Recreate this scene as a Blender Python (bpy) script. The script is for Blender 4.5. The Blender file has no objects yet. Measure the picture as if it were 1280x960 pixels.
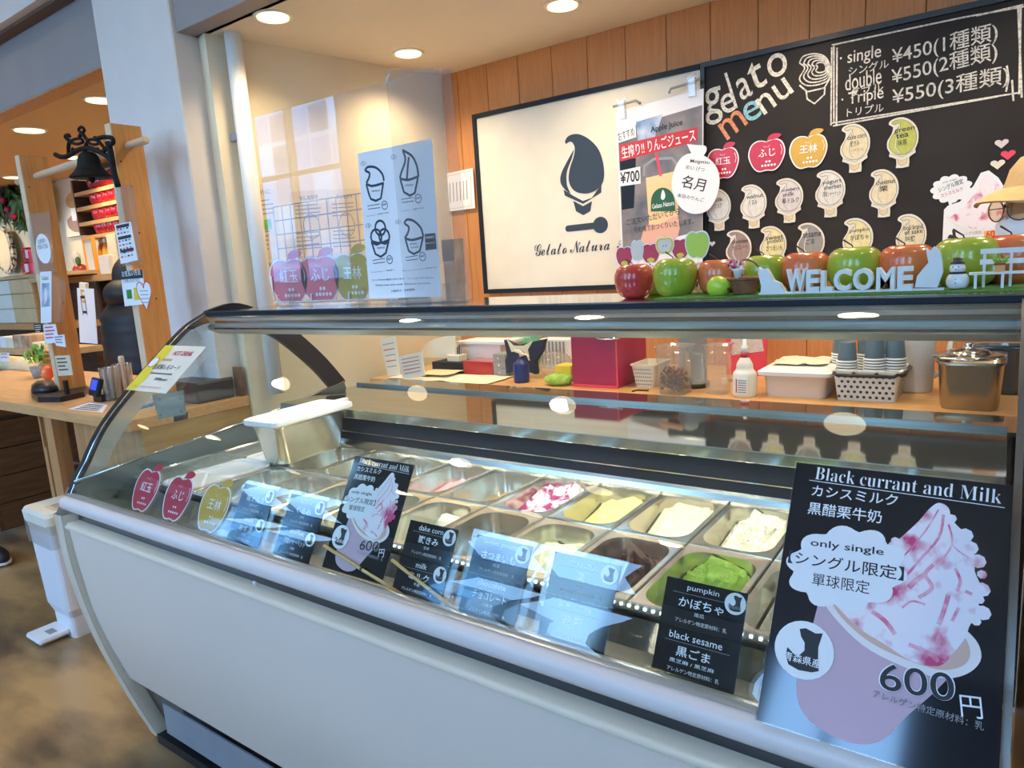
import bpy, bmesh, math, random
from mathutils import Vector, Matrix, noise
random.seed(7)
sc = bpy.context.scene
COL = sc.collection
# ------------------------------------------------------------------ camera
FPX, CX, CY = 868.0, 640.0, 480.0
AX = -Vector((-1226, -72, FPX)).normalized()
_D = Vector((320, 5020, FPX)).normalized(); _D = (_D - _D.dot(AX) * AX).normalized()
AZ = -_D
AY = AZ.cross(AX)
M3 = Matrix((AX, AY, AZ))                       # world = M3 @ camera vector (x right, y down, z forward)
CAM = Vector((0, 0, 1.4))
cd = bpy.data.cameras.new('camera'); co = bpy.data.objects.new('camera', cd); COL.objects.link(co)
cd.sensor_width = 36; cd.lens = 36 * FPX / 1280; cd.clip_start = .02; cd.clip_end = 200
R, D_, F_ = M3.col[0], M3.col[1], M3.col[2]
co.matrix_world = Matrix(((R[0], -D_[0], -F_[0], CAM[0]), (R[1], -D_[1], -F_[1], CAM[1]), (R[2], -D_[2], -F_[2], CAM[2]), (0, 0, 0, 1)))
sc.camera = co
# ------------------------------------------------------------------ world, exposure
sc.view_settings.view_transform = 'Standard'; sc.view_settings.look = 'None'
sc.view_settings.gamma = 1; sc.view_settings.exposure = 0.08; sc.view_settings.use_curve_mapping = False
w = bpy.data.worlds.new('world'); sc.world = w; w.use_nodes = True
nt = w.node_tree; bg = nt.nodes['Background']
tc = nt.nodes.new('ShaderNodeTexCoord'); sx = nt.nodes.new('ShaderNodeSeparateXYZ'); rp = nt.nodes.new('ShaderNodeValToRGB')
nt.links.new(tc.outputs['Generated'], sx.inputs[0]); nt.links.new(sx.outputs[2], rp.inputs[0]); nt.links.new(rp.outputs[0], bg.inputs[0])
rp.color_ramp.elements[0].position = 0.0; rp.color_ramp.elements[0].color = (.42, .70, 1, 1)
rp.color_ramp.elements[1].position = 0.7; rp.color_ramp.elements[1].color = (.25, .52, 1, 1)
bg.inputs[1].default_value = 10.5
LAMP = 1.0

def spot(name, loc, energy, color, size=2.4, blend=.8, r=.05, parent=None):
    l = bpy.data.lights.new(name, 'SPOT'); l.energy = energy * LAMP; l.color = color; l.spot_size = size; l.spot_blend = blend; l.shadow_soft_size = r
    o = bpy.data.objects.new(name, l); COL.objects.link(o)
    if parent: o.parent = parent; loc = Vector(loc) - WL[parent.name]
    o.location = loc
    return o
def area(name, loc, rot, sx_, sy_, energy, color, parent=None):
    l = bpy.data.lights.new(name, 'AREA'); l.shape = 'RECTANGLE'; l.size = sx_; l.size_y = sy_; l.energy = energy; l.color = color
    o = bpy.data.objects.new(name, l); COL.objects.link(o); o.rotation_euler = rot
    if parent: o.parent = parent; loc = Vector(loc) - WL[parent.name]
    o.location = loc
    return o
WL = {}
# ------------------------------------------------------------------ pixel / plane maths (1280x960 photo)
def ray(px, py): return M3 @ Vector((px - CX, py - CY, FPX))
def on(px, py, ax, val):
    d = ray(px, py); return CAM + d * ((val - CAM[ax]) / d[ax])
class Fr:
    """a flat local frame: origin, unit U (right), unit V (up), N towards the viewer"""
    def __init__(s, o, U, V):
        s.o = Vector(o); s.U = Vector(U).normalized(); s.V = Vector(V).normalized(); s.N = s.U.cross(s.V).normalized()
    def p(s, u, v, n=0): return s.o + s.U * u + s.V * v + s.N * n
    def hit(s, px, py):
        d = ray(px, py); t = (s.o - CAM).dot(s.N) / d.dot(s.N); q = CAM + d * t - s.o
        return (q.dot(s.U), q.dot(s.V))
def wallfr(y): return Fr((0, y, 0), (1, 0, 0), (0, 0, 1))
# ------------------------------------------------------------------ materials
MATS = {}
def mat(name, col, rough=.5, metal=0, spec=.5, noise_s=0, noise_a=.12, bump=0, bscale=60, emit=0, coat=0, scale3=(1, 1, 1), col2=None, detail=4, sss=0, lo=.35, hi=.65):
    if name in MATS: return MATS[name]
    m = bpy.data.materials.new(name); m.use_nodes = True; n = m.node_tree; b = n.nodes['Principled BSDF']
    b.inputs['Base Color'].default_value = (*col, 1); b.inputs['Roughness'].default_value = rough; b.inputs['Metallic'].default_value = metal
    b.inputs['Specular IOR Level'].default_value = spec; b.inputs['Coat Weight'].default_value = coat; b.inputs['Coat Roughness'].default_value = .08
    if sss: b.inputs['Subsurface Weight'].default_value = sss; b.inputs['Subsurface Scale'].default_value = .01
    if noise_s or bump:
        tc = n.nodes.new('ShaderNodeTexCoord'); mp = n.nodes.new('ShaderNodeMapping'); mp.inputs['Scale'].default_value = scale3
        n.links.new(tc.outputs['Object'], mp.inputs[0])
    if noise_s:
        t = n.nodes.new('ShaderNodeTexNoise'); t.inputs['Scale'].default_value = noise_s; t.inputs['Detail'].default_value = detail
        n.links.new(mp.outputs[0], t.inputs[0])
        r = n.nodes.new('ShaderNodeValToRGB'); r.color_ramp.elements[0].position = lo; r.color_ramp.elements[1].position = hi
        c2 = col2 if col2 else tuple(c * (1 - noise_a) for c in col)
        r.color_ramp.elements[0].color = (*c2, 1); r.color_ramp.elements[1].color = (*col, 1)
        n.links.new(t.outputs[0], r.inputs[0]); n.links.new(r.outputs[0], b.inputs['Base Color'])
    if bump:
        t2 = n.nodes.new('ShaderNodeTexNoise'); t2.inputs['Scale'].default_value = bscale; t2.inputs['Detail'].default_value = 5
        n.links.new(mp.outputs[0], t2.inputs[0]); bp = n.nodes.new('ShaderNodeBump'); bp.inputs['Strength'].default_value = bump; bp.inputs['Distance'].default_value = .004
        n.links.new(t2.outputs[0], bp.inputs['Height']); n.links.new(bp.outputs[0], b.inputs['Normal'])
    if emit: b.inputs['Emission Color'].default_value = (*col, 1); b.inputs['Emission Strength'].default_value = emit
    MATS[name] = m; return m
def glassy(name, tint, refl=1.0, haze=0, rough=.0):
    """thin clear sheet: what lies behind is tinted, the surface mirrors by Fresnel"""
    m = bpy.data.materials.new(name); m.use_nodes = True; n = m.node_tree; n.nodes.clear()
    out = n.nodes.new('ShaderNodeOutputMaterial'); tr = n.nodes.new('ShaderNodeBsdfTransparent'); gl = n.nodes.new('ShaderNodeBsdfGlossy')
    tr.inputs[0].default_value = (*tint, 1); gl.inputs['Roughness'].default_value = rough
    lw = n.nodes.new('ShaderNodeLayerWeight'); lw.inputs[0].default_value = .5; pw = n.nodes.new('ShaderNodeMath'); pw.operation = 'POWER'; pw.inputs[1].default_value = 5
    fr = n.nodes.new('ShaderNodeMath'); fr.operation = 'MULTIPLY_ADD'; fr.inputs[1].default_value = .9; fr.inputs[2].default_value = .045
    n.links.new(lw.outputs['Facing'], pw.inputs[0]); n.links.new(pw.outputs[0], fr.inputs[0])
    mu = n.nodes.new('ShaderNodeMath'); mu.operation = 'MULTIPLY'; mu.inputs[1].default_value = refl; mu.use_clamp = True
    mx = n.nodes.new('ShaderNodeMixShader'); n.links.new(fr.outputs[0], mu.inputs[0]); n.links.new(mu.outputs[0], mx.inputs[0])
    src = tr
    if haze:
        df = n.nodes.new('ShaderNodeBsdfDiffuse'); df.inputs[0].default_value = (.9, .92, .93, 1); m2 = n.nodes.new('ShaderNodeMixShader'); m2.inputs[0].default_value = haze
        n.links.new(tr.outputs[0], m2.inputs[1]); n.links.new(df.outputs[0], m2.inputs[2]); src = m2
    n.links.new(src.outputs[0], mx.inputs[1]); n.links.new(gl.outputs[0], mx.inputs[2]); n.links.new(mx.outputs[0], out.inputs[0])
    MATS[name] = m; return m
def wood(name, c1, c2, scale3, s=3.0, rough=.45, dist=3):
    m = bpy.data.materials.new(name); m.use_nodes = True; n = m.node_tree; b = n.nodes['Principled BSDF']; b.inputs['Roughness'].default_value = rough
    tc = n.nodes.new('ShaderNodeTexCoord'); mp = n.nodes.new('ShaderNodeMapping'); mp.inputs['Scale'].default_value = scale3
    oi = n.nodes.new('ShaderNodeObjectInfo'); ad = n.nodes.new('ShaderNodeVectorMath'); ad.operation = 'ADD'
    n.links.new(tc.outputs['Object'], mp.inputs[0]); cb = n.nodes.new('ShaderNodeCombineXYZ'); ml = n.nodes.new('ShaderNodeMath'); ml.operation = 'MULTIPLY'; ml.inputs[1].default_value = 30
    n.links.new(oi.outputs['Random'], ml.inputs[0]); n.links.new(ml.outputs[0], cb.inputs[0]); n.links.new(ml.outputs[0], cb.inputs[1]); n.links.new(mp.outputs[0], ad.inputs[0]); n.links.new(cb.outputs[0], ad.inputs[1])
    t = n.nodes.new('ShaderNodeTexNoise'); t.inputs['Scale'].default_value = s; t.inputs['Detail'].default_value = 8; t.inputs['Roughness'].default_value = .65; t.inputs['Distortion'].default_value = dist * .1
    n.links.new(ad.outputs[0], t.inputs[0]); r = n.nodes.new('ShaderNodeValToRGB'); r.color_ramp.elements[0].position = .35; r.color_ramp.elements[1].position = .66
    r.color_ramp.elements[0].color = (*c2, 1); r.color_ramp.elements[1].color = (*c1, 1)
    n.links.new(t.outputs[0], r.inputs[0]); n.links.new(r.outputs[0], b.inputs['Base Color'])
    bp = n.nodes.new('ShaderNodeBump'); bp.inputs['Strength'].default_value = .15; bp.inputs['Distance'].default_value = .002; n.links.new(t.outputs[0], bp.inputs['Height']); n.links.new(bp.outputs[0], b.inputs['Normal'])
    MATS[name] = m; return m
wood('plank', (.62, .27, .09), (.50, .20, .06), (45, 45, 2.2), 2.5, .5)
wood('pine', (.72, .35, .11), (.58, .25, .06), (2.5, 26, 2.0), 2.0, .5)
wood('pine_pale', (.78, .60, .42), (.66, .47, .30), (2, 20, 2), 2, .5)
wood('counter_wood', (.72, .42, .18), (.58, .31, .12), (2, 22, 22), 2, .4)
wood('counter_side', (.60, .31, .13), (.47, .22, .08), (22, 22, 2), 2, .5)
wood('yellow_wood', (.50, .33, .12), (.40, .24, .07), (20, 2, 20), 2, .4)
wood('brown_wood', (.22, .10, .04), (.13, .055, .02), (2, 2, 22), 2, .6)
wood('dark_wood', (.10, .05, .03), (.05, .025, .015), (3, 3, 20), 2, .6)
wood('crate_wood', (.62, .42, .22), (.45, .28, .13), (3, 3, 20), 2, .6)
wood('stick_wood', (.85, .62, .30), (.75, .5, .2), (20, 2, 20), 2, .4)
mat('wall_cream', (.80, .70, .52), .7, noise_s=3, noise_a=.05)
mat('wall_white', (.80, .80, .80), .7, noise_s=4, noise_a=.04)
mat('wall_front_m', (.34, .25, .18), .7, noise_s=3, noise_a=.1)
mat('column_paint', (.74, .70, .68), .6, noise_s=5, noise_a=.05, bump=.1, bscale=40)
mat('fascia_paint', (.32, .29, .29), .7, noise_s=4, noise_a=.06)
mat('soffit', (.16, .10, .07), .7, noise_s=4)
mat('ceiling_paint', (.80, .72, .60), .7, noise_s=3, noise_a=.04)
mat('ceiling_warm', (.72, .45, .20), .7, noise_s=30, noise_a=.08, scale3=(1, 20, 1))
mat('floor_mat', (.52, .33, .14), .30, noise_s=1.6, col2=(.13, .085, .05), detail=12, bump=.15, bscale=14, scale3=(1, 2.4, 1), lo=.40, hi=.62)
mat('board', (.022, .018, .016), .6, 0, .2, noise_s=3, col2=(.034, .028, .025), detail=6)
mat('black', (.012, .012, .014), .35)
mat('black_gloss', (.006, .007, .010), .08, coat=1, noise_s=5, col2=(.01, .011, .016))
mat('navy', (.008, .014, .024), .5, 0, .25)
mat('logo_navy', (.02, .035, .06), .5)
mat('white', (.82, .82, .84), .45, noise_s=8, noise_a=.03)
mat('paper', (.82, .83, .88), .7, noise_s=10, noise_a=.03)
mat('cream_paper', (.80, .74, .62), .7, noise_s=10, noise_a=.05)
mat('aged_paper', (.72, .60, .42), .7, noise_s=10, noise_a=.05)
mat('panel_white', (.86, .73, .62), .38, noise_s=1.2, noise_a=.05, coat=.2)
mat('trim_cream', (.78, .67, .52), .4, noise_s=6, noise_a=.05)
mat('rail_white', (.78, .71, .69), .35, noise_s=3, noise_a=.04)
mat('steel', (.62, .61, .57), .22, 1, noise_s=12, noise_a=.12, scale3=(1, 8, 1))
mat('pan_steel', (.78, .73, .62), .24, .92, noise_s=20, noise_a=.10)
mat('bright_steel', (.75, .77, .78), .12, 1, noise_s=6, noise_a=.15, scale3=(1, 30, 30))
mat('dark_steel', (.09, .12, .15), .15, .8, noise_s=5, noise_a=.3)
mat('teal_steel', (.50, .56, .56), .10, .9, noise_s=4, noise_a=.3, scale3=(1, 6, 6))
mat('ledge_mirror', (.42, .46, .44), .05, .95, noise_s=4, noise_a=.2, scale3=(1, 6, 6))
mat('housing_silver', (.62, .65, .65), .28, .7, noise_s=4, noise_a=.15, scale3=(1, 8, 8))
mat('liner_grey', (.20, .24, .25), .25, .5, noise_s=4, noise_a=.2)
mat('grey_frame', (.30, .28, .25), .35, .6, noise_s=6)
mat('frame_seal', (.42, .47, .47), .2, .3, noise_s=4)
mat('chalk', (.78, .74, .66), .9, noise_s=120, col2=(.40, .38, .34), detail=3, lo=.3, hi=.55)
mat('chalk_orange', (.85, .32, .18), .9, noise_s=120, noise_a=.4)
mat('chalk_blue', (.30, .60, .70), .9, noise_s=120, noise_a=.4)
mat('ink', (.02, .02, .025), .6); mat('print_white', (.85, .85, .87), .5); mat('ink_grey', (.25, .25, .27), .6); mat('ink_red', (.55, .03, .05), .6)
mat('apple_red', (.62, .02, .05), .35, noise_s=6, noise_a=.15); mat('apple_pink', (.80, .16, .22), .3, noise_s=6, noise_a=.15); mat('apple_gold', (.72, .42, .03), .35, noise_s=6, noise_a=.15)
mat('apple_olive', (.52, .42, .03), .35, noise_s=6, noise_a=.15)
mat('fruit_red', (.50, .03, .03), .25, coat=.5, noise_s=9, col2=(.62, .12, .05), scale3=(1, 1, .5))
mat('fruit_orange', (.66, .20, .06), .25, coat=.5, noise_s=10, col2=(.70, .06, .03), scale3=(1, 1, .4))
mat('fruit_green', (.30, .42, .03), .25, coat=.5, noise_s=8, col2=(.42, .46, .05), scale3=(1, 1, .5))
mat('lime', (.50, .70, .06), .3, noise_s=8, noise_a=.1)
mat('stem', (.06, .03, .01), .7)
mat('turf', (.10, .26, .04), .9, noise_s=300, col2=(.04, .12, .02), bump=1, bscale=300)
mat('letter_white', (.74, .77, .78), .5, noise_s=20, noise_a=.04)
mat('wicker', (.30, .12, .05), .7, noise_s=60, noise_a=.4)
mat('leaf', (.08, .30, .03), .5, noise_s=20, noise_a=.5); mat('leaf_dark', (.010, .03, .008), .5, noise_s=12, col2=(.10, .22, .03)); mat('leaf_lime', (.25, .55, .05), .5, noise_s=20, noise_a=.4)
mat('flower', (.65, .12, .30), .7, noise_s=60, col2=(.8, .6, .65))
mat('crimson', (.40, .010, .085), .4, noise_s=3, noise_a=.12)
mat('hot_pink', (.85, .06, .12), .5, noise_s=4, noise_a=.1)
mat('wax_red', (.48, .012, .02), .2, coat=.6, noise_s=10, noise_a=.2)
mat('blue', (.01, .03, .22), .3, noise_s=10, noise_a=.3); mat('sky_print', (.12, .25, .50), .5, noise_s=12, col2=(.55, .62, .75)); mat('grey', (.30, .31, .33), .5, noise_s=8)
mat('cup_blue', (.10, .16, .22), .5, noise_s=8, noise_a=.1); mat('green_mint', (.20, .65, .45), .5); mat('yellow', (.85, .68, .05), .5, noise_s=5, noise_a=.1); mat('orange', (.90, .38, .05), .5)
mat('green_cloth', (.40, .68, .12), .9, noise_s=40, noise_a=.4, bump=.5, bscale=60)
mat('navy_cloth', (.02, .03, .08), .9, noise_s=20, noise_a=.3, bump=.4)
mat('brown_bits', (.35, .13, .05), .7, noise_s=60, col2=(.12, .04, .02), bump=1, bscale=80)
mat('iron', (.004, .004, .004), .65, 0, .25, bump=.3, bscale=80)
mat('skin', (.62, .38, .27), .5, sss=.1, noise_s=20, noise_a=.05); mat('hair', (.03, .018, .012), .6, noise_s=60, noise_a=.5, scale3=(6, 6, 1))
mat('cap', (.62, .42, .20), .8, noise_s=50, noise_a=.1, bump=.3, bscale=200); mat('mask_cloth', (.82, .82, .86), .8, bump=.2, bscale=30)
mat('glasses', (.12, .07, .04), .3, .5); mat('jacket', (.008, .009, .013), .55, noise_s=10, noise_a=.5, bump=.6, bscale=12)
mat('shirt', (.05, .05, .06), .8, noise_s=20)
mat('screen_blue', (.03, .06, .95), .3, emit=.9)
mat('lamp_warm', (1, .82, .45), .3, emit=1.9); mat('lamp_white', (1, .85, .55), .3, emit=7.0); mat('led', (.80, 1, .95), .3, emit=3.0)
mat('lamp_ring', (.85, .80, .72), .4); mat('tile_white', (.80, .78, .74), .3, noise_s=4, noise_a=.06); mat('tile_tan', (.68, .50, .28), .4, noise_s=6, noise_a=.15)
mat('shoe', (.02, .02, .03), .5); mat('kick', (.13, .12, .13), .35, .3, noise_s=3)
mat('pink_lilac', (.62, .42, .50), .4, noise_s=2, noise_a=.08); mat('cup_rim', (.85, .78, .76), .4); mat('cup_in', (.70, .45, .35), .5)
mat('swirl', (.88, .80, .84), .5, noise_s=26, col2=(.66, .05, .18), detail=8, scale3=(1, 1, .7), lo=.34, hi=.48); mat('berry_print', (.74, .16, .28), .5, noise_s=70, col2=(.86, .55, .64))
mat('brown_steel', (.42, .37, .30), .25, 1, noise_s=8, noise_a=.3, scale3=(1, 6, 1))
mat('green_label', (.01, .10, .04), .5); mat('juice', (.88, .62, .32), .5, noise_s=6, noise_a=.1); mat('skin_print', (.75, .42, .32), .6)
mat('photo_dark', (.10, .11, .14), .5, noise_s=8, col2=(.28, .24, .24)); mat('photo_brown', (.35, .20, .12), .6, noise_s=12, col2=(.65, .5, .35))
for nm, c, c2 in [('g_pink', (.88, .55, .55), (.80, .44, .46)), ('g_hazel', (.70, .52, .32), (.52, .36, .20)), ('g_berry', (.90, .80, .84), (.36, .01, .13)),
                  ('g_yellow', (.86, .80, .42), (.78, .70, .30)), ('g_vanilla', (.90, .82, .60), (.84, .74, .50)), ('g_chip', (.86, .82, .66), (.62, .58, .38)),
                  ('g_choc', (.13, .045, .025), (.06, .02, .012)), ('g_green', (.32, .52, .05), (.20, .36, .02)), ('g_sesame', (.62, .63, .58), (.42, .43, .40)),
                  ('g_white', (.88, .87, .80), (.80, .80, .70)), ('g_lime', (.84, .86, .66), (.74, .78, .54)), ('g_orange', (.85, .45, .12), (.7, .3, .06)), ('g_darkberry', (.80, .62, .62), (.30, .01, .05))]:
    hi = {'g_berry': .50, 'g_chip': .5, 'g_darkberry': .56}.get(nm, .65)
    mat(nm, c, .5, noise_s={'g_berry': 34, 'g_chip': 90, 'g_sesame': 150}.get(nm, 30), col2=c2, bump=1.0, bscale=90, sss=.1, detail=5, lo=hi - .1, hi=hi)
glassy('case_glass', (.90, .96, .94), 1.5); glassy('acrylic', (.95, .95, .95), 1.3, haze=.05); glassy('clear_plastic', (.86, .86, .86), 1.2, haze=.14, rough=.05); glassy('card_sleeve', (.97, .97, .97), 1.5)
glassy('green_plate', (.28, .48, .44), 1, haze=.25); glassy('lid_clear', (.80, .84, .76), 1.2, haze=.25, rough=.1); glassy('glass_jar', (.85, .87, .90), 1.5, haze=.1); glassy('lens', (.80, .66, .50), 2)
glassy('band_tint', (.62, .68, .68), 1.0, haze=.30)
MW = MATS
# ------------------------------------------------------------------ mesh builder
_tc = {}
def text_geo(body, bold=0, shear=0, res=2):
    k = (body, bold, shear, res)
    if k in _tc: return _tc[k]
    c = bpy.data.curves.new('t', 'FONT'); c.body = body; c.size = 1; c.resolution_u = res; c.offset = bold; c.shear = shear
    o = bpy.data.objects.new('t', c); me = bpy.data.meshes.new_from_object(o)
    vs = [(v.co.x, v.co.y) for v in me.vertices]; fs = [tuple(p.vertices) for p in me.polygons]
    bpy.data.objects.remove(o); bpy.data.curves.remove(c); bpy.data.meshes.remove(me)
    if vs:
        x0 = min(v[0] for v in vs); y0 = min(v[1] for v in vs); x1 = max(v[0] for v in vs); y1 = max(v[1] for v in vs)
        vs = [(x - x0, y - y0) for x, y in vs]; r = (vs, fs, x1 - x0, y1 - y0)
    else: r = ([], [], 1, 1)
    _tc[k] = r; return r
class B:
    def __init__(s): s.v = []; s.f = []; s.m = []; s.mats = []; s.sm = []; s.k = 0
    def mi(s, m):
        m = MATS[m]
        if m not in s.mats: s.mats.append(m)
        return s.mats.index(m)
    def add(s, vs, fs, m, smooth=False):
        b = len(s.v); k = s.mi(m); s.v += [tuple(v) for v in vs]
        for f in fs: s.f.append(tuple(i + b for i in f)); s.m.append(k); s.sm.append(smooth)
        return s
    def box(s, lo, hi, m, fr=None, bev=0):
        x0, y0, z0 = lo; x1, y1, z1 = hi
        if bev:
            b_ = bev
            def ring(z, i): return [(x0 + i, y0 + b_, z), (x0 + b_, y0 + i, z), (x1 - b_, y0 + i, z), (x1 - i, y0 + b_, z), (x1 - i, y1 - b_, z), (x1 - b_, y1 - i, z), (x0 + b_, y1 - i, z), (x0 + i, y1 - b_, z)]
            L = [ring(z0, b_ * .5), ring(z0 + b_, 0), ring(z1 - b_, 0), ring(z1, b_ * .5)]
            vs = [p for r in L for p in r]; fs = [tuple(range(7, -1, -1)), tuple(range(24, 32))]
            for k in range(3):
                for i in range(8): j = (i + 1) % 8; fs.append((k * 8 + i, k * 8 + j, k * 8 + 8 + j, k * 8 + 8 + i))
        else:
            vs = [(x0, y0, z0), (x1, y0, z0), (x1, y1, z0), (x0, y1, z0), (x0, y0, z1), (x1, y0, z1), (x1, y1, z1), (x0, y1, z1)]
            fs = [(3, 2, 1, 0), (4, 5, 6, 7), (0, 1, 5, 4), (1, 2, 6, 5), (2, 3, 7, 6), (3, 0, 4, 7)]
        if fr: vs = [fr.p(*v) for v in vs]
        return s.add(vs, fs, m)
    def poly(s, pts, m, fr, n=0, th=0, mside=None):
        s.k += 1; n += s.k * 1.5e-5
        a = sum(pts[i][0] * pts[(i + 1) % len(pts)][1] - pts[(i + 1) % len(pts)][0] * pts[i][1] for i in range(len(pts)))
        if a < 0: pts = pts[::-1]
        k = len(pts)
        if th:
            s.add([fr.p(u, v, n) for u, v in pts] + [fr.p(u, v, n - th) for u, v in pts], [tuple(range(k)), tuple(range(2 * k - 1, k - 1, -1))], m)
            s.add([fr.p(u, v, n) for u, v in pts] + [fr.p(u, v, n - th) for u, v in pts], [(i, i + k, (i + 1) % k + k, (i + 1) % k) for i in range(k)], mside or m)
        else: s.add([fr.p(u, v, n) for u, v in pts], [tuple(range(k))], m)
        return s
    def ribbon(s, pts, w_, m, fr, n=0, closed=False):
        s.k += 1; n += s.k * 1.5e-5
        k = len(pts); L = []; Rr = []
        for i in range(k):
            a = pts[i - 1] if (i or closed) else pts[i]; b = pts[(i + 1) % k] if (i < k - 1 or closed) else pts[i]
            dx, dy = b[0] - a[0], b[1] - a[1]; l = math.hypot(dx, dy) or 1; nx, ny = -dy / l, dx / l
            L.append((pts[i][0] + nx * w_ / 2, pts[i][1] + ny * w_ / 2)); Rr.append((pts[i][0] - nx * w_ / 2, pts[i][1] - ny * w_ / 2))
        vs = [fr.p(*p, n) for p in L] + [fr.p(*p, n) for p in Rr]
        fs = [(i, k + i, k + (i + 1) % k, (i + 1) % k) for i in range(k if closed else k - 1)]
        return s.add(vs, fs, m)
    def disc(s, c, r, m, fr, n=0, seg=24, ry=None, th=0):
        ry = ry or r
        return s.poly([(c[0] + r * math.cos(6.2832 * i / seg), c[1] + ry * math.sin(6.2832 * i / seg)) for i in range(seg)], m, fr, n, th)
    def text(s, body, p0, p1, h, m, fr, n=.0006, bold=0, shear=0, hk=None):
        s.k += 1; n += s.k * 1.5e-5
        cjk = any(0x2e80 < ord(c_) < 0xff00 for c_ in body); bold = min(bold, .008) if cjk else bold
        vs, fs, W, H = text_geo(body, bold, shear, 5 if (h or 0) > .025 else 3 if (h or 0) > .012 else 2)
        dx, dy = p1[0] - p0[0], p1[1] - p0[1]; l = math.hypot(dx, dy); ux, uy = dx / l, dy / l; sc_ = l / W; hh = (h / H) if h else sc_
        return s.add([fr.p(p0[0] + ux * x * sc_ - uy * y * hh, p0[1] + uy * x * sc_ + ux * y * hh, n) for x, y in vs], fs, m)
    def tube(s, pts, r, m, seg=8, closed=False, cap=True):
        P = [Vector(p) for p in pts]; k = len(P); rr = r if isinstance(r, (list, tuple)) else [r] * k; vs = []; prev = None
        for i in range(k):
            t = (P[(i + 1) % k] if (i < k - 1 or closed) else P[i]) - (P[i - 1] if (i or closed) else P[i]); t.normalize()
            a = prev if prev else (Vector((0, 0, 1)) if abs(t.z) < .9 else Vector((1, 0, 0)))
            u = (a - t * a.dot(t)).normalized(); v = t.cross(u); prev = u
            for j in range(seg): an = 6.28318 * j / seg; vs.append(P[i] + (u * math.cos(an) + v * math.sin(an)) * rr[i])
        fs = []
        for i in range(k if closed else k - 1):
            for j in range(seg): a_ = i * seg + j; b_ = i * seg + (j + 1) % seg; c_ = ((i + 1) % k) * seg; fs.append((a_, b_, c_ + (j + 1) % seg, c_ + j))
        if cap and not closed: fs += [tuple(range(seg - 1, -1, -1)), tuple(range((k - 1) * seg, k * seg))]
        return s.add(vs, fs, m, True)
    def lathe(s, prof, m, c=(0, 0, 0), seg=24, sx=1, sy=1, ax=None):
        k = len(prof); vs = []
        for r, z in prof:
            for j in range(seg): a = 6.28318 * j / seg; vs.append((c[0] + r * sx * math.cos(a), c[1] + r * sy * math.sin(a), c[2] + z))
        fs = []
        for i in range(k - 1):
            for j in range(seg): fs.append((i * seg + j, i * seg + (j + 1) % seg, (i + 1) * seg + (j + 1) % seg, (i + 1) * seg + j))
        fs += [tuple(range(seg - 1, -1, -1)), tuple(range((k - 1) * seg, k * seg))]
        if ax: vs = [ax(Vector(v)) for v in vs]
        return s.add(vs, fs, m, True)
    def ell(s, c, r, m, seg=16, rings=10, f=None):
        vs = []; fs = []
        for i in range(rings + 1):
            th = math.pi * i / rings
            for j in range(seg):
                a = 6.28318 * j / seg; d = Vector((math.sin(th) * math.cos(a), math.sin(th) * math.sin(a), math.cos(th)))
                k = f(d) if f else 1; vs.append((c[0] + d.x * r[0] * k, c[1] + d.y * r[1] * k, c[2] + d.z * r[2] * k))
        for i in range(rings):
            for j in range(seg): fs.append((i * seg + j, (i + 1) * seg + j, (i + 1) * seg + (j + 1) % seg, i * seg + (j + 1) % seg))
        return s.add(vs, fs, m, True)
    def sheet(s, rows, m, smooth=True, closed=False):
        nr = len(rows); nc = len(rows[0]); vs = [p for r in rows for p in r]; fs = []
        for i in range(nr - 1):
            for j in range(nc if closed else nc - 1): fs.append((i * nc + j, i * nc + (j + 1) % nc, (i + 1) * nc + (j + 1) % nc, (i + 1) * nc + j))
        return s.add(vs, fs, m, smooth)
    def build(s, name, parent=None, kind=None, label=None, base=None):
        me = bpy.data.meshes.new(name)
        if parent: off = WL[parent.name]
        elif base is not None: off = Vector(base)
        else:
            xs = [v[0] for v in s.v]; ys = [v[1] for v in s.v]; zs = [v[2] for v in s.v]
            off = Vector(((min(xs) + max(xs)) / 2, (min(ys) + max(ys)) / 2, min(zs)))
        me.from_pydata([(v[0] - off[0], v[1] - off[1], v[2] - off[2]) for v in s.v], [], s.f)
        for m in s.mats: me.materials.append(m)
        me.polygons.foreach_set('material_index', s.m); me.polygons.foreach_set('use_smooth', s.sm); me.update()
        o = bpy.data.objects.new(name, me); COL.objects.link(o)
        if parent: o.parent = parent; WL[o.name] = WL[parent.name].copy()
        else: o.location = off; WL[o.name] = Vector(off)
        if kind: o['kind'] = kind
        if label: o['label'] = label
        return o
def tag(o, label, cat, group=None):
    o['label'] = label; o['category'] = cat
    if group: o['group'] = group
    return o
def thing(name, label, cat, loc, group=None):
    o = bpy.data.objects.new(name, None); COL.objects.link(o); o.location = loc; WL[o.name] = Vector(loc); o.empty_display_size = .1
    return tag(o, label, cat, group)
def sub(parent):   # children meshes built in world space
    return parent
def dup(root, loc, rotz=0, label=None, group=None, scale=None):
    r = root.copy(); COL.objects.link(r); r.location = loc; r.rotation_euler = (0, 0, rotz); WL[r.name] = Vector(loc)
    if scale: r.scale = scale
    if label: r['label'] = label
    if group: r['group'] = group
    for ch in list(root.children):
        c = ch.copy(); COL.objects.link(c); c.parent = r
        for g in list(ch.children): d = g.copy(); COL.objects.link(d); d.parent = c
    return r
def st(name, b, parent=None): return b.build(name, parent, kind=None if parent else 'structure', base=(0, 0, 0) if not parent else None)
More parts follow.
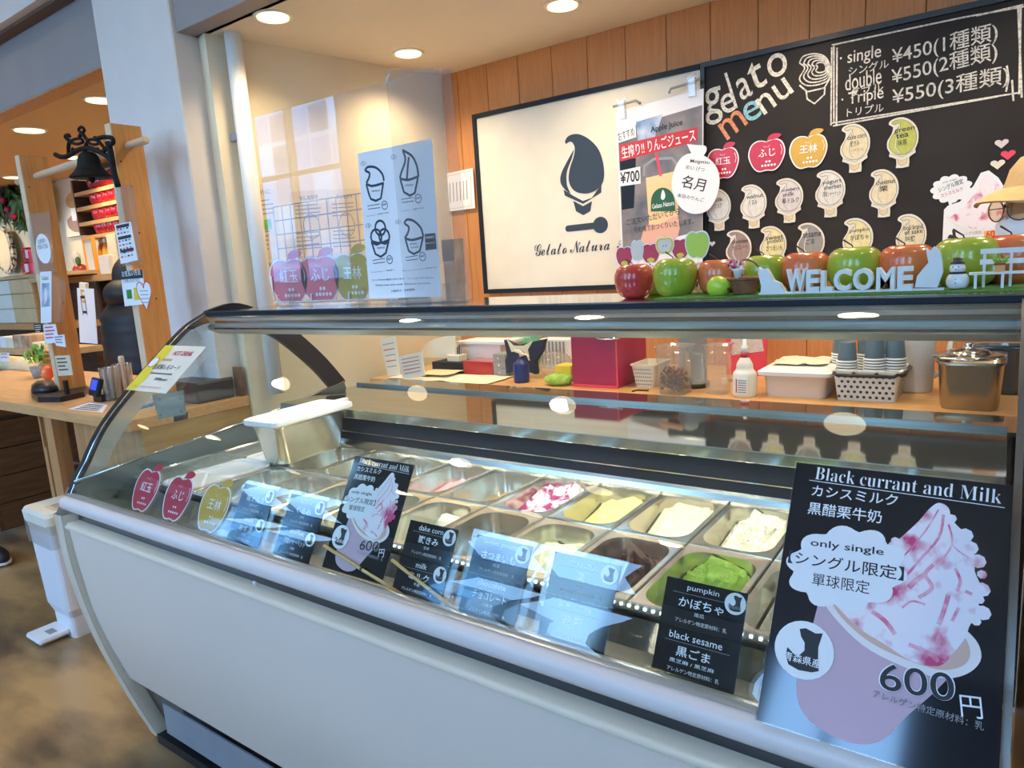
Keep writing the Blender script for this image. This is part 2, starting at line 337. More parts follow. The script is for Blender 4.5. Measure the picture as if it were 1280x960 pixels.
def catmull(pts, k=6):
    out = []; n = len(pts)
    for i in range(n - 1):
        p0 = pts[max(i - 1, 0)]; p1 = pts[i]; p2 = pts[i + 1]; p3 = pts[min(i + 2, n - 1)]
        for j in range(k):
            t = j / k; out.append(tuple(.5 * (2 * p1[d] + (p2[d] - p0[d]) * t + (2 * p0[d] - 5 * p1[d] + 4 * p2[d] - p3[d]) * t * t + (3 * p1[d] - p0[d] - 3 * p2[d] + p3[d]) * t ** 3) for d in range(len(p1))))
    out.append(tuple(pts[-1])); return out
def rrect(w_, h_, r, k=5, cx=0, cy=0):
    out = []
    for (sx_, sy_, a0) in ((1, 1, 0), (-1, 1, 90), (-1, -1, 180), (1, -1, 270)):
        for j in range(k + 1): a = math.radians(a0 + 90 * j / k); out.append((cx + sx_ * (w_ / 2 - r) + r * math.cos(a), cy + sy_ * (h_ / 2 - r) + r * math.sin(a)))
    return out
#@@STRUCTURE
# ================================================================== SETTING
st('floor', B().box((-13, -5, -.1), (4, 5, 0), 'floor_mat'))
st('ceiling', B().box((-2.9, 1.78, 2.4), (3, 3.1, 2.5), 'ceiling_paint'))
st('ceiling_shop', B().box((-13, 1.78, 2.4), (-2.9, 3.9, 2.5), 'ceiling_warm'))
st('ceiling_hall', B().box((-13, -2.1, 3.4), (4, 1.75, 3.5), 'wall_white'))
st('ceiling_atrium', B().box((-13, -4.2, 5.2), (4, -2.0, 5.3), 'wall_white').box((-13, -2.1, 3.5), (4, -2.0, 5.2), 'wall_white'))
b = B().box((-13, 1.70, 2.4), (-3.38, 1.80, 2.72), 'fascia_paint').box((-2.78, 1.70, 2.4), (3.4, 1.80, 2.72), 'fascia_paint').box((-13, 1.70, 2.395), (-3.38, 1.80, 2.402), 'counter_side')
st('trim_1', b)
st('trim_2', B().box((-13, 1.64, 2.715), (-3.38, 1.70, 2.73), 'soffit').box((-2.78, 1.64, 2.715), (3.4, 1.70, 2.73), 'soffit'))
st('trim_3', B().box((-13, 1.60, 2.73), (-3.38, 1.78, 3.4), 'column_paint').box((-2.78, 1.60, 2.73), (3.4, 1.78, 3.4), 'column_paint'))
st('column', B().box((-3.38, 1.68, 0), (-2.78, 2.3, 3.4), 'column_paint', bev=.006))
# left wall of the kiosk, set slightly askew
A_, B_ = Vector((-2.71, 1.78, 0)), Vector((-2.5, 3.0, 0)); FL = Fr(A_, B_ - A_, (0, 0, 1)); LL = (B_ - A_).length
st('wall_left', B().box((-.0, 0, -.1), (LL + .05, 2.4, 0), 'wall_cream', fr=FL))
st('wall_shop', B().box((-13, 3.0, 0), (-2.62, 3.12, 2.4), 'wall_cream'))
wb = st('wall_back', B().box((-2.5, 3.02, 0), (2.6, 3.12, 2.4), 'soffit'))
x = -2.5; i = 0
while x < 2.5:
    w_ = (.105, .192, .192, .19)[i % 4] if i < 2 else .192
    B().box((x + .0015, 3.0, 0), (x + w_ - .0015, 3.02, 2.4), 'plank', bev=.001).build('plank', wb); x += w_; i += 1
# hall: window front behind the customer, side walls
WIN = [(-10.0, -7.7), (-5.3, -3.05), (-1.6, -.5), (1.2, 2.3)]
b = B().box((-13, -4.2, 0), (4, -4.0, 1.3), 'wall_front_m').box((-13, -4.2, 5.0), (4, -4.0, 5.2), 'wall_front_m')
xs = [-13] + [v for w_ in WIN for v in w_] + [4]
for i in range(0, len(xs), 2): b.box((xs[i], -4.2, 1.3), (xs[i + 1], -4.0, 5.0), 'wall_front_m')
st('wall_front', b)
for i, (xa_, xb_) in enumerate(WIN):
    wn = st('window_%d' % (i + 1), B().box((xa_, -4.14, 1.3), (xb_, -4.06, 1.36), 'black').box((xa_, -4.14, 4.94), (xb_, -4.06, 5.0), 'black').box((xa_, -4.14, 2.9), (xb_, -4.06, 2.96), 'black'))
    n_ = max(2, round((xb_ - xa_) / 1.1))
    for j in range(n_ + 1): x_ = xa_ + (xb_ - xa_) * j / n_; B().box((x_ - .03, -4.16, 1.3), (x_ + .03, -4.04, 5.0), 'black').build('mullion', wn)
st('wall_right', B().box((3.9, -4.2, 0), (4.0, 3.1, 5.2), 'wall_front_m'))
st('wall_far_left', B().box((-13.1, -4.2, 0), (-13, 3.9, 5.2), 'wall_cream'))
# outside: a pale building across the street, seen only as reflections
mat('blue_pane_a', (.10, .28, .50), .2, noise_s=.4, noise_a=.3); mat('blue_pane_b', (.25, .50, .68), .2); mat('blue_pane_c', (.05, .10, .18), .2); mat('facade', (.45, .50, .55), .6)
o = tag(B().box((-50, -26, -.1), (-17, -20, 14), 'facade').build('building'), 'blue glazed office block across the street outside the hall windows', 'building')
bw = B()
for i in range(22):
    for j in range(9): bw.box((-49.6 + i * 1.48, -20.06, .6 + j * 1.5), (-48.3 + i * 1.48, -19.98, 1.85 + j * 1.5), random.choice(['blue_pane_a', 'blue_pane_b', 'blue_pane_c', 'blue_pane_a']))
bw.build('window_row', o, kind='stuff')
st('ground', B().box((-30, -40, -.25), (30, -4.2, -.12), 'grey'))
# ceiling downlights
def downlight(x_, y_, z_, label, group, e=45, r=.06, col=(1, .78, .5), m='lamp_warm', lit=True, sz=2.5):
    t = thing('downlight', label, 'ceiling light', (x_, y_, z_), group)
    B().lathe([(r, -.004), (r + .012, -.008), (r + .016, -.002), (r + .016, 0)], 'lamp_ring', (x_, y_, z_)).build('ring', t)
    B().lathe([(.001, -.010), (r * .8, -.0095), (r, -.009), (r, -.004)], m, (x_, y_, z_)).build('lamp_disc', t)
    if lit: spot('downlight_lamp', (x_, y_, z_ - .03), e, col, sz, .9, .06, t)
downlight(-2.37, 1.86, 2.4, 'round warm downlight in kiosk ceiling beside the white pipe', 'kiosk downlights', 24)
downlight(-2.34, 2.58, 2.4, 'round warm downlight in kiosk ceiling above the white framed sign corner', 'kiosk downlights', 34)
for i, (x_, y_) in enumerate([(-1.5, 2.58), (-.7, 2.58), (.2, 2.58), (-1.4, 1.92), (-.4, 1.92), (.6, 1.92)]):
    downlight(x_, y_, 2.4, 'round kiosk ceiling downlight above the %s' % ('framed white sign', 'chalkboard', 'right end of the chalkboard', 'display case middle', 'display case right half', 'area right of the case')[i], 'kiosk downlights above the frame', 30)
downlight(-4.0, 1.96, 2.4, 'round warm downlight in shop ceiling next to the grey column', 'shop downlights', 42, .07)
downlight(-4.97, 1.98, 2.4, 'round warm downlight in shop ceiling at far left', 'shop downlights', 42, .08)
for (x_, y_) in [(-4.6, 2.7), (-5.8, 2.6), (-7.0, 2.6), (-8.4, 2.5)]:
    downlight(x_, y_, 2.4, 'round downlight over the shop shelves hidden by posts and beam', 'shop downlights over the shelves', 44, .07)
HALL = [(-5.9, .83), (-4.5, .84), (-3.1, .85), (-2.0, .84), (-.56, .86), (.8, .86), (-7.05, -.3), (-5.76, -.26), (-3.75, -.26), (-2.8, .1), (-1.83, -.05), (-.5, -.2), (-5.3, -1.25), (-3.88, -1.25), (-2.6, -1.1), (-1.62, -1.25), (-.2, -1.25)]
for i, (x_, y_) in enumerate(HALL):
    downlight(x_, y_, 3.4, 'round downlight in the hall ceiling behind the photographer', 'hall downlights', 16, .085, (1, .86, .65), 'lamp_white', i in (1, 3, 5, 7, 9, 13, 15))
# white service pipe
t = thing('pipe', 'white vertical service pipe in the corner beside the grey column', 'pipe', (-2.64, 1.86, 0))
B().tube([(-2.64, 1.86, .9), (-2.64, 1.86, 2.4)], .034, 'wall_white', 16).build('tube', t)
B().box((-2.74, 1.83, 1.98), (-2.66, 1.85, 2.01), 'grey').build('bracket', t)
# ================================================================== DISPLAY CASE
XL, XR = -2.128, .012
GP = catmull([(.783, .800), (.813, .875), (.858, .957), (.912, 1.028), (1.007, 1.117), (1.105, 1.200), (1.193, 1.268), (1.275, 1.307)], 5)
case = thing('gelato_display_case', 'white curved glass gelato display case with black edged glass end', 'display case', (-1.05, 1.3, 0))
# front panel: bowed sheet tucked in toward the floor
PP = catmull([(.760, .765), (.768, .65), (.785, .50), (.812, .38), (.850, .25)], 4)
def extr(b_, prof, x0, x1, m, th=0, smooth=True):
    b_.sheet([[(x0, y, z) for y, z in prof], [(x1, y, z) for y, z in prof]], m, smooth)
    return b_
b = extr(B(), PP, XL + .035, XR + .05, 'panel_white'); b.sheet([[(XL + .035, y + .02, z) for y, z in PP], [(XR + .05, y + .02, z) for y, z in PP]], 'panel_white')
b.build('front_panel', case)
b = B().sheet([[(XL + .03, y, z) for y, z in [(.753, .757), (.751, .763), (.760, .772), (.790, .772)]], [(XR + .05, y, z) for y, z in [(.753, .757), (.751, .763), (.760, .772), (.790, .772)]]], 'trim_cream')
b.build('panel_top_edge', case)
EP = catmull([(.748, .795), (.752, .65), (.772, .50), (.806, .34), (.855, .17), (.905, .015)], 5)
b = B()
rows = []
for (y, z) in EP: rows.append([(XL - .022, y + .03, z), (XL - .018, y, z), (XL + .012, y - .002, z), (XL + .034, y + .004, z), (XL + .036, y + .04, z)])
b.sheet(rows, 'trim_cream'); b.build('end_trim', case)
b = B().add([(XL - .005, y, z) for y, z in EP] + [(XL - .005, 1.9, .015), (XL - .005, 1.9, .86), (XL - .005, .79, .86)], [tuple(range(len(EP) + 3))], 'panel_white')
b.add([(XL + .03, y, z) for y, z in EP] + [(XL + .03, 1.9, .015), (XL + .03, 1.9, .80), (XL + .03, .79, .80)], [tuple(range(len(EP) + 3))], 'panel_white'); b.build('end_panel', case)
B().box((XL + .03, .87, .25), (XR + .05, 1.0, .262), 'kick').box((XL + .03, .99, .03), (XR + .05, 1.0, .26), 'kick').box((XL + .10, .90, .06), (XR + .05, .905, .16), 'grey').box((XL + .03, .90, .0), (XR + .05, 1.85, .03), 'black').build('kick_base', case)
# shadow gap with dark glossy strip, then rounded white rail
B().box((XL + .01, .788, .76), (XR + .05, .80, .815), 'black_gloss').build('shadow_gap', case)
RP = [(.790, .803), (.775, .802), (.764, .806), (.759, .815), (.760, .828), (.766, .836), (.778, .840), (.80, .838)]
b = extr(B(), RP, XL, XR + .05, 'rail_white'); b.add([(XL, y, z) for y, z in RP], [tuple(range(8))], 'rail_white'); b.build('front_rail', case)
extr(B(), [(.778, .841), (.786, .846), (.800, .842)], XL, XR, 'housing_silver').build('glass_seat', case)
GP = [(y + .004, z + .04 * max(0, 1 - i / 8)) for i, (y, z) in enumerate(GP)]
extr(B(), GP, XL + .004, XR, 'case_glass').build('front_glass', case)
# end frame: black edged arch over the top and down to the rear ledge
ARCH = GP[:-1] + catmull([(1.275, 1.309), (1.371, 1.326), (1.464, 1.296), (1.555, 1.245), (1.64, 1.175), (1.73, 1.085), (1.81, .985)], 4)
def inset(P, d):
    out = []
    for i, p in enumerate(P):
        a = P[max(i - 1, 0)]; c = P[min(i + 1, len(P) - 1)]; dx, dz = c[0] - a[0], c[1] - a[1]; l = math.hypot(dx, dz); out.append((p[0] + dz / l * d, p[1] - dx / l * d))
    return out
nG = len(GP)
o1 = inset(ARCH, -.004); i1 = [inset(ARCH, .014 if k < nG - 6 else .014 + .05 * min(1, (k - nG + 6) / 12))[k] for k in range(len(ARCH))]
b = B().sheet([[(XL - .010, *p) for p in o1], [(XL + .010, *p) for p in o1]], 'black').sheet([[(XL - .010, *p) for p in i1], [(XL - .010, *p) for p in o1]], 'black').sheet([[(XL + .010, *p) for p in o1], [(XL + .010, *p) for p in i1]], 'black')
b.sheet([[(XL + .010, *p) for p in i1], [(XL - .010, *p) for p in i1]], 'black')
b.tube([(XL + .012, y, z) for y, z in inset(GP, -.001)], .0022, 'bright_steel', 6); b.build('end_frame', case)
b = B().poly([p for p in i1] + [(1.78, .86), (.80, .86)], 'case_glass', Fr((XL, 0, 0), (0, 1, 0), (0, 0, 1))); b.build('end_glass', case)
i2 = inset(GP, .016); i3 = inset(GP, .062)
B().sheet([[(XL + .004, *p) for p in i2[:-4]], [(XL + .004, *p) for p in i3[:-4]]], 'band_tint').build('end_glass_band', case)  # translucent grey band along the curved edge of the end glass
B().poly([(.80, .80), (.80, .875), (1.42, .93), (1.80, .985), (1.86, .80)], 'liner_grey', Fr((XL + .016, 0, 0), (0, 1, 0), (0, 0, 1))).build('end_liner', case)
b = B().tube([(XL + .018, .80, .877), (XL + .018, 1.42, .932), (XL + .018, 1.80, .987)], .004, 'bright_steel', 6); b.build('liner_edge', case)
# top deck, rear rail, light housing
B().box((XL + .01, 1.275, 1.296), (XR + .05, 1.62, 1.309), 'bright_steel').build('top_deck', case)
B().box((XL + .01, 1.262, 1.297), (XR + .05, 1.276, 1.308), 'navy', bev=.002).box((XL + .01, 1.262, 1.308), (XR + .05, 1.276, 1.3115), 'bright_steel').box((XL + .01, 1.266, 1.287), (XR + .05, 1.276, 1.297), 'bright_steel').build('deck_front_edge', case)
b = B().sheet([[(XL + .015, y, z) for y, z in [(1.265, 1.288), (1.272, 1.270), (1.262, 1.262), (1.268, 1.250), (1.30, 1.235), (1.40, 1.235), (1.40, 1.296)]], [(XR + .05, y, z) for y, z in [(1.265, 1.288), (1.272, 1.270), (1.262, 1.262), (1.268, 1.250), (1.30, 1.235), (1.40, 1.235), (1.40, 1.296)]]], 'housing_silver', False)
b.build('light_housing', case)
B().box((XL + .05, 1.268, 1.272), (XR + .04, 1.274, 1.286), 'bright_steel').box((XL + .05, 1.264, 1.253), (XR + .04, 1.270, 1.258), 'bright_steel').build('housing_trim', case)
B().box((XL + .1, 1.33, 1.2325), (XR - .03, 1.345, 1.2352), 'led').build('light_tube', case)
area('case_light', (-1.05, 1.338, 1.228), (0, 0, 0), 1.95, .02, 8.5, (1, .96, .84), case)
# rear ledge, recess, well
B().box((XL + .02, 1.50, .952), (XR, 1.86, .962), 'ledge_mirror').box((XL + .02, 1.868, .950), (XR + .05, 2.04, .958), 'ledge_mirror').build('rear_ledge', case)
B().box((XL + .02, 1.495, .935), (XR, 1.503, .963), 'teal_steel', bev=.002).box((XL + .02, 1.858, .945), (XR, 1.868, .972), 'liner_grey').build('ledge_edge', case)
B().box((XL + .02, 1.509, .858), (XR, 1.520, .95), 'navy').box((XL + .02, 1.506, .884), (XR, 1.509, .887), 'steel').build('rear_liner', case)
B().sheet([[(XL + .02, y, z) for y, z in [(1.500, .838), (1.505, .850), (1.512, .862)]], [(XR, y, z) for y, z in [(1.500, .838), (1.505, .850), (1.512, .862)]]], 'steel', False).build('rear_splash', case)
B().box((XL + .02, 2.02, .2), (XR + .05, 2.04, .95), 'wall_white').box((XL + .02, 1.53, .4), (XR, 1.54, .84), 'steel').build('rear_body', case)
b = extr(B(), [(.800, .842), (.835, .815), (.838, .812), (.90, .800), (.93, .835)], XL + .02, XR, 'steel', smooth=False); b.build('front_trough', case)
B().box((XL + .02, .925, .60), (XR, .935, .828), 'steel').box((XL + .02, .935, .60), (XR, 1.53, .61), 'dark_steel').box((XL + .02, 1.226, .80), (XR, 1.232, .832), 'steel').build('well_liner', case)
b = B().box((-1.0, .938, .842), (XR - .02, .9395, .856), 'clear_plastic'); b.build('reflection_cover', case)  # clear strip before the dots that stand for a reflected light
b = B()
for i in range(72): b.box((-1.0 + i * .0138, .9345, .847), (-.9955 + i * .0138, .9375, .851), 'led')  # glowing dots added in place of a light strip's reflection
b.build('strip_reflection', case, kind='stuff')
# right end: slim metal post and dark closing panel
RPo = [(y, z) for y, z in GP]
b = B().sheet([[(XR + .004, *p) for p in inset(RPo, .008)], [(XR + .004, *p) for p in inset(RPo, -.004)], [(XR + .012, *p) for p in inset(RPo, -.004)], [(XR + .012, *p) for p in inset(RPo, .012)]], 'grey_frame', False); b.build('right_frame', case)
B().box((XR + .04, .80, .84), (XR + .055, 2.04, 1.30), 'dark_wood').build('right_panel', case)
b = B().add([(XR + .052, y, z) for y, z in EP] + [(XR + .052, 2.04, .015), (XR + .052, 2.04, .86), (XR + .052, .79, .86)], [tuple(range(len(EP) + 3))], 'panel_white'); b.build('right_end_panel', case)
B().box((-1.232, .757, .788), (-1.222, .760, .796), 'print_white').build('maker_plate', case)
# ------------------------------------------------------------------ gelato pans and gelato
def pan_geo(W_, L_, dep=.12):
    out = [(sx_ * W_ / 2, sy_ * L_ / 2) for sx_, sy_ in ((1, 1), (-1, 1), (-1, -1), (1, -1))]
    k = 5; inn = rrect(W_ - .022, L_ - .030, .045, k); n_ = len(inn)
    outer = []
    for q, (u, v) in enumerate(inn):
        c = out[q // (k + 1)]; outer.append(c)
    b_ = B(); L0 = [(u, v, -.012) for u, v in outer]; L1 = [(u, v, 0) for u, v in outer]
    L2 = [(u * .985, v * .99, .0035) for u, v in outer]; L3 = [(u, v, .002) for u, v in inn]; L4 = [(u * .97, v * .98, -.012) for u, v in inn]; L5 = [(u * .90, v * .95, -dep) for u, v in inn]; L6 = [(u * .6, v * .7, -dep - .004) for u, v in inn]
    b_.sheet([L0, L1, L2], 'pan_steel', False, True); b_.sheet([L2, L3], 'pan_steel', False, True); b_.sheet([L3, L4, L5, L6], 'pan_steel', True, True)
    b_.add(L6, [tuple(range(n_))], 'pan_steel'); return b_
def gel_geo(W_, L_, m, lvl, slope, rough, seed, curl=0):
    rows = []; nr = 20; inn = rrect(W_ - .034, L_ - .040, .040, 9)
    for i in range(nr):
        t_ = 1 - i / (nr - 1) if i < nr - 1 else .0
        row = []
        for (u, v) in inn:
            x_, y_ = u * t_, v * t_
            s_ = 1 if slope > 0 else -1
            h = lvl + abs(slope) * math.tanh(1.3 * (x_ * .6 / (W_ / 2) + s_ * y_ / (L_ / 2) * .9))
            h += 1.5 * rough * (noise.noise(Vector((x_ * 22 + seed, y_ * 22, seed))) + .5 * noise.noise(Vector((x_ * 60, y_ * 60 + seed, 3))) + .35 * noise.noise(Vector((x_ * 140, y_ * 140 + seed, 9))) - .9 * abs(noise.noise(Vector((x_ * 34 + y_ * 12, y_ * 26 + seed, 5)))))
            if curl: h += 1.5 * curl * math.exp(-((x_ - .018 + .3 * y_) / .013) ** 2) * (.5 + .5 * math.cos(y_ * 18 + seed))
            h = max(-.112, h - .012 * (t_ > .93)); fr_ = .94 + .04 * (h + .11) / .11
            row.append((x_ * fr_, y_ * fr_, h))
        rows.append(row)
    return B().sheet(rows, m, True, True)
PW, PL = .1595, .266
ptmp = None
flav = {  # row, column from the right: flavour, material, level, slope, roughness, curl, label words
 (1, 0): ('g_orange', -.045, .02, .012, 0, 'orange gelato'), (1, 1): ('g_vanilla', -.05, .02, .012, 0, 'cream coloured gelato with an orange edge'),
 (1, 2): ('g_chip', -.020, .022, .014, .012, 'cream gelato flecked with green and brown nuts'), (1, 3): ('g_vanilla', -.022, .026, .008, 0, 'smooth pale vanilla gelato'),
 (1, 4): ('g_yellow', -.030, .020, .010, .018, 'yellow green gelato'), (1, 5): ('g_berry', -.016, .012, .018, .008, 'white gelato rippled with purple berry sauce'),
 (1, 6): ('g_hazel', -.075, .045, .010, 0, 'nearly finished light brown gelato'), (1, 7): ('g_pink', -.045, .015, .008, 0, 'pale pink gelato'),
 (1, 8): ('g_hazel', -.08, .02, .01, 0, 'low golden gelato'), (1, 9): ('g_yellow', -.08, .02, .01, 0, 'low yellow gelato'), (1, 10): ('g_white', -.06, .03, .012, .01, 'thin scrapings of white gelato'),
 (0, 0): ('g_white', -.05, .02, .01, 0, 'white gelato'), (0, 1): ('g_sesame', -.030, .012, .010, .012, 'grey speckled black sesame gelato'),
 (0, 2): ('g_green', -.022, .020, .012, .020, 'bright green tea gelato'), (0, 3): ('g_choc', -.050, .042, .016, .022, 'dark chocolate gelato heaped at the far end'),
 (0, 4): ('g_lime', -.040, .022, .010, .018, 'pale cream green gelato'), (0, 5): ('g_darkberry', -.085, -.03, .010, 0, 'nearly finished red grape gelato'),
 (0, 6): ('g_white', -.045, .025, .010, .022, 'white milk gelato'), (0, 7): ('g_lime', -.05, .02, .010, .01, 'pale milk gelato'), (0, 8): ('g_lime', -.06, .02, .010, 0, 'cream gelato'),
 (0, 9): ('g_hazel', -.08, .02, .012, 0, 'beige gelato'), (0, 10): ('g_vanilla', -.07, .02, .012, 0, 'shallow custard gelato')}
pan0 = None
for row in (1, 0):
    for k in range(13):
        cx_ = -.083 - k * .1635; cy_ = (.958 + PL / 2 + .003) if row == 0 else (1.232 + PL / 2); z_ = .836
        fl = flav.get((row, k)); rn = 'rear' if row else 'front'
        lab = ('steel pan in the %s row holding %s' % (rn, fl[5])) if fl else ['steel pan under a clear lid, %s row at glass end' % rn, 'steel pan under a white lid, %s row near glass end' % rn][0 if k == 12 else 1]
        if pan0 is None:
            me_o = pan_geo(PW, PL).build('gelato_pan', base=(0, 0, 0)); me_o.location = (cx_, cy_, z_); pan0 = me_o; o = me_o
        else: o = pan0.copy(); COL.objects.link(o); o.location = (cx_, cy_, z_)
        WL[o.name] = Vector((cx_, cy_, z_)); tag(o, lab, 'pan', 'steel gelato pans in two rows')
        if fl:
            g = gel_geo(PW, PL, fl[0], fl[1], fl[2], fl[3], row * 20 + k * 1.7, fl[4]).build('gelato', base=(0, 0, 0)); g.location = (cx_, cy_, z_)
            tag(g, '%s in the %s row pan' % (fl[5], rn) if k not in (8, 9, 7, 0) else '%s in a %s row pan%s' % (fl[5], rn, {8: ' behind the poster', 9: ' left of the poster', 7: '', 0: ' at right end'}[k]), 'gelato', 'gelato in the display pans')
            WL[g.name] = Vector((cx_, cy_, z_))
        else:
            m = 'lid_clear' if k == 12 else 'white'
            b = B(); L = [rrect(PW - .001, PL - .001, .02, 4), rrect(PW, PL, .02, 4), rrect(PW - .004, PL - .004, .02, 4), rrect(PW - .03, PL - .03, .02, 4), rrect(PW - .036, PL - .036, .02, 4)]
            b.sheet([[(cx_ + u, cy_ + v, z_ + h) for u, v in Lk] for Lk, h in zip(L, (.004, .010, .013, .013, .008))], m, False, True)
            b.add([(cx_ + u, cy_ + v, z_ + .008) for u, v in L[4]], [tuple(range(len(L[4])))], m)
            tag(b.build('pan_lid'), '%s plastic pan lid in the %s row near the glass end' % ('clear' if k == 12 else 'white', rn), 'lid', 'flat lids on the leftmost pans')
# tall lidded container standing on a lid
t = thing('lidded_container', 'tall steel container with white lid standing on a white pan lid', 'container', (-1.80, 1.34, .85))
fc = Fr((-1.80, 1.345, .85), (math.cos(.06), math.sin(.06), 0), (-math.sin(.06), math.cos(.06), 0))
b = B(); LL_ = [(rrect(.105, .24, .03, 5), 0), (rrect(.108, .245, .03, 5), .01), (rrect(.132, .285, .03, 5), .112), (rrect(.138, .292, .03, 5), .114), (rrect(.138, .292, .03, 5), .128)]
b.sheet([[fc.p(u, v, h) for u, v in l_] for l_, h in LL_], 'pan_steel', True, True).add([fc.p(u, v, 0) for u, v in LL_[0][0]], [tuple(range(24))], 'pan_steel'); b.build('body', t)
b = B(); LL_ = [(rrect(.150, .318, .02, 5), .122), (rrect(.156, .324, .02, 5), .126), (rrect(.154, .322, .02, 5), .138), (rrect(.142, .31, .02, 5), .141), (rrect(.12, .29, .02, 5), .141), (rrect(.115, .285, .02, 5), .136)]
b.sheet([[fc.p(u, v, h) for u, v in l_] for l_, h in LL_], 'white', False, True).add([fc.p(u, v, .136) for u, v in LL_[-1][0]], [tuple(range(24))], 'white'); b.build('lid', t)
B().box((-.01, .15, .128), (.012, .20, .14), 'white', fr=Fr(fc.o, fc.U, fc.V)).build('lid_tab', t)
#@@SIGNS
# ================================================================== WALL SIGNS
W1 = wallfr(2.975)
# white framed sign
t = thing('framed_sign', 'white framed shop sign with dark ice cream emblem on wood wall', 'sign', (-1.66, 2.99, 1.28))
x0, x1, z0, z1 = -2.26, -1.085, 1.275, 2.14
B().box((x0, 2.965, z0), (x1, 2.999, z1), 'cream_paper').build('sign_panel', t)
fw = .022
for lo, hi in (((x0 - fw, 2.955, z0 - fw), (x1, 3.0, z0)), ((x0 - fw, 2.955, z1), (x1, 3.0, z1 + fw)), ((x0 - fw, 2.955, z0), (x0, 3.0, z1)), ):
    B().box(lo, hi, 'navy').build('frame_bar', t)
S1 = wallfr(2.9635); H = lambda X, Y: S1.hit(600 + X / 4, 80 + Y / 4)
b = B()
b.poly([H(*q) for q in catmull([(430, 400), (425, 385), (445, 358), (490, 350), (540, 372), (585, 415), (610, 470), (621, 540), (615, 590), (590, 622), (556, 642), (520, 648), (482, 640), (455, 615), (443, 575), (450, 520), (468, 465), (474, 425), (466, 398), (450, 388), (430, 400)], 3)[:-1]], 'logo_navy', S1)
b.poly([H(*q) for q in catmull([(470, 425), (440, 478), (407, 545), (402, 590), (420, 622), (452, 648), (436, 610), (432, 560), (440, 520), (458, 475), (470, 425)], 3)[:-1]], 'logo_navy', S1)
b.poly([H(*q) for q in [(418, 628), (465, 658), (515, 685), (560, 668), (607, 600), (606, 642), (515, 699), (424, 658)]], 'logo_navy', S1)
b.poly([H(*q) for q in [(466, 684), (515, 710), (560, 686), (552, 735), (517, 756), (480, 736)]], 'logo_navy', S1)
cc = H(602, 805); r_ = abs(H(640, 805)[0] - cc[0]); b.disc(cc, r_, 'logo_navy', S1, 0, 28, r_ * .95)
b.ribbon([H(440, 823), H(575, 808)], .030, 'logo_navy', S1); b.disc(H(440, 823), .015, 'logo_navy', S1, 0, 16)
b.text('𝓖𝓮𝓵𝓪𝓽𝓸 𝓝𝓪𝓽𝓾𝓻𝓪', H(275, 962), H(650, 930), .058, 'logo_navy', S1, 0); b.text('𝓣', H(685, 925), H(735, 921), .042, 'logo_navy', S1, 0)
b.build('emblem_print', t)
# chalkboard
t = thing('chalkboard', 'long black chalkboard menu with chalk lettering on the wood wall', 'chalkboard', (-.2, 2.99, 1.28))
B().box((-1.065, 2.972, 1.285), (.80, 2.999, 2.145), 'board').build('board_panel', t)
for lo, hi in (((-1.083, 2.96, 1.265), (.82, 3.0, 1.285)), ((-1.083, 2.96, 2.145), (.82, 3.0, 2.165)), ((-1.083, 2.96, 1.285), (-1.065, 3.0, 2.145)), ((.80, 2.96, 1.285), (.82, 3.0, 2.145))): B().box(lo, hi, 'black').build('frame_bar', t)
K1 = wallfr(2.971); H = lambda X, Y: K1.hit(860 + X * .328, Y * .328)
def hpx(fr, X, Y, h): a = fr.hit(X, Y); c = fr.hit(X, Y - h); return abs(c[1] - a[1])
b = B()
def ct(s_, p, q, h, m='chalk', bold=.004, bb=None, sh=0): (bb or b).text(s_, H(*p), H(*q), hpx(K1, 860 + p[0] * .328, p[1] * .328, h * .328), m, K1, .0005, bold, sh)
ct('g', (70, 482), (135, 465), 140); ct('e', (135, 440), (190, 415), 75); ct('l', (180, 415), (190, 410), 150); ct('a', (205, 385), (250, 360), 85)
ct('t', (250, 350), (305, 320), 110); ct('o', (312, 305), (385, 275), 90)
ct('m', (150, 535), (230, 470), 75, 'chalk_orange'); ct('e', (226, 472), (285, 440), 75, 'chalk_blue'); ct('nu', (292, 440), (405, 350), 75)
ct('· single', (578, 262), (735, 232), 62); ct('シングル', (612, 290), (765, 258), 34); ct('double', (600, 348), (738, 318), 62); ct('ダブル', (615, 375), (745, 345), 34)
ct('· Triple', (585, 418), (745, 388), 60); ct('トリプル', (605, 445), (745, 425), 32)
for s_, p, q in (('¥450(1種類)', (778, 258), (1180, 165)), ('¥550(2種類)', (778, 335), (1180, 238)), ('¥550(3種類)', (778, 412), (1222, 330))): ct(s_, p, q, 78)
for pts in ([(548, 172), (1050, 66)], [(1040, 68), (1280, 25)], [(1100, 60), (1278, 18)], [(545, 470), (1270, 352)], [(552, 480), (1180, 368)], [(548, 180), (545, 478)], [(556, 175), (556, 470)], [(568, 182), (566, 480)], [(1258, 20), (1272, 372)], [(1268, 25), (1262, 360)], [(1235, 305), (1240, 385)], [(1215, 250), (1222, 300), (1212, 350)]):
    b.ribbon([H(*q) for q in pts], .0055, 'chalk', K1, .0004)
sw = catmull([(425, 240), (440, 215), (480, 205), (520, 215), (540, 250), (538, 300), (500, 322), (450, 325), (425, 300), (445, 260), (425, 240)], 4)
for k_ in range(5): b.ribbon([H(482 + (x_ - 482) * (1 - k_ * .17) + k_ * 6, 265 + (y_ - 265) * (1 - k_ * .17) - k_ * 2) for x_, y_ in sw], .005, 'chalk', K1, .0004)
b.ribbon([H(*q) for q in [(425, 325), (455, 350), (520, 335), (540, 300)]], .006, 'chalk', K1, .0004)
b.ribbon([H(*q) for q in [(450, 345), (455, 378), (482, 395), (520, 360), (522, 330)]], .006, 'chalk', K1, .0004)
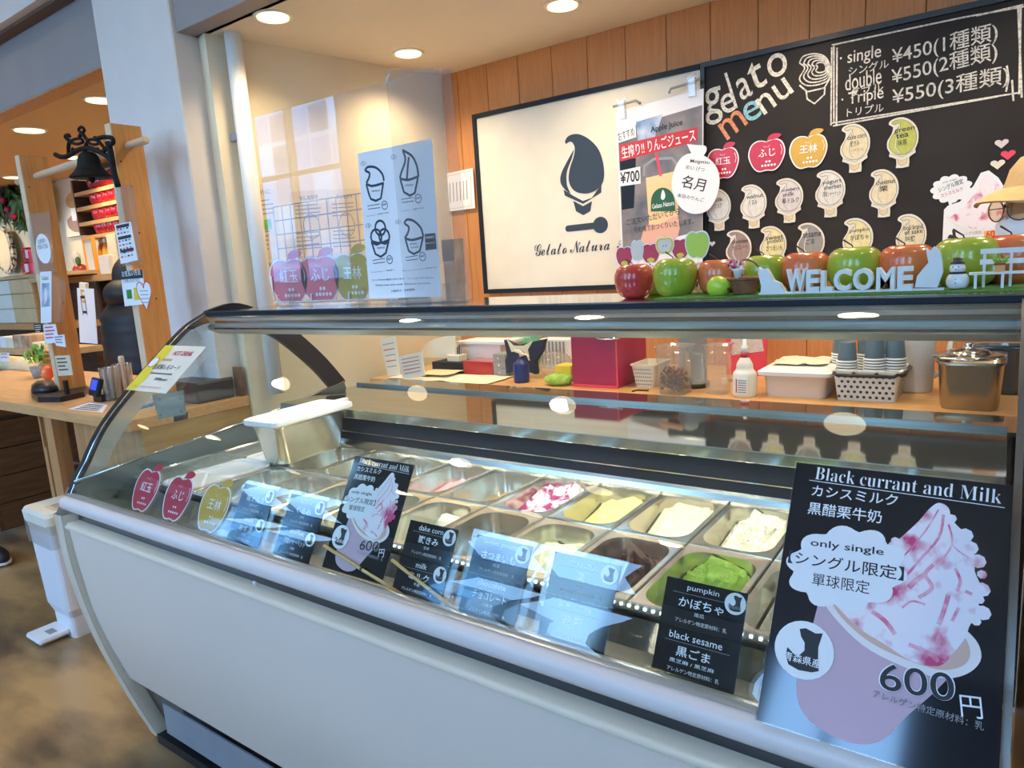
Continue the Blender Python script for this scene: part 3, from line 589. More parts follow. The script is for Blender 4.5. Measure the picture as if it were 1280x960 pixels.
b.build('chalk_writing', t, label='white orange and blue chalk menu lettering')
# flavour cut-outs on the chalkboard
DROP = catmull([(.36, .955), (.22, .93), (.12, .965), (.16, 1.0), (.34, 1.02), (.55, .99), (.78, .89), (.93, .72), (.96, .55), (.88, .40), (.70, .30), (.45, .27), (.22, .33), (.06, .45), (.05, .58), (.16, .72), (.30, .83), (.38, .90), (.36, .955)], 3)[:-1]
OUT = [(.30, .0), (.74, .0), (.74, .20), (.95, .28), (.93, .36), (1.02, .50), (1.02, .70), (.92, .86), (.74, .98), (.50, 1.06), (.22, 1.06), (.04, 1.01), (.02, .94), (.16, .88), (.12, .74), (-.02, .60), (-.02, .44), (.08, .34), (.05, .26), (.30, .19)]
for nm, c in (('t_cream', (.82, .70, .45)), ('t_green', (.55, .58, .12)), ('t_white', (.80, .76, .70)), ('t_pink', (.74, .66, .66)), ('t_brown', (.36, .25, .22)), ('t_yellow', (.85, .74, .38)), ('t_grey', (.34, .32, .31)), ('t_cone', (.80, .62, .38))): mat(nm, c, .7, noise_s=60, noise_a=.15)
def cutout(x0_, y0_, x1_, y1_, m, en, jp, lab, yy=2.966, ex=''):
    fr = wallfr(yy); a = fr.hit(x0_, y1_); c = fr.hit(x1_, y0_); W_, H_ = c[0] - a[0], (fr.hit((x0_ + x1_) / 2, y0_)[1] - fr.hit((x0_ + x1_) / 2, y1_)[1])
    a = (a[0], fr.hit((x0_ + x1_) / 2, y1_)[1])
    f = Fr(fr.p(a[0] + W_ * .05, a[1] + .0), (1, 0, 0), (0, 0, 1)); W_ *= .9; q = lambda u, v: (u * W_, v * H_ * .95)
    t = thing('flavour_cutout', lab, 'menu card', f.p(W_ / 2, 0), 'ice cream shaped flavour cards on the chalkboard')
    B().poly(catmull([q(*p) for p in OUT] + [q(*OUT[0])], 2)[:-1], 'cream_paper', f, 0, .0015).build('card', t)
    b = B().poly([q(*p) for p in DROP], m, f, .0004).ribbon([q(*p) for p in DROP], .0022, 'ink_grey', f, .0006, True)
    b.ribbon([q(.36, .95), q(.40, .80), q(.28, .62), q(.26, .45), q(.40, .32)], .0028, 'cream_paper', f, .0007).ribbon([q(.39, .95), q(.43, .80), q(.31, .62), q(.29, .45), q(.43, .32)], .0015, 'ink_grey', f, .0008)
    b.ribbon([q(.10, .32), q(.50, .22), q(.90, .34)], .0015, 'ink_grey', f, .0006).poly([q(.36, .20), q(.50, .15), q(.66, .20), q(.64, .08), q(.50, .03), q(.38, .08)], 't_cone', f, .0005).ribbon([q(.34, .20), q(.38, .08), q(.50, .03), q(.64, .08), q(.68, .20)], .0015, 'ink_grey', f, .0007)
    b.build('drawing', t)
    b = B(); ls = en.split('/'); yb = .78 - .0 * len(ls)
    for i_, s_ in enumerate(ls): b.text(s_, q(.22 + .06 * i_, .72 - .10 * i_), q(.90 if len(s_) > 4 else .70, .74 - .10 * i_), H_ * .095, 'ink', f, .0009, .01)
    yb = .72 - .10 * len(ls) - .06
    b.text(jp, q(.34 if len(jp) < 4 else .24, yb), q(.66 if len(jp) < 4 else .88, yb + .01), H_ * .12, 'ink', f, .0009, .01)
    if ex: b.text(ex, q(.34, yb - .12), q(.78, yb - .11), H_ * .07, 'ink', f, .0009)
    b.build('lettering', t)
for a in [(1049, 155, 1089, 215, 't_cream', 'dake corn', '嶽きみ', 'cream cone shaped card reading dake corn beside the green one', 2.966, '(とうもろこし)'),
          (1107, 147, 1150, 209, 't_green', 'green/tea', '抹茶', 'green tinted cone card reading green tea, highest on the chalkboard'),
          (883, 236, 914, 288, 't_white', 'milk', 'ミルク', 'white cone card reading milk beside the oval paper'),
          (925, 231, 959, 285, 't_white', 'walnut', 'くるみ', 'speckled white cone card reading walnut'), (968, 223, 1005, 278, 't_pink', 'strawberry/milk', '苺ミルク', 'pale pink cone card reading strawberry milk'),
          (1018, 213, 1058, 271, 't_white', 'yogurt/sherbet', '洋梨シャーベット', 'white cone card reading sherbet under the dake corn card'), (1085, 212, 1125, 271, 't_cream', 'chestnut', '栗', 'cream cone card reading chestnut under the green tea card'),
          (907, 288, 940, 340, 't_brown', 'chocolate', 'チョコレート', 'brown cone card reading chocolate behind the flower basket'), (949, 283, 984, 337, 't_yellow', 'sweet/potato', 'さつまいも', 'yellow cone card reading sweet potato'),
          (995, 279, 1032, 335, 't_grey', 'sesame', 'ごま', 'grey cone card reading sesame'), (1052, 273, 1093, 331, 't_yellow', 'pumpkin', 'かぼちゃ', 'yellow cone card reading pumpkin'),
          (1118, 268, 1160, 329, 't_cream', 'local brand/of sake', '吟醸', 'cream cone card reading local brand of sake')]: cutout(*a)
AP = catmull([(.50, .80), (.40, .84), (.24, .85), (.08, .76), (0, .56), (.02, .36), (.14, .12), (.30, .01), (.50, .03), (.70, .01), (.86, .12), (.98, .36), (1, .56), (.92, .76), (.76, .85), (.60, .84), (.50, .80)], 3)[:-1]
LF = catmull([(.52, .86), (.58, .98), (.74, 1.03), (.92, .98), (.86, .90), (.70, .86), (.52, .86)], 3)[:-1]
def apple_print(b, q, f, m, jp, sz, edge='print_white', n=.0006, w_=.003, dots=True):
    b.poly([q(.5 + (u - .5) * 1.07, .42 + (v - .42) * 1.07) for u, v in AP], edge, f, n - .0003); b.poly([q(*p) for p in AP], m, f, n); b.poly([q(*p) for p in LF], m, f, n); b.ribbon([q(.50, .78), q(.52, .88)], w_, m, f, n)
    b.ribbon([q(.90, .70), q(.95, .55), q(.92, .42)], w_ * .7, edge, f, n + .0003)
    b.text(jp, q(.26, .40), q(.76, .40), None, edge, f, n + .0004, .02)
    b.text('りんご', q(.42, .66), q(.60, .66), None, edge, f, n + .0004)
    if dots:
        for k_ in range(2): b.disc(q(.50 + k_ * .09, .26), sz * .035, edge, f, n + .0004, 8)
        for k_ in range(5): b.disc(q(.38 + k_ * .09, .15), sz * .035, edge, f, n + .0004, 8)
for i, (x0_, y0_, x1_, y1_, m, jp, lab) in enumerate([(885, 177, 922, 225, 'apple_red', '紅玉', 'red apple shaped card half behind the oval paper'), (937, 166, 980, 216, 'apple_red', 'ふじ', 'red apple shaped card between two apple cards'), (988, 160, 1033, 212, 'apple_gold', '王林', 'golden apple shaped card on the chalkboard')]):
    fr = wallfr(2.966); a = fr.hit(x0_, y1_); c = fr.hit(x1_, y0_); W_, H_ = c[0] - a[0], c[1] - a[1]; f = Fr(fr.p(a[0], a[1]), (1, 0, 0), (0, 0, 1)); q = lambda u, v: (u * W_, v * H_)
    t = thing('apple_card', lab, 'menu card', f.p(W_ / 2, 0), 'apple shaped cards on the chalkboard')
    B().poly([q(.5 + (u - .5) * 1.06, .42 + (v - .42) * 1.06) for u, v in AP], 'print_white', f, -.001, .0015).build('card', t)
    b = B(); apple_print(b, q, f, m, jp, W_); b.build('print', t)
HT = [(0, -.5), (.25, -.2), (.5, .1), (.48, .38), (.28, .5), (.08, .42), (0, .28), (-.08, .42), (-.28, .5), (-.48, .38), (-.5, .1), (-.25, -.2)]
for (px, py, m, lab, s_) in [(1252, 180, 't_pink', 'small dusty pink heart sticker, highest of the three', .034), (1260, 194, 'hot_pink', 'small coral red heart sticker, middle of three', .036), (1247, 206, 'cream_paper', 'small white heart sticker, lowest of three', .036), (890, 305, 't_pink', 'small pink heart sticker low at left of chalkboard', .024)]:
    f = wallfr(2.969); c = f.hit(px, py); b = B().poly(catmull([(c[0] + u * s_ * 1.1, c[1] + v * s_ * .85) for u, v in HT] + [(c[0], c[1] - .5 * s_ * .85)], 3)[:-1], m, f, 0, .001); tag(b.build('heart_sticker'), lab, 'sticker', 'heart stickers on the chalkboard')
def cloud(cx_, cy_, rx, ry, n_=11, tail=None, amp=.13):
    pts = []
    for i in range(n_ * 8):
        a = 6.28318 * i / (n_ * 8); k_ = 1 - amp + amp * abs(math.sin(a * n_ / 2)) * 1.2; pts.append((cx_ + rx * k_ * math.cos(a), cy_ + ry * k_ * math.sin(a)))
    return pts
f = wallfr(2.966); c = f.hit(1189, 236); a = f.hit(1210, 220)
t = thing('cloud_sticker', 'white cloud shaped sticker with pink lettering above the green apple', 'sticker', f.p(*c))
B().poly(cloud(*c, .062, .048), 'print_white', f, 0, .001).poly([(c[0] - .01, c[1] - .035), (c[0] + .012, c[1] - .038), (c[0] - .002, c[1] - .062)], 'print_white', f, 0, .001).build('card', t)
rot_ = .25
b = B().text('only single', f.hit(1178, 230), f.hit(1196, 225), .007, 'ink', f, .0006).text('シングル限定', f.hit(1174, 241), f.hit(1205, 229), .018, 'ink', f, .0006, .02).text('カシスミルク', f.hit(1177, 247), f.hit(1204, 238), .013, 'ink_red', f, .0006, .01); b.build('lettering', t)
# sundae poster cut out on the board
CUPX = [(1178, 302), (1180, 262), (1185, 257), (1200, 252), (1217, 232), (1226, 216), (1236, 213), (1248, 222), (1262, 245), (1275, 262), (1282, 300)]
f = wallfr(2.963)
t = thing('sundae_cutout', 'cup of pink streaked soft serve cut-out with orange 600 tag on the chalkboard', 'menu card', f.p(*f.hit(1230, 300)))
B().poly([f.hit(*q) for q in CUPX], 'print_white', f, 0, .0015).build('card', t)
b = B().poly([f.hit(*q) for q in catmull([(1187, 272), (1205, 258), (1222, 236), (1229, 221), (1238, 220), (1250, 232), (1262, 252), (1268, 270), (1250, 286), (1215, 286), (1187, 272)], 3)[:-1]], 'swirl', f, .0006)
b.ribbon([f.hit(*q) for q in catmull([(1183, 270), (1200, 284), (1225, 290), (1255, 287), (1272, 270)], 4)], .008, 'cup_rim', f, .0009); b.disc(f.hit(1191, 294), .019, 'print_white', f, .001); b.poly([f.hit(*q) for q in [(1184, 298), (1187, 293), (1191, 294), (1190, 288), (1194, 288), (1195, 295), (1199, 298)]], 'ink', f, .0012)
b.poly([f.hit(*q) for q in [(1230, 289), (1262, 286), (1263, 298), (1231, 301)]], 'orange', f, .001); b.text('600円', f.hit(1233, 298), f.hit(1260, 295), .028, 'ink_red', f, .0013, .02); b.text('シングル限定', f.hit(1203, 295), f.hit(1227, 292), .012, 'ink_grey', f, .001); b.build('print', t)
# hanging drink poster
PF = wallfr(2.935); H = lambda X, Y: PF.hit(600 + X / 4, 80 + Y / 4); G = lambda X, Y: PF.hit(700 + X / 4, 200 + Y / 4)
t = thing('drink_poster', 'hanging paper poster of apple juice cup with red banner on wood wall', 'poster', PF.p(*PF.hit(826, 330)))
B().poly([H(680, 240), H(1118, 122), H(1112, 990), H(712, 1085)], 'paper', PF, 0, .001).build('sheet', t)
b = B().poly([H(690, 330), H(1112, 205), H(1112, 830), H(715, 935)], 'photo_dark', PF, .0005)
b.poly([H(780, 290), H(915, 250), H(870, 380), H(790, 385)], 'sky_print', PF, .0008).poly([H(700, 480), H(780, 470), H(770, 720), H(710, 730)], 'teal_steel' if 0 else 'navy', PF, .0007)
b.poly([H(830, 570), H(1000, 530), H(985, 870), H(850, 880)], 'juice', PF, .0009).poly(catmull([H(800, 900), H(830, 810), H(900, 800), H(985, 760), H(990, 860), H(900, 930), H(800, 960), H(800, 900)], 3)[:-1], 'skin_print', PF, .0010)
b.ribbon([H(820, 560), H(822, 510), H(870, 475), H(960, 470), H(1000, 520)], .012, 'grey', PF, .0010).ribbon([H(880, 440), H(905, 560)], .012, 'hot_pink', PF, .0011)
gl = [H(855, 738)] + [H(915 + 60 * math.cos(a_ / 10 * 3.1416 + 3.1416) * 1.0, 690 + 72 * math.sin(a_ / 10 * 3.1416 + 3.1416)) for a_ in range(11)] + [H(978, 735)]
b.poly(gl, 'green_label', PF, .0012); b.text('Gelato Natura', H(862, 725), H(972, 705), .02, 'print_white', PF, .0016, .01); b.poly(catmull([H(905, 672), H(908, 645), H(916, 628), H(926, 650), H(925, 670), H(915, 680), H(905, 672)], 2)[:-1], 'print_white', PF, .0016)
b.poly([H(697, 405), H(1088, 315), H(1090, 385), H(703, 488)], 'ink_red', PF, .0013); b.text('生搾り!! りんごジュース', H(712, 475), H(1080, 385), .052, 'print_white', PF, .0018, .03)
b.text('Apple Juice', H(855, 352), H(1015, 312), .030, 'ink', PF, .0018, .02)
b.poly([H(692, 330), H(778, 305), H(782, 365), H(694, 395)], 'paper', PF, .0014); b.text('おすすめ', H(696, 388), H(776, 358), .038, 'ink', PF, .0018, .005)
b.poly([H(697, 535), H(802, 512), H(804, 598), H(702, 612)], 'paper', PF, .0014); b.text('¥700', H(704, 600), H(800, 585), .05, 'ink', PF, .0018, .02)
b.text('ご注文いただいてから', H(735, 808), H(1000, 752), .028, 'ink', PF, .002, .005); b.text('その場でおつくりいたします。', H(772, 845), H(1070, 800), .026, 'ink', PF, .002, .005); b.build('print', t, label='printed juice photo with red banner')
for (X, Y) in ((715, 210), (1065, 95)):
    c = H(X, Y); b = B()
    b.ribbon([(c[0] - .022, c[1] + .03), (c[0], c[1]), (c[0] + .02, c[1] + .03)], .012, 'clear_plastic', PF, .02).box((c[0] - .015, c[1] - .055, .002), (c[0] + .015, c[1] + .02, .02), 'clear_plastic', fr=PF); b.build('clip', t, label='clear plastic clip')
for pts in ([(672, 215), (785, 185), (808, 200)], [(950, 150), (960, 125), (1075, 92), (1105, 75)]): B().tube([PF.p(*H(*q), .012) for q in pts], .006, 'grey', 6).build('hook_rod', t)
# oval paper with handwriting
f = wallfr(2.925); c = f.hit(869, 227); t = thing('oval_paper', 'white apple shaped paper with handwriting overlapping the drink poster', 'paper sign', f.p(*c))
H2 = lambda X, Y: f.hit(600 + X / 4, 80 + Y / 4)
B().poly([H2(*q) for q in catmull([(1035, 450), (1080, 445), (1140, 470), (1185, 520), (1198, 590), (1180, 670), (1140, 730), (1075, 750), (1010, 725), (970, 660), (957, 600), (975, 520), (1005, 470), (1035, 450)], 4)[:-1]], 'paper', f, 0, .001).poly([H2(*q) for q in catmull([(1035, 400), (1080, 405), (1128, 410), (1130, 440), (1100, 468), (1060, 450), (1035, 400)], 3)[:-1]], 'paper', f, 0, .001).build('card', t)
b = B().text('Meigetsu', H2(1050, 498), H2(1145, 505), .018, 'ink', f, .0006, .01).text('めい げつ', H2(1028, 525), H2(1120, 540), .018, 'ink', f, .0006).text('名月', H2(1002, 615), H2(1118, 640), .052, 'ink', f, .0006, .02).text('本日のりんご', H2(985, 665), H2(1118, 690), .016, 'ink', f, .0006, .01); b.build('lettering', t)
# certificate near the wall corner
f = wallfr(2.985); t = thing('certificate', 'small white certificate sheet on wood wall near the corner', 'certificate', f.p(*f.hit(570, 262)))
B().poly([f.hit(548, 219), f.hit(591, 210), f.hit(594, 260), f.hit(550, 266)], 'paper', f, 0, .001).build('sheet', t)
b = B().ribbon([f.hit(551, 222), f.hit(588, 214), f.hit(590, 257), f.hit(553, 263)], .006, 'aged_paper', f, .0004, True)
for i in range(7): b.ribbon([f.hit(558 + i * 4.2, 230 - i * .8), f.hit(559 + i * 4.2, 254 - i * .8)], .006, 'ink_grey', f, .0005)
b.build('lettering', t)
#@@CASETOP
# ================================================================== ON TOP OF THE CASE
ZT = 1.3095
def text3d(body, th, bold=.0, shear=0):
    c = bpy.data.curves.new('t', 'FONT'); c.body = body; c.size = 1; c.resolution_u = 3; c.offset = bold; c.extrude = th / 2; c.shear = shear
    o = bpy.data.objects.new('t', c); me = bpy.data.meshes.new_from_object(o); vs = [tuple(v.co) for v in me.vertices]; fs = [tuple(p.vertices) for p in me.polygons]
    bpy.data.objects.remove(o); bpy.data.curves.remove(c); bpy.data.meshes.remove(me); return vs, fs
# clear acrylic screens
t = thing('acrylic_screen', 'large clear acrylic screen standing on the left of the case top', 'screen', (-1.6, 1.45, ZT))
fA = wallfr(1.45); B().poly([fA.hit(318, 147), fA.hit(548, 83), (-1.216, ZT), (-1.996, ZT)], 'acrylic', fA, 0, .003).build('sheet', t)
for x_ in (-1.93, -1.6, -1.27): B().box((x_ - .012, 1.41, ZT), (x_ + .012, 1.49, ZT + .004), 'acrylic').box((x_ - .002, 1.452, ZT), (x_ + .002, 1.49, ZT + .05), 'acrylic').build('foot', t)
for (px, py) in ((486, 101),): B().tube([fA.p(*fA.hit(px + a, py + b_), .004) for a, b_ in ((2, -8), (-1, -2), (2, 4), (-2, 5), (0, 0))], .003, 'print_white', 6).build('hook', t)
t = thing('acrylic_side_panel', 'narrow clear acrylic panel overlapping the right edge of the large screen', 'screen', (-1.25, 1.42, ZT))
f2 = Fr((-1.36, 1.405, ZT), (1, .28, 0), (0, 0, 1)); B().poly([(0, 0), (.20, 0), (.185, .59), (.0, .61)], 'acrylic', f2, 0, .003).build('sheet', t); B().box((0, 0, 0), (.2, .004, .03), 'acrylic', fr=f2).build('foot', t)
# price sheet with four cups
fS = wallfr(1.444); H = lambda X, Y: fS.hit(300 + X / 4, 80 + Y / 4)
t = thing('cup_price_sheet', 'white sheet of four drawn ice cream cups and spoons on the acrylic screen', 'paper sign', fS.p(*fS.hit(505, 372)))
a, b1, c, d = fS.hit(447, 192), fS.hit(540, 173), fS.hit(552, 371), fS.hit(462, 373)
B().poly([a, b1, c, d], 'paper', fS, 0, .0008).build('sheet', t)
b = B(); lw = .0068
def rb(pts, w_=.0068, cl=False, k=3): b.ribbon(catmull([H(*q) for q in pts], k), w_, 'logo_navy', fS, .0005, cl)
rb([(625, 535), (640, 515), (680, 518), (712, 550), (720, 585)]); rb([(628, 535), (648, 545), (645, 570), (632, 595)]); rb([(632, 597), (660, 610), (720, 595)]); rb([(632, 600), (645, 650), (655, 675), (680, 684), (705, 672), (716, 600)], k=1)
rb([(812, 430), (860, 460), (885, 510), (893, 565)]); rb([(815, 435), (828, 480), (808, 540), (800, 572)]); rb([(800, 572), (840, 580), (893, 562)]); rb([(845, 465), (840, 510), (835, 575)]); rb([(802, 575), (820, 640), (850, 658), (875, 645), (890, 570)], k=1)
for cx_, cy_, r_ in ((702, 820, 26), (682, 865, 27), (722, 862, 26)): p_ = H(cx_, cy_); q_ = H(cx_ + r_, cy_); rr = abs(q_[0] - p_[0]); b.ribbon([(p_[0] + rr * math.cos(i_ * .5236), p_[1] + rr * math.sin(i_ * .5236)) for i_ in range(12)], lw, 'logo_navy', fS, .0005, True)
rb([(658, 885), (700, 895), (745, 880)]); rb([(658, 888), (678, 950), (705, 964), (730, 945), (744, 885)], k=1)
rb([(822, 800), (835, 778), (870, 785), (905, 820), (918, 865)]); rb([(825, 800), (845, 815), (840, 845), (825, 870)]); rb([(825, 870), (860, 880), (918, 865)]); rb([(828, 875), (845, 935), (870, 950), (900, 935), (915, 870)], k=1)
for s_, x_, y_ in (('①', 604, 510), ('②', 756, 478), ('③', 630, 820), ('④', 780, 802)): b.text(s_, H(x_, y_), H(x_ + 27, y_ - 3), .012, 'ink', fS, .0006)
for s_, x_, y_ in (('SINGLE', 660, 640), ('DOUBLE', 828, 612), ('TRIPLE', 685, 925), ('SPECIAL', 850, 905), ('FLAVOR', 855, 922)): b.text(s_, H(x_, y_), H(x_ + 40, y_ - 4), .0045, 'ink', fS, .0006, .02)
for (x_, y_, s_) in ((640, 728, '¥450'), (808, 695, '¥550'), (665, 1000, '¥550'), (830, 985, '¥600')):
    p_ = H(x_ + 84, y_ - 22); r_ = .0115; b.ribbon([(p_[0] + r_ * math.cos(i_ * .449), p_[1] + r_ * math.sin(i_ * .449)) for i_ in range(14)], .0022, 'logo_navy', fS, .0005, True)
    q0, q1 = H(x_ + 60, y_ - 28), H(x_, y_ - 18); q2, q3 = H(x_ + 2, y_ - 2), H(x_ + 62, y_ - 10); b.ribbon([q0, q1, q2, q3], .002, 'logo_navy', fS, .0005); b.text(s_, (p_[0] - .008, p_[1] - .002), (p_[0] + .008, p_[1]), .006, 'ink', fS, .0006, .02)
for s_, p, q in (('Two flavor / 2種類の場合', (632, 765), (748, 745)), ('Two flavor / 2種類の場合', (805, 740), (925, 722)), ('Three flavor / 3種類の', (655, 1045), (775, 1032)), ('Black Currant and Milk / 黒醋栗牛奶', (815, 1038), (985, 1020))): b.text(s_, H(*p), H(*q), .004, 'ink', fS, .0006)
b.text('カップのみの販売となります。コーンはございません。', H(662, 1085), H(975, 1072), .0055, 'ink', fS, .0006, .015); b.text('Only cups are sold. There is no corn.', H(680, 1113), H(955, 1102), .0065, 'ink', fS, .0006, .01); b.text('只售杯子。没有圆锥。', H(758, 1142), H(880, 1132), .0065, 'ink', fS, .0006, .02)
b.poly([H(925, 850), H(978, 845), H(985, 925), H(930, 932)], 'ink', fS, .0005); b.text('数量限定', H(932, 875), H(975, 870), .007, 'print_white', fS, .001); b.text('Black Currant', H(932, 900), H(978, 895), .004, 'print_white', fS, .001)
b.build('print', t, label='navy cup drawings and small print')
# wire rack with apple cards
t = thing('wire_rack', 'white wire grid rack behind the acrylic screen', 'rack', (-1.8, 1.52, ZT))
b = B(); xa, xb, za, zb = -2.05, -1.46, ZT + .006, 1.640
for i in range(14): x_ = xa + i * (xb - xa) / 13; b.tube([(x_, 1.52, za), (x_, 1.52, zb)], .0016, 'grey', 5)
for i in range(8): z_ = za + i * (zb - za) / 7; b.tube([(xa, 1.5215, z_), (xb, 1.5215, z_)], .0018, 'grey', 5)
b.build('grid', t, kind='stuff'); b = B().tube([(xa, 1.48, ZT + .02), (xa, 1.48, ZT + .10), (xa, 1.52, ZT + .10)], .003, 'print_white', 6).tube([(xa, 1.478, ZT + .012), (xb, 1.478, ZT + .012)], .003, 'print_white', 6)
for i in range(4): x_ = xa + .02 + i * .18; b.tube([(x_, 1.478, ZT + .004), (x_, 1.478, ZT + .035), (x_, 1.50, ZT + .035)], .003, 'print_white', 6)
b.build('bottom_rail', t)
fR = wallfr(1.485)
for i, (x0_, y0_, x1_, y1_, m, jp, lab) in enumerate([(343, 316, 383, 385, 'apple_pink', '紅玉', 'left red apple sign on the wire rack with falling leaf'), (381, 313, 423, 385, 'apple_pink', 'ふじ', 'middle pink red apple sign on the wire rack'), (422, 309, 463, 384, 'apple_olive', '王林', 'olive yellow apple sign beside the cup price sheet')]):
    a = fR.hit(x0_, y1_); c = fR.hit(x1_, y0_); W_, H_ = (c[0] - a[0]) * .95, c[1] - a[1]; f = Fr(fR.p(a[0], ZT + .008), (1, 0, 0), (0, 0, 1)); H_ *= .95; q = lambda u, v, W_=W_, H_=H_: (u * W_, v * H_)
    t = thing('apple_sign', lab, 'sign', f.p(W_ / 2, 0), 'apple signs on the wire rack'); B().poly([q(.5 + (u - .5) * 1.06, .42 + (v - .42) * 1.06) for u, v in AP], 'print_white', f, -.001, .0015).build('card', t)
    b = B(); apple_print(b, q, f, m, jp, W_); b.build('print', t)
# notices on the askew left wall
for i, (qd, lab) in enumerate([([(310, 232), (347, 228), (350, 320), (316, 325)], 'beige notice sheet with green picture on left kiosk wall'), ([(363, 240), (408, 236), (410, 318), (367, 322)], 'beige notice sheet with ring diagram, middle of left wall'), ([(410, 238), (450, 235), (452, 316), (413, 318)], 'beige notice sheet with ring diagram behind the cup sheet'), ([(318, 326), (350, 323), (350, 384), (322, 386)], 'lower beige list sheet beside the apple signs')]):
    f = Fr(FL.p(0, 0, .004), FL.U, (0, 0, 1)); P_ = [f.hit(*q_) for q_ in qd]; t = thing('notice_sheet', lab, 'notice', f.p(*P_[3]), 'notices on left wall'); B().poly(P_, 'aged_paper', f, 0, .001).build('sheet', t)
    b = B(); bi = lambda u, v: tuple((P_[0][d_] * (1 - u) + P_[1][d_] * u) * v + (P_[3][d_] * (1 - u) + P_[2][d_] * u) * (1 - v) for d_ in (0, 1))
    b.text('完熟りんご' if i == 0 else 'おしながき', bi(.25, .86), bi(.75, .86), .02, 'ink', f, .0008)
    for k_ in range(12):
        if 3 < k_ < 7 and i in (0, 1, 2): continue
        b.ribbon([bi(.1, .78 - k_ * .06), bi(.55 + .3 * random.random(), .78 - k_ * .06)], .005, 'ink_grey', f, .0006)
    if i in (1, 2): c_ = bi(.55, .45); b.ribbon([(c_[0] + .042 * math.cos(a_ * .4), c_[1] + .055 * math.sin(a_ * .4)) for a_ in range(16)], .004, 'ink_grey', f, .0007, True)
    if i == 0: b.poly([bi(.25, .38), bi(.75, .38), bi(.7, .52), bi(.3, .52)], 'leaf_lime', f, .0007)
    b.build('lettering', t)
f = wallfr(1.56); 
t = thing('louvred_box', 'small white louvred box behind the cup price sheet', 'box', (-1.42, 1.58, ZT)); a = f.hit(484, 372); c = f.hit(541, 384)
B().box((a[0], 1.555, ZT), (c[0], 1.61, ZT + .045), 'white').build('body', t)
for i in range(4): B().box((a[0] + .01, 1.552, ZT + .006 + i * .009), (c[0] - .01, 1.556, ZT + .010 + i * .009), 'grey').build('slat', t)
f = wallfr(1.57); a = f.hit(553, 300); c = f.hit(578, 378)
t = thing('framed_photo', 'small brownish photo of a building leaning behind the acrylic edge', 'picture', (a[0] + .03, 1.57, ZT)); B().box((a[0], 1.567, ZT), (a[0] + .075, 1.573, a[1]), 'photo_brown').build('print', t); B().box((a[0], 1.564, ZT + .11), (a[0] + .04, 1.567, ZT + .17), 'photo_dark').build('picture_patch', t)
# ornamental apples
def apple(name, px, py, r, m, lab, y_=1.43, stem=True, squash=.92, grp='apples along the case top', lean=0):
    c = on(px, py, 1, y_); t = thing(name, lab, 'apple', (c.x, y_, ZT), grp)
    pr = [(.001, .20), (.25, .05), (.50, 0.0), (.78, .22), (.93, .55), (1.0, .95), (.98, 1.30), (.85, 1.62), (.60, 1.80), (.38, 1.80), (.18, 1.68), (.001, 1.50)]
    pr = catmull(pr, 3); b_ = B(); b_.lathe([(max(.0005, u * r), v * r * squash) for u, v in pr], m, (c.x, y_, ZT), 28)
    b_.v = [(x_ + .04 * r * math.sin(3 * math.atan2(y2 - y_, x_ - c.x)) * 0 , y2, z_) for x_, y2, z_ in b_.v]; b_.build('body', t)
    if stem: B().tube([(c.x, y_, ZT + 1.5 * r * squash), (c.x - .1 * r, y_, ZT + 1.9 * r * squash), (c.x - .4 * r, y_ - .1 * r, ZT + 2.15 * r * squash)], [r * .03, r * .025, r * .035], 'stem', 6).build('stem', t)
apple('apple', 820, 350, .036, 'fruit_green', 'yellow green apple half hidden behind the red and green pair', 1.52)
apple('apple', 793, 355, .0435, 'fruit_red', 'dark red apple with long stem, leftmost on the case top', 1.42)
apple('apple', 844, 350, .0465, 'fruit_green', 'glossy green apple beside the dark red one', 1.42, squash=.95)
apple('apple', 898, 345, .043, 'fruit_orange', 'orange red apple behind the flower basket', 1.45)
apple('apple', 957, 343, .045, 'fruit_green', 'green apple behind the white sitting cat', 1.49)
apple('apple', 1007, 340, .046, 'fruit_orange', 'red apple with bent stem behind the letters WEL', 1.47)
apple('apple', 1068, 338, .0485, 'fruit_green', 'large green apple behind the letters CO', 1.46)
apple('apple', 1133, 335, .0475, 'fruit_orange', 'orange apple behind the letters ME', 1.46)
apple('apple', 1207, 330, .0515, 'fruit_green', 'large green apple behind the little snowman', 1.46)
apple('apple', 1266, 330, .0515, 'fruit_orange', 'orange apple behind the white toy bench', 1.50)
c = on(897, 360, 1, 1.36); t = thing('lime_ornament', 'small bright yellow green pear beside the wicker basket', 'fruit', (c.x, 1.36, ZT))
b = B(); b.ell((0, 0, .021), (.0215, .020, .021), 'lime', 18, 12, lambda d: 1 + .25 * max(0, d.x) ** 3); b.v = [(c.x + x_, 1.36 + y_, ZT + z_) for x_, y_, z_ in b.v]; b.build('body', t); B().ell((c.x + .024, 1.352, ZT + .016), (.003, .003, .003), 'stem', 8, 6).build('tip', t)
# turf strip
tag(B().box((on(848, 372, 2, ZT).x - .02, 1.30, ZT - .0005), (XR + .02, 1.56, ZT + .004), 'turf').build('turf_mat', kind='stuff'), 'strip of green artificial turf under the ornaments', 'turf')
ZB = ZT + .0045
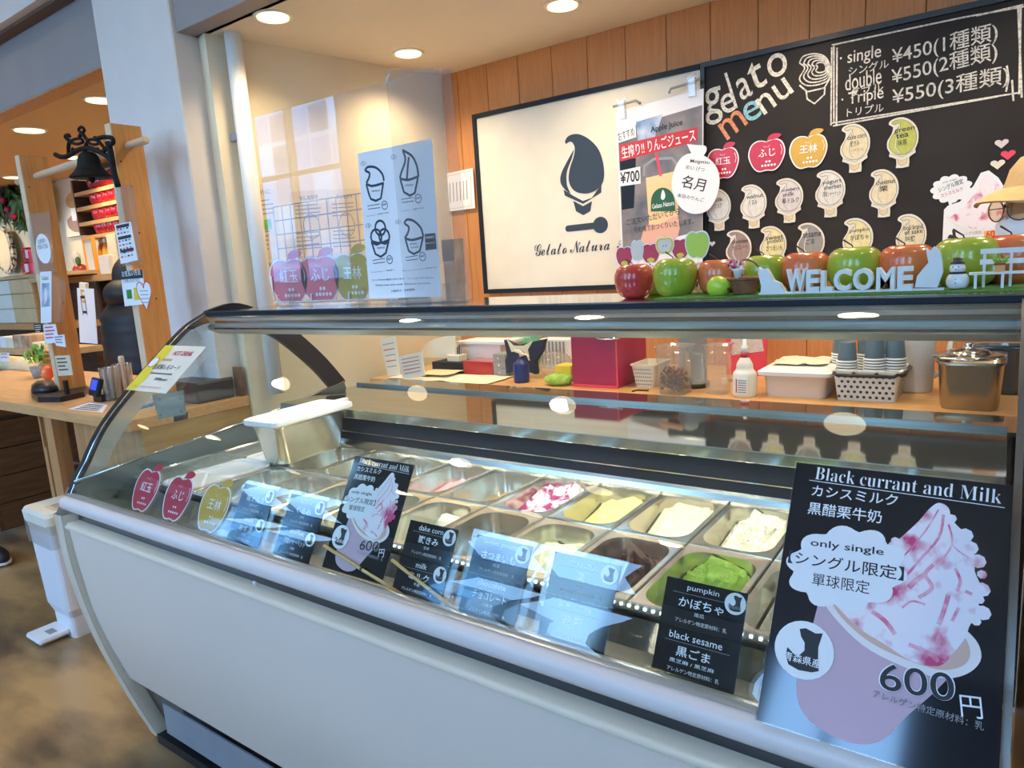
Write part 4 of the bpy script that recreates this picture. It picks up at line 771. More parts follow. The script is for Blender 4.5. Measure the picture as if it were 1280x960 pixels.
# wicker basket with dried flowers
c = on(930, 358, 1, 1.375); t = thing('wicker_basket', 'small wicker basket with hoop handle beside the yellow green pear', 'basket', (c.x, 1.375, ZB))
b = B()
for i in range(8): r_ = .021 + i * .0011; z_ = ZB + .003 + i * .0033; b.tube([(c.x + r_ * math.cos(a_ * .3307), 1.375 + r_ * .8 * math.sin(a_ * .3307), z_ + .0008 * (-1) ** a_) for a_ in range(19)], .0022, 'wicker', 5, True)
b.lathe([(.001, 0), (.020, 0), (.027, .026)], 'wicker', (c.x, 1.375, ZB), 18, 1, .8); b.build('body', t)
b = B().tube([(c.x + .032 * math.cos(a_ * .3307), 1.375 + .026 * math.sin(a_ * .3307), ZB + .030) for a_ in range(19)], .0035, 'wicker', 6, True); b.build('rim', t)
B().tube([(c.x + .004 + .028 * math.cos(a_), 1.375, ZB + .032 + .034 * math.sin(a_)) for a_ in [i * .2618 for i in range(13)]], .0018, 'wicker', 6).build('handle', t)
t = thing('dried_flowers', 'posy of dried pink flowers in white paper leaning in the basket', 'flowers', (c.x, 1.36, ZB + .03))
b = B(); b.lathe([(.004, 0), (.010, .018), (.014, .022)], 'paper', (c.x - .004, 1.352, ZB + .028), 10); b.build('wrap', t); b = B()
for i in range(46): a_ = random.random() * 6.28; r_ = random.random() ** .5 * .017; b.ell((c.x - .009 + r_ * math.cos(a_), 1.352 + r_ * .5 * math.sin(a_), ZB + .056 + .012 * random.random() - r_ * .3), (.0028,) * 3, random.choice(['flower', 'flower', 'hot_pink', 'cream_paper', 'crimson']), 6, 4)
b.build('blossom', t, kind='stuff')
# WELCOME sign with two cats
fW = wallfr(1.345); t = thing('welcome_sign', 'white wooden WELCOME letters with a seated cat at each end', 'sign', fW.p(*fW.hit(1065, 357)))
for ch, xa_, xb_, top in (('W', 984, 1009, 336), ('E', 1009, 1025, 337), ('L', 1027, 1042, 338), ('C', 1043, 1064, 336), ('O', 1067, 1092, 335), ('M', 1096, 1119, 334), ('E', 1122, 1141, 333)):
    a = fW.hit(xa_, 355)[0]; c_ = fW.hit(xb_, 355)[0]; hh = fW.hit((xa_ + xb_) / 2, top)[1] - (ZB + .003); vs, fs = text3d(ch, .018, .035)
    x0_ = min(v[0] for v in vs); x1_ = max(v[0] for v in vs); y0_ = min(v[1] for v in vs); y1_ = max(v[1] for v in vs)
    B().add([(a + (v[0] - x0_) / (x1_ - x0_) * (c_ - a), 1.345 - v[2], ZB + .003 + (v[1] - y0_) / (y1_ - y0_) * hh) for v in vs], fs, 'letter_white').build('letter', t)
B().box((fW.hit(950, 360)[0], 1.334, ZB), (fW.hit(1180, 355)[0], 1.356, ZB + .003), 'letter_white').build('base_bar', t)
for pts in ([(952, 366), (953, 357), (949, 342), (949, 334), (954, 337), (959, 335), (963, 341), (968, 350), (976, 354), (983, 366)], [(1144, 359), (1147, 345), (1154, 336), (1161, 328), (1159, 318), (1158, 310), (1163, 314), (1168, 308), (1175, 313), (1178, 325), (1179, 340), (1172, 359)]):
    P_ = [fW.hit(*q_) for q_ in pts]; zmin = min(p_[1] for p_ in P_); P_ = [(p_[0], max(ZB + .003, p_[1])) for p_ in P_]; B().poly(P_, 'letter_white', fW, .008, .016).build('cat', t)
# snowman
c = on(1197, 348, 1, 1.36); t = thing('snowman', 'tiny white snowman with dark hat and scarf', 'figurine', (c.x, 1.36, ZB))
B().lathe(catmull([(.004, 0), (.013, .002), (.0165, .012), (.0135, .022), (.008, .026)], 3), 'white', (c.x, 1.36, ZB), 16).build('body', t); hd = B().ell((c.x - .001, 1.36, ZB + .033), (.0115, .0115, .0105), 'white', 14, 10).build('head', t)
B().lathe([(.010, 0), (.010, .002), (.0065, .0025), (.0065, .009), (.002, .0095)], 'ink', (c.x - .001, 1.36, ZB + .041), 12).build('hat', t); B().tube([(c.x + .0105 * math.cos(a_ * .524), 1.36 + .0105 * math.sin(a_ * .524), ZB + .026) for a_ in range(12)], .002, 'ink', 6, True).build('scarf', t)
b = B(); 
for dx, dz in ((-.005, .036), (.003, .036), (.0, .016), (.0, .010)): b.ell((c.x + dx - .002, 1.36 - (.0105 if dz > .03 else .0155), ZB + dz), (.0011,) * 3, 'ink', 6, 4)
b.ell((c.x - .002, 1.348, ZB + .032), (.0012, .003, .0012), 'orange', 6, 4); b.build('buttons', t)
# toy bench with plant
xa_, xb_ = on(1214, 350, 1, 1.36).x, on(1290, 350, 1, 1.36).x; t = thing('toy_bench', 'white slatted toy bench in front of an orange apple', 'bench', ((xa_ + xb_) / 2, 1.37, ZB))
for z_ in (.030, .033, .031): pass
for i in range(3): B().box((xa_ - .003, 1.348 + i * .010, ZB + .022), (xb_, 1.356 + i * .010, ZB + .0255), 'letter_white').build('seat_slat', t)
for z_ in (.037, .054): B().box((xa_ + .010, 1.3785, ZB + z_), (xb_, 1.3825, ZB + z_ + .008), 'letter_white').build('back_slat', t)
for x_ in (xa_ + .004, (xa_ + xb_) / 2, xb_ - .006):
    B().box((x_, 1.349, ZB), (x_ + .004, 1.354, ZB + .022), 'letter_white').build('leg', t); B().box((x_ + .010, 1.382, ZB), (x_ + .014, 1.386, ZB + .062), 'letter_white').build('leg', t)
c = on(1250, 330, 1, 1.362); t = thing('potted_plant', 'tiny green plant in a red rimmed wooden pot on the toy bench', 'plant', (c.x, 1.362, ZB + .0255))
B().box((c.x - .007, 1.355, ZB + .0255), (c.x + .007, 1.369, ZB + .036), 'pine').build('pot', t); b = B()
for i in range(22): a_ = i * .8; b.tube([(c.x, 1.362, ZB + .036), (c.x + .011 * math.cos(a_), 1.362 + .008 * math.sin(a_), ZB + .040 + .010 * random.random())], [.0018, .0008], 'leaf_lime', 4)
b.build('leaf', t, kind='stuff'); b = B()
for i in range(10): b.ell((c.x - .007 + i * .0015, 1.354, ZB + .0375), (.0015,) * 3, 'wax_red', 6, 4)
b.build('berries', t, kind='stuff')
# apple picks in front of the hanging poster
fP = wallfr(1.50)
for i, (x0_, y0_, x1_, y1_, m, lab) in enumerate([(771, 307, 790, 333, 'apple_red', 'red apple pick with yellow base, leftmost of the row'), (790, 299, 804, 326, 'cream_paper', 'grey leaf shaped pick beside the leftmost red pick'), (803, 303, 824, 329, 'apple_red', 'red apple pick left of the halved yellow apple'), (821, 295, 842, 318, 'yellow', 'halved yellow apple pick with white flesh'), (840, 297, 861, 323, 'apple_red', 'red apple pick between halved apple and green pick'), (858, 287, 886, 323, 'lime', 'bright green apple pick, largest of the row')]):
    a = fP.hit(x0_, y1_); c_ = fP.hit(x1_, y0_); W_, H_ = c_[0] - a[0], c_[1] - a[1]; f = Fr(fP.p(a[0], a[1], .002 * (i % 2)), (1, 0, 0), (0, 0, 1)); q = lambda u, v, W_=W_, H_=H_: (u * W_, v * H_ * 1.1)
    t = thing('apple_pick', lab, 'ornament', (a[0] + W_ / 2, 1.50, ZT), 'paper apple picks')
    B().tube([(a[0] + W_ / 2, 1.503, ZT), (a[0] + W_ / 2, 1.503, a[1] + .01)], .0012, 'print_white', 5).build('stick', t)
    B().poly([q(.5 + (u - .5) * 1.08, .42 + (v - .42) * 1.1) for u, v in AP], 'print_white', f, 0, .001).build('card', t); b = B().poly([q(*p_) for p_ in AP], m, f, .0005)
    if m == 'yellow': b.poly([q(.5 + (u - .5) * .8, .42 + (v - .42) * .8) for u, v in AP], 'cream_paper', f, .0008).disc(q(.42, .42), .0015, 'stem', f, .001, 6).disc(q(.58, .42), .0015, 'stem', f, .001, 6)
    if m == 'apple_red': b.disc(q(.5, .13), W_ * .22, 'yellow', f, .0008, 12, H_ * .12)
    b.build('print', t)
# ================================================================== LABELS INSIDE THE CASE
LP = Fr((0, .82, .828), (1, 0, 0), (0, .5, .8660254))
MAP = [(.30, .02), (.20, .22), (.22, .42), (.38, .30), (.52, .30), (.62, .44), (.60, .62), (.50, .74), (.44, .92), (.58, .97), (.82, .90), (.98, .94), (.92, .60), (.95, .30), (1.0, .05), (.85, -.02), (.55, -.05)]
def badge(b, cx_, cy_, r_, f, n, txt=True):
    b.disc((cx_, cy_), r_, 'print_white', f, n, 28); q = lambda u, v: (cx_ + (u - .6) * r_ * 1.45, cy_ + (v - .45) * r_ * 1.45)
    b.poly([q(*p) for p in MAP], 'ink', f, n + .0003)
    if txt: b.text('青森県産', (cx_ - r_ * .62, cy_ - r_ * .50), (cx_ + r_ * .62, cy_ - r_ * .50), None, 'print_white' if txt == 2 else 'ink_grey', f, n + .0006, .02)
mat('card_edge', (.25, .28, .30), .3)
def flavour_card(u0, top, bot, lab, tx):
    f = Fr(LP.p(u0, 0), LP.U, LP.V); W_, H_ = .116, .131
    t = thing('flavour_label', lab, 'label', f.p(W_ / 2, 0), 'black flavour labels inside the case glass')
    B().box((-.012, -.002, -.004), (W_ + .016, H_ + .008, -.002), 'card_sleeve', fr=f).box((-.012, -.003, -.030), (W_ + .016, -.001, .004), 'card_sleeve', fr=f).build('acrylic_stand', t)
    for k_, (en, jp, sub_) in enumerate((bot, top)):
        y0_ = k_ * H_ / 2; B().box((0, y0_ + .0006, -.0015), (W_, y0_ + H_ / 2 - .0006, 0), 'black_gloss', fr=f).build('card', t)
        b = B(); l = min(.075, .0105 * len(en) * .62); cx_ = .055; b.text(en, (cx_ - l / 2, y0_ + .050), (cx_ + l / 2, y0_ + .050), .0095, 'print_white', f, .0004)
        b.ribbon([(.012, y0_ + .0465), (W_ - .012, y0_ + .0465)], .0006, 'ink_grey', f, .0004)
        l = min(.07, .016 * len(jp)); b.text(jp, (cx_ - l / 2, y0_ + .028), (cx_ + l / 2, y0_ + .028), .0135, 'print_white', f, .0004, .03)
        b.text(sub_, (cx_ - .0035 * len(sub_), y0_ + .0185), (cx_ + .0035 * len(sub_), y0_ + .0185), .0055, 'print_white', f, .0004); b.text('アレルゲン特定原材料：乳', (.022, y0_ + .007), (.095, y0_ + .007), .0058, 'print_white', f, .0004)
        if k_ or tx: badge(b, .101, y0_ + .048, .0145, f, .0006)
        b.build('lettering', t)
for u0, tp, bt, lab, tx in ((-.384, ('pumpkin', 'かぼちゃ', '南瓜'), ('black sesame', '黒ごま', '黒芝麻 / 黑芝麻'), 'black label reading pumpkin over black sesame beside the large poster', 0),
        (-.575, ('chestnut', '栗', '栗子'), ('green tea', '抹茶', '抹茶'), 'black label reading chestnut over green tea', 0), (-.735, ('sweet potato', 'さつまいも', '红薯'), ('chocolate', 'チョコレート', '巧克力'), 'black label reading sweet potato over chocolate', 0),
        (-.893, ('dake corn', '嶽きみ', '玉米'), ('milk', 'ミルク', '牛奶'), 'black label reading dake corn over milk', 1), (-1.245, ('walnut', 'くるみ', '核桃'), ('sherbet', '洋梨シャーベット', '洋梨'), 'black label reading walnut over sherbet left of small poster', 1),
        (-1.415, ('strawberry milk', '苺ミルク', '草莓牛奶'), ('azuki', 'あずき', '红豆'), 'black label reading strawberry milk beside the golden apple label', 1)): flavour_card(u0, tp, bt, lab, tx)
for u0, m, jp, lab in ((-1.885, 'apple_red', '紅玉', 'clear label with red apple, leftmost in the case'), (-1.732, 'apple_red', 'ふじ', 'clear label with red apple, middle of three'), (-1.572, 'apple_gold', '王林', 'clear label with golden apple in the case')):
    f = Fr(LP.p(u0, 0), LP.U, LP.V); t = thing('apple_label', lab, 'label', f.p(.07, 0), 'apple labels inside the case glass'); B().box((0, -.002, -.004), (.145, .134, -.002), 'card_sleeve', fr=f).box((0, -.003, -.03), (.145, -.001, .004), 'card_sleeve', fr=f).build('acrylic_stand', t)
    q = lambda u, v: (.018 + u * .105, .006 + v * .122); b = B(); apple_print(b, q, f, m, jp, .085, n=.0008); b.build('print', t)
# sundae posters (large outside the glass, small inside)
def sundae_poster(o, V, sx_, lab, en=True):
    f = Fr(o, (1, 0, 0), V); W_, H_ = .237 * sx_, .327 * sx_
    t = thing('sundae_poster', lab, 'poster', f.p(W_ / 2, 0), 'black currant and milk posters')
    B().box((0, 0, -.0025), (W_, H_, 0), 'black_gloss', fr=f).build('sheet', t)
    B().box((-.003 * sx_, -.001, -.0045), (W_ + .009 * sx_, H_ + .003, -.003), 'card_sleeve', fr=f).build('acrylic_sleeve', t)
    F0 = Fr((0, .762, .845), (1, 0, 0), (0, math.cos(math.radians(55)), math.sin(math.radians(55))))
    def q(X, Y): h = F0.hit(940 + X / 2.4, 560 + Y / 2.4); return ((h[0] + .222) * sx_, h[1] * sx_)
    b = B(); n = .0003
    b.poly([q(*p) for p in catmull([(205, 440), (185, 520), (150, 640), (132, 720), (150, 790), (200, 840), (280, 880), (350, 888), (400, 870), (470, 800), (560, 720), (640, 620), (600, 560), (450, 640), (330, 560), (205, 440)], 4)[:-1]], 'pink_lilac', f, n)
    b.poly([q(*p) for p in catmull([(205, 440), (240, 500), (330, 590), (440, 650), (560, 690), (640, 680), (685, 640), (680, 590), (640, 545), (600, 530), (250, 440), (205, 440)], 4)[:-1]], 'cup_rim', f, n + .0002)
    b.poly([q(*p) for p in catmull([(235, 455), (270, 510), (350, 580), (450, 630), (560, 665), (630, 655), (655, 620), (640, 570), (600, 545), (235, 455)], 4)[:-1]], 'cup_in', f, n + .0003)
    b.poly([q(*p) for p in catmull([(250, 470), (300, 440), (340, 460), (400, 300), (440, 275), (500, 220), (530, 185), (560, 165), (590, 180), (600, 215), (640, 260), (650, 295), (672, 330), (668, 370), (688, 420), (675, 460), (690, 490), (655, 530), (640, 570), (600, 620), (560, 655), (480, 640), (400, 590), (320, 540), (250, 470)], 3)[:-1]], 'swirl', f, n + .0005)
    for p_ in ((640, 262), (655, 300), (678, 340), (690, 425), (692, 495)): b.disc(q(*p_), .008 * sx_, 'swirl', f, n + .0005, 8)
    for pts, w2 in (([(560, 185), (520, 250), (460, 320), (420, 360)], 5), ([(575, 200), (560, 270), (500, 340), (450, 400)], 8), ([(590, 230), (600, 290), (560, 350)], 6), ([(520, 380), (490, 400), (470, 420)], 16), ([(545, 350), (520, 380), (540, 420), (500, 450)], 12), ([(590, 440), (575, 490), (560, 530)], 13), ([(610, 360), (625, 400), (615, 430)], 9), ([(560, 540), (545, 580)], 10), ([(640, 430), (660, 440)], 10), ([(360, 490), (400, 520), (430, 560)], 14), ([(470, 590), (520, 610), (560, 640)], 12), ([(600, 290), (620, 310), (650, 330)], 5), ([(450, 480), (480, 460), (520, 470)], 7), ([(620, 480), (600, 520)], 9)):
        b.ribbon([q(*p) for p in catmull(pts, 4)], w2 / 2.4 / 868 * .75 * sx_, 'berry_print', f, n + .0006)
    for p_ in ((400, 310), (430, 280), (600, 212), (655, 298), (690, 380), (682, 455), (672, 520)): b.disc(q(*p_), .005 * sx_, 'swirl', f, n + .0005, 7)
    cl = []
    for i in range(80):
        a = 6.28318 * i / 80; k_ = 1 - .13 + .16 * abs(math.sin(a * 5 + .5)); cl.append(q(285 + 180 * k_ * math.cos(a), 362 + 125 * k_ * math.sin(a)))
    b.poly(cl, 'print_white', f, n + .0008).poly([q(320, 450), (q(360, 440)), q(332, 500)], 'print_white', f, n + .0008)
    b.text('only single', q(175, 300), q(395, 330), .0115 * sx_, 'ink', f, n + .0011, .01); b.text('【シングル限定】', q(108, 345), q(455, 400), .0165 * sx_, 'ink', f, n + .0011, .015); b.text('單球限定', q(180, 412), q(352, 440), .0155 * sx_, 'ink', f, n + .0011)
    c_ = q(156, 606); badge(b, c_[0], c_[1], .0335 * sx_, f, n + .0009, 2)
    b.text('𝐁𝐥𝐚𝐜𝐤 𝐜𝐮𝐫𝐫𝐚𝐧𝐭 𝐚𝐧𝐝 𝐌𝐢𝐥𝐤', q(188, 94), q(748, 169), .0172 * sx_, 'print_white', f, n, -.012); b.ribbon([q(172, 97), q(758, 180)], .0009 * sx_, 'print_white', f, n)
    b.text('カシスミルク', q(178, 143), q(436, 175), .0145 * sx_, 'print_white', f, n, .01); b.text('黒醋栗牛奶', q(166, 198), q(388, 228), .0165 * sx_, 'print_white', f, n, .01)
    b.text('600', q(380, 725), q(612, 765), .0305 * sx_, 'print_white', f, n + .0007, .018); b.text('600', q(384, 724), q(608, 764), .0285 * sx_, 'ink', f, n + .0010, .004); b.text('円', q(628, 806), q(694, 815), .0215 * sx_, 'print_white', f, n + .0007)
    b.text('アレルゲン特定原材料：乳', q(362, 748), q(695, 850), .0085 * sx_, 'ink_grey', f, n + .0011, .01)
    b.build('print', t, label='soft serve cup picture with white lettering')
    return t
PV = (0, math.cos(math.radians(55)), math.sin(math.radians(55)))
sundae_poster((-.222, .762, .845), PV, 1.0, 'large black glossy poster of pink sundae cup leaning outside the glass')
sundae_poster(LP.p(-1.088, .004, -.0), LP.V, .70, 'small black sundae poster standing inside the case')
# thin tan bars set slantwise in front of the labels
for i, (a, c_, lab) in enumerate([((405, 682), (505, 745), 'thin wooden stick across the small sundae poster foot'), ((490, 700), (590, 780), 'thin wooden stick across the dake corn label')]):
    f = Fr(LP.p(0, 0, .006), LP.U, LP.V); p0, p1 = f.hit(*a), f.hit(*c_); p1 = (p1[0], max(p1[1], -.012)); t = thing('tan_bar', lab, 'stick', f.p(*p1), 'wooden sticks in the case front')
    B().tube([f.p(*p0), f.p(*p1)], [.0032, .0032], 'stick_wood', 8).build('shaft', t); pm = ((p0[0] + p1[0]) / 2, (p0[1] + p1[1]) / 2)
    B().tube([f.p(pm[0] - .003, pm[1] + .0016), f.p(pm[0] + .003, pm[1] - .0016)], .0036, 'black' if i == 0 else 'stick_wood', 8).build('band', t)
# hot drink card on the outside of the curved glass
p0 = Vector((-2.108, .984, 1.102)); f = Fr(p0 + Vector((0, -.008, .006)), (1, 0, 0), (0, 1.125 - .99, 1.213 - 1.103)); W_, H_ = .222, .178
t = thing('hot_drink_card', 'yellow edged hot drink price card on the left of the curved glass', 'sign', f.p(W_ / 2, 0)); B().box((0, 0, -.002), (W_, H_, 0), 'cream_paper', fr=f).build('card', t)
b = B().poly([(0, 0), (.052, 0), (.060, .05), (.050, .09), (.062, .14), (.05, H_), (0, H_)], 'yellow', f, .0004); b.text('HOT DRINK', (.085, .138), (.19, .138), .018, 'ink_red', f, .0008, .02); b.text('季節限定', (.055, .115), (.11, .115), .010, 'ink_red', f, .0008)
b.text('自家製レモネード', (.045, .082), (.185, .082), .020, 'ink', f, .0008, .03); b.text('Homemade Lemonade', (.055, .064), (.175, .064), .008, 'ink', f, .0008, .02); b.text('500yen', (.105, .038), (.175, .038), .014, 'ink', f, .0008, .01); b.text('ホットでお召し上がりください', (.03, .012), (.18, .012), .007, 'ink_red', f, .0008)
b.disc((.022, .108), .020, 'ink_red', f, .0009, 20).disc((.022, .108), .018, 'print_white', f, .0011, 20); b.build('lettering', t)
#@@COUNTER
# ================================================================== WORKTOP BEHIND THE CASE
ZW = .90
t = thing('worktop', 'long wooden worktop against the plank wall behind the display case', 'worktop', (-.8, 2.62, 0))
B().box((-2.49, 2.285, .865), (1.4, 2.995, ZW), 'counter_wood').build('top_board', t)
B().box((-2.47, 2.33, .0), (1.4, 2.35, .865), 'wall_white').build('front_board', t)
def Wp(px, py, z=ZW): return on(px, py, 2, z)
def simple(name, cat, lab, grp=None): return name, cat, lab, grp
def bx(name, cat, lab, px0, px1, pyb, ytop_px, depth, m, grp=None, y_=None, bev=.004, lid=None):
    """a box thing whose front bottom edge runs from px0 to px1 at pixel row pyb"""
    a = Wp(px0, pyb); y0_ = y_ if y_ else a.y; xa_ = on(px0, pyb, 1, y0_).x; xb_ = on(px1, pyb, 1, y0_).x; h = on((px0 + px1) / 2, ytop_px, 1, y0_).z - ZW
    t = thing(name, lab, cat, ((xa_ + xb_) / 2, y0_ + depth / 2, ZW), grp); B().box((xa_, y0_, ZW), (xb_, y0_ + depth, ZW + h), m, bev=bev).build('body', t)
    return t, xa_, xb_, y0_, h
# crimson folding box
t, xa_, xb_, y0_, h = bx('storage_box', 'box', 'large crimson folding storage box in the middle of the worktop', 716, 772, 484, 404, .27, 'crimson', y_=2.37, bev=.003)
B().box((xb_ - .003, y0_ - .002, ZW + .01), (xb_ + .003, y0_ + .001, ZW + h), 'hot_pink').box((xa_, y0_ - .002, ZW), (xb_, y0_ + .001, ZW + .012), 'hot_pink').build('corner_edge', t)
B().tube([(xa_ + .11, y0_ - .004, ZW + h - .055), (xa_ + .14, y0_ - .010, ZW + h - .06), (xa_ + .19, y0_ - .010, ZW + h - .06), (xa_ + .22, y0_ - .004, ZW + h - .055)], .005, 'bright_steel', 6).build('handle', t)
# little white basket
def open_basket(name, lab, px0, px1, pyb, pyt, y_, dep, m, holes, cat='basket', taper=.012, rows_=4, dark='ink'):
    xa_ = on(px0, pyb, 1, y_).x; xb_ = on(px1, pyb, 1, y_).x; h = on((px0 + px1) / 2, pyt, 1, y_).z - ZW; cx_ = (xa_ + xb_) / 2; cy_ = y_ + dep / 2; w_ = xb_ - xa_
    t = thing(name, lab, cat, (cx_, cy_, ZW)); b = B(); L = [(rrect(w_ - 2 * taper, dep - 2 * taper, .012, 3), 0), (rrect(w_, dep, .014, 3), h), (rrect(w_ + .01, dep + .01, .016, 3), h), (rrect(w_ + .01, dep + .01, .016, 3), h + .006), (rrect(w_ - .006, dep - .006, .012, 3), h + .006), (rrect(w_ - 2 * taper - .006, dep - 2 * taper - .006, .010, 3), .004)]
    b.sheet([[(cx_ + u, cy_ + v, ZW + hh) for u, v in l_] for l_, hh in L], m, False, True).add([(cx_ + u, cy_ + v, ZW + .004) for u, v in L[-1][0]], [tuple(range(16))], m); b.build('body', t)
    b = B(); f = Fr((cx_, y_ + taper - .0006, ZW), (1, 0, 0), (0, -taper, h))
    for r_ in range(rows_):
        for k_ in range(holes): u = (k_ + .5 + .5 * (r_ % 2)) / (holes + .5) * (w_ - .02) - (w_ - .02) / 2; b.disc((u, h * (r_ + .8) / (rows_ + .6)), min(w_ / holes * .27, h / rows_ * .26), dark, f, .0008, 8)
    f = Fr((xb_ - taper + .0006, cy_, ZW), (0, 1, 0), (taper, 0, h))
    for r_ in range(rows_):
        for k_ in range(max(3, holes // 2)): hn = max(3, holes // 2); b.disc(((k_ + .5) / hn * (dep - .03) - (dep - .03) / 2, h * (r_ + .8) / (rows_ + .6)), min(w_ / holes * .27, h / rows_ * .26), dark, f, .0008, 8)
    b.build('perforations', t, kind='stuff'); return t, xa_, xb_, h
open_basket('plastic_basket', 'small white perforated basket beside the crimson box', 789, 818, 482, 458, 2.42, .16, 'cream_paper', 8, rows_=5, dark='ink_grey')
tag(B().tube([(on(786, 492, 2, ZW).x, 2.33, ZW + .003), (on(800, 487, 2, ZW).x, 2.36, ZW + .003), (on(818, 486, 2, ZW).x, 2.36, ZW + .003)], .003, 'ink', 6).build('cable'), 'short black cable on the worktop before the small basket', 'cable')
# clear square jugs
def jug(px0, px1, pyb, pyt, y_, lab, fill=None):
    xa_ = on(px0, pyb, 1, y_).x; xb_ = on(px1, pyb, 1, y_).x; h = on(px0, pyt, 1, y_).z - ZW; w_ = xb_ - xa_; cx_ = (xa_ + xb_) / 2; cy_ = y_ + w_ / 2
    t = thing('clear_jug', lab, 'jug', (cx_, cy_, ZW), 'clear square jugs'); b = B(); L = [(rrect(w_ * .84, w_ * .84, .02, 4), .001), (rrect(w_, w_, .02, 4), h), (rrect(w_ + .006, w_ + .006, .02, 4), h + .001)]
    b.sheet([[(cx_ + u, cy_ + v, ZW + hh) for u, v in l_] for l_, hh in L], 'clear_plastic', True, True).add([(cx_ + u, cy_ + v, ZW + .001) for u, v in L[0][0]], [tuple(range(20))], 'clear_plastic'); b.build('body', t)
    B().tube([(cx_ + u, cy_ + v, ZW + h) for u, v in L[2][0]], .0022, 'clear_plastic', 5, True).build('rim', t)
    B().tube([(cx_ - .02 * 0 + w_ / 2, cy_, ZW + h * .85), (cx_ + w_ / 2 + .045, cy_, ZW + h * .82), (cx_ + w_ / 2 + .045, cy_, ZW + h * .30), (cx_ + w_ / 2 - .004, cy_, ZW + h * .26)], .006, 'clear_plastic', 8).build('handle', t)
    if fill:
        b = B()
        for i in range(150): r_ = w_ * .37; u, v = random.uniform(-r_, r_), random.uniform(-r_, r_); z_ = ZW + .012 + random.random() * (.095 - .5 * (abs(u) + abs(v))); a_ = random.random() * 6.28; b.tube([(cx_ + u, cy_ + v, z_), (cx_ + u * .9 + .012 * math.cos(a_), cy_ + v * .9 + .012 * math.sin(a_), z_ + .008)], .005, 'brown_bits', 4)
        o = tag(b.build('coffee_husks', kind='stuff'), 'heap of brown dried flakes in the left clear jug', 'dried flakes')
jug(818, 856, 492, 434, 2.31, 'clear square jug with brown flakes beside the small white basket', True)
jug(877, 908, 487, 432, 2.36, 'empty clear square jug left of the white spray bottle')
# grey vacuum pot with dark hood behind the jugs
c = Wp(866, 478); y_ = 2.50; x_ = on(866, 460, 1, y_).x; t = thing('vacuum_pot', 'dark grey vacuum pot behind the two clear jugs', 'pot', (x_, y_, ZW))
B().lathe([(.058, 0), (.060, .01), (.060, .02), (.052, .025), (.054, .23), (.062, .25), (.062, .27), (.05, .285), (.001, .287)], 'grey', (x_, y_, ZW), 24).build('body', t); B().lathe([(.061, 0), (.062, .018)], 'black', (x_, y_, ZW), 24).build('base_ring', t)
B().box((x_ - .09, y_ - .05, ZW + .25), (x_ + .07, y_ + .05, ZW + .32), 'dark_steel', bev=.01).build('lid', t); B().tube([(x_ - .11, y_ - .06, ZW + .262), (x_ - .02, y_ - .065, ZW + .272)], .011, 'skin_print', 8).build('grip', t)
# pink folder
f = wallfr(2.78); a = f.hit(905, 455); c = f.hit(960, 400); t = thing('pink_folder', 'bright pink folder standing against the planks behind the spray bottle', 'folder', ((a[0] + c[0]) / 2, 2.78, ZW)); B().poly([(a[0] + .01, ZW), (c[0] - .01, ZW), (c[0], c[1]), (a[0], c[1])], 'hot_pink', f, 0, .012).build('cover', t)
B().poly([(a[0] + .03, ZW + .08), (a[0] + .16, ZW + .10), (a[0] + .15, ZW + .16), (a[0] + .03, ZW + .17)], 't_pink', f, .001).build('photo_patch', t)
# white spray bottle
y_ = 2.38; x_ = on(931, 480, 1, y_).x; t = thing('spray_bottle', 'white squeeze bottle with red collar beside the white tray', 'bottle', (x_, y_, ZW))
B().lathe(catmull([(.036, 0), (.040, .006), (.040, .07), (.036, .085), (.028, .095), (.027, .11), (.020, .125), (.014, .135)], 2), 'wall_white', (x_, y_, ZW), 20).build('body', t); B().lathe([(.014, .135), (.014, .152)], 'ink_red', (x_, y_, ZW), 16).build('collar', t)
B().lathe([(.012, .152), (.012, .172), (.007, .178), (.006, .205), (.001, .206)], 'print_white', (x_, y_, ZW), 16).build('nozzle', t); f = Fr((x_, y_ - .0415, ZW), (1, 0, 0), (0, 0, 1)); b = B().box((-.020, .015, -.004), (.022, .068, 0), 'paper', fr=f)
for i in range(6): b.ribbon([(-.010, .060 - i * .008), (.018, .060 - i * .008)], .0035, 'ink_grey', f, .0006)
b.ribbon([(-.016, .018), (-.016, .066)], .004, 'ink_red', f, .0006); b.build('label', t)
# white tray with lid
y_ = 2.39; xa_ = on(953, 500, 1, y_).x; xb_ = on(1033, 500, 1, y_).x; h = .075; cx_ = (xa_ + xb_) / 2; w_ = xb_ - xa_; t = thing('white_tray', 'white food tray with paper covered lid between bottle and cup basket', 'tray', (cx_, y_ + .13, ZW))
b = B(); L = [(rrect(w_ * .92, .24, .02, 4), 0), (rrect(w_, .26, .025, 4), h), (rrect(w_ + .014, .275, .025, 4), h)]
b.sheet([[(cx_ + u, y_ + .13 + v, ZW + hh) for u, v in l_] for l_, hh in L], 'rail_white', True, True); b.build('body', t)
b = B(); L = [(rrect(w_ + .03, .29, .02, 4), h), (rrect(w_ + .034, .294, .02, 4), h + .012), (rrect(w_ + .0, .26, .02, 4), h + .022), (rrect(w_ - .03, .23, .02, 4), h + .024)]
b.sheet([[(cx_ + u, y_ + .13 + v, ZW + hh) for u, v in l_] for l_, hh in L], 'paper', False, True).add([(cx_ + u, y_ + .13 + v, ZW + h + .024) for u, v in L[-1][0]], [tuple(range(20))], 'paper'); b.build('lid', t)
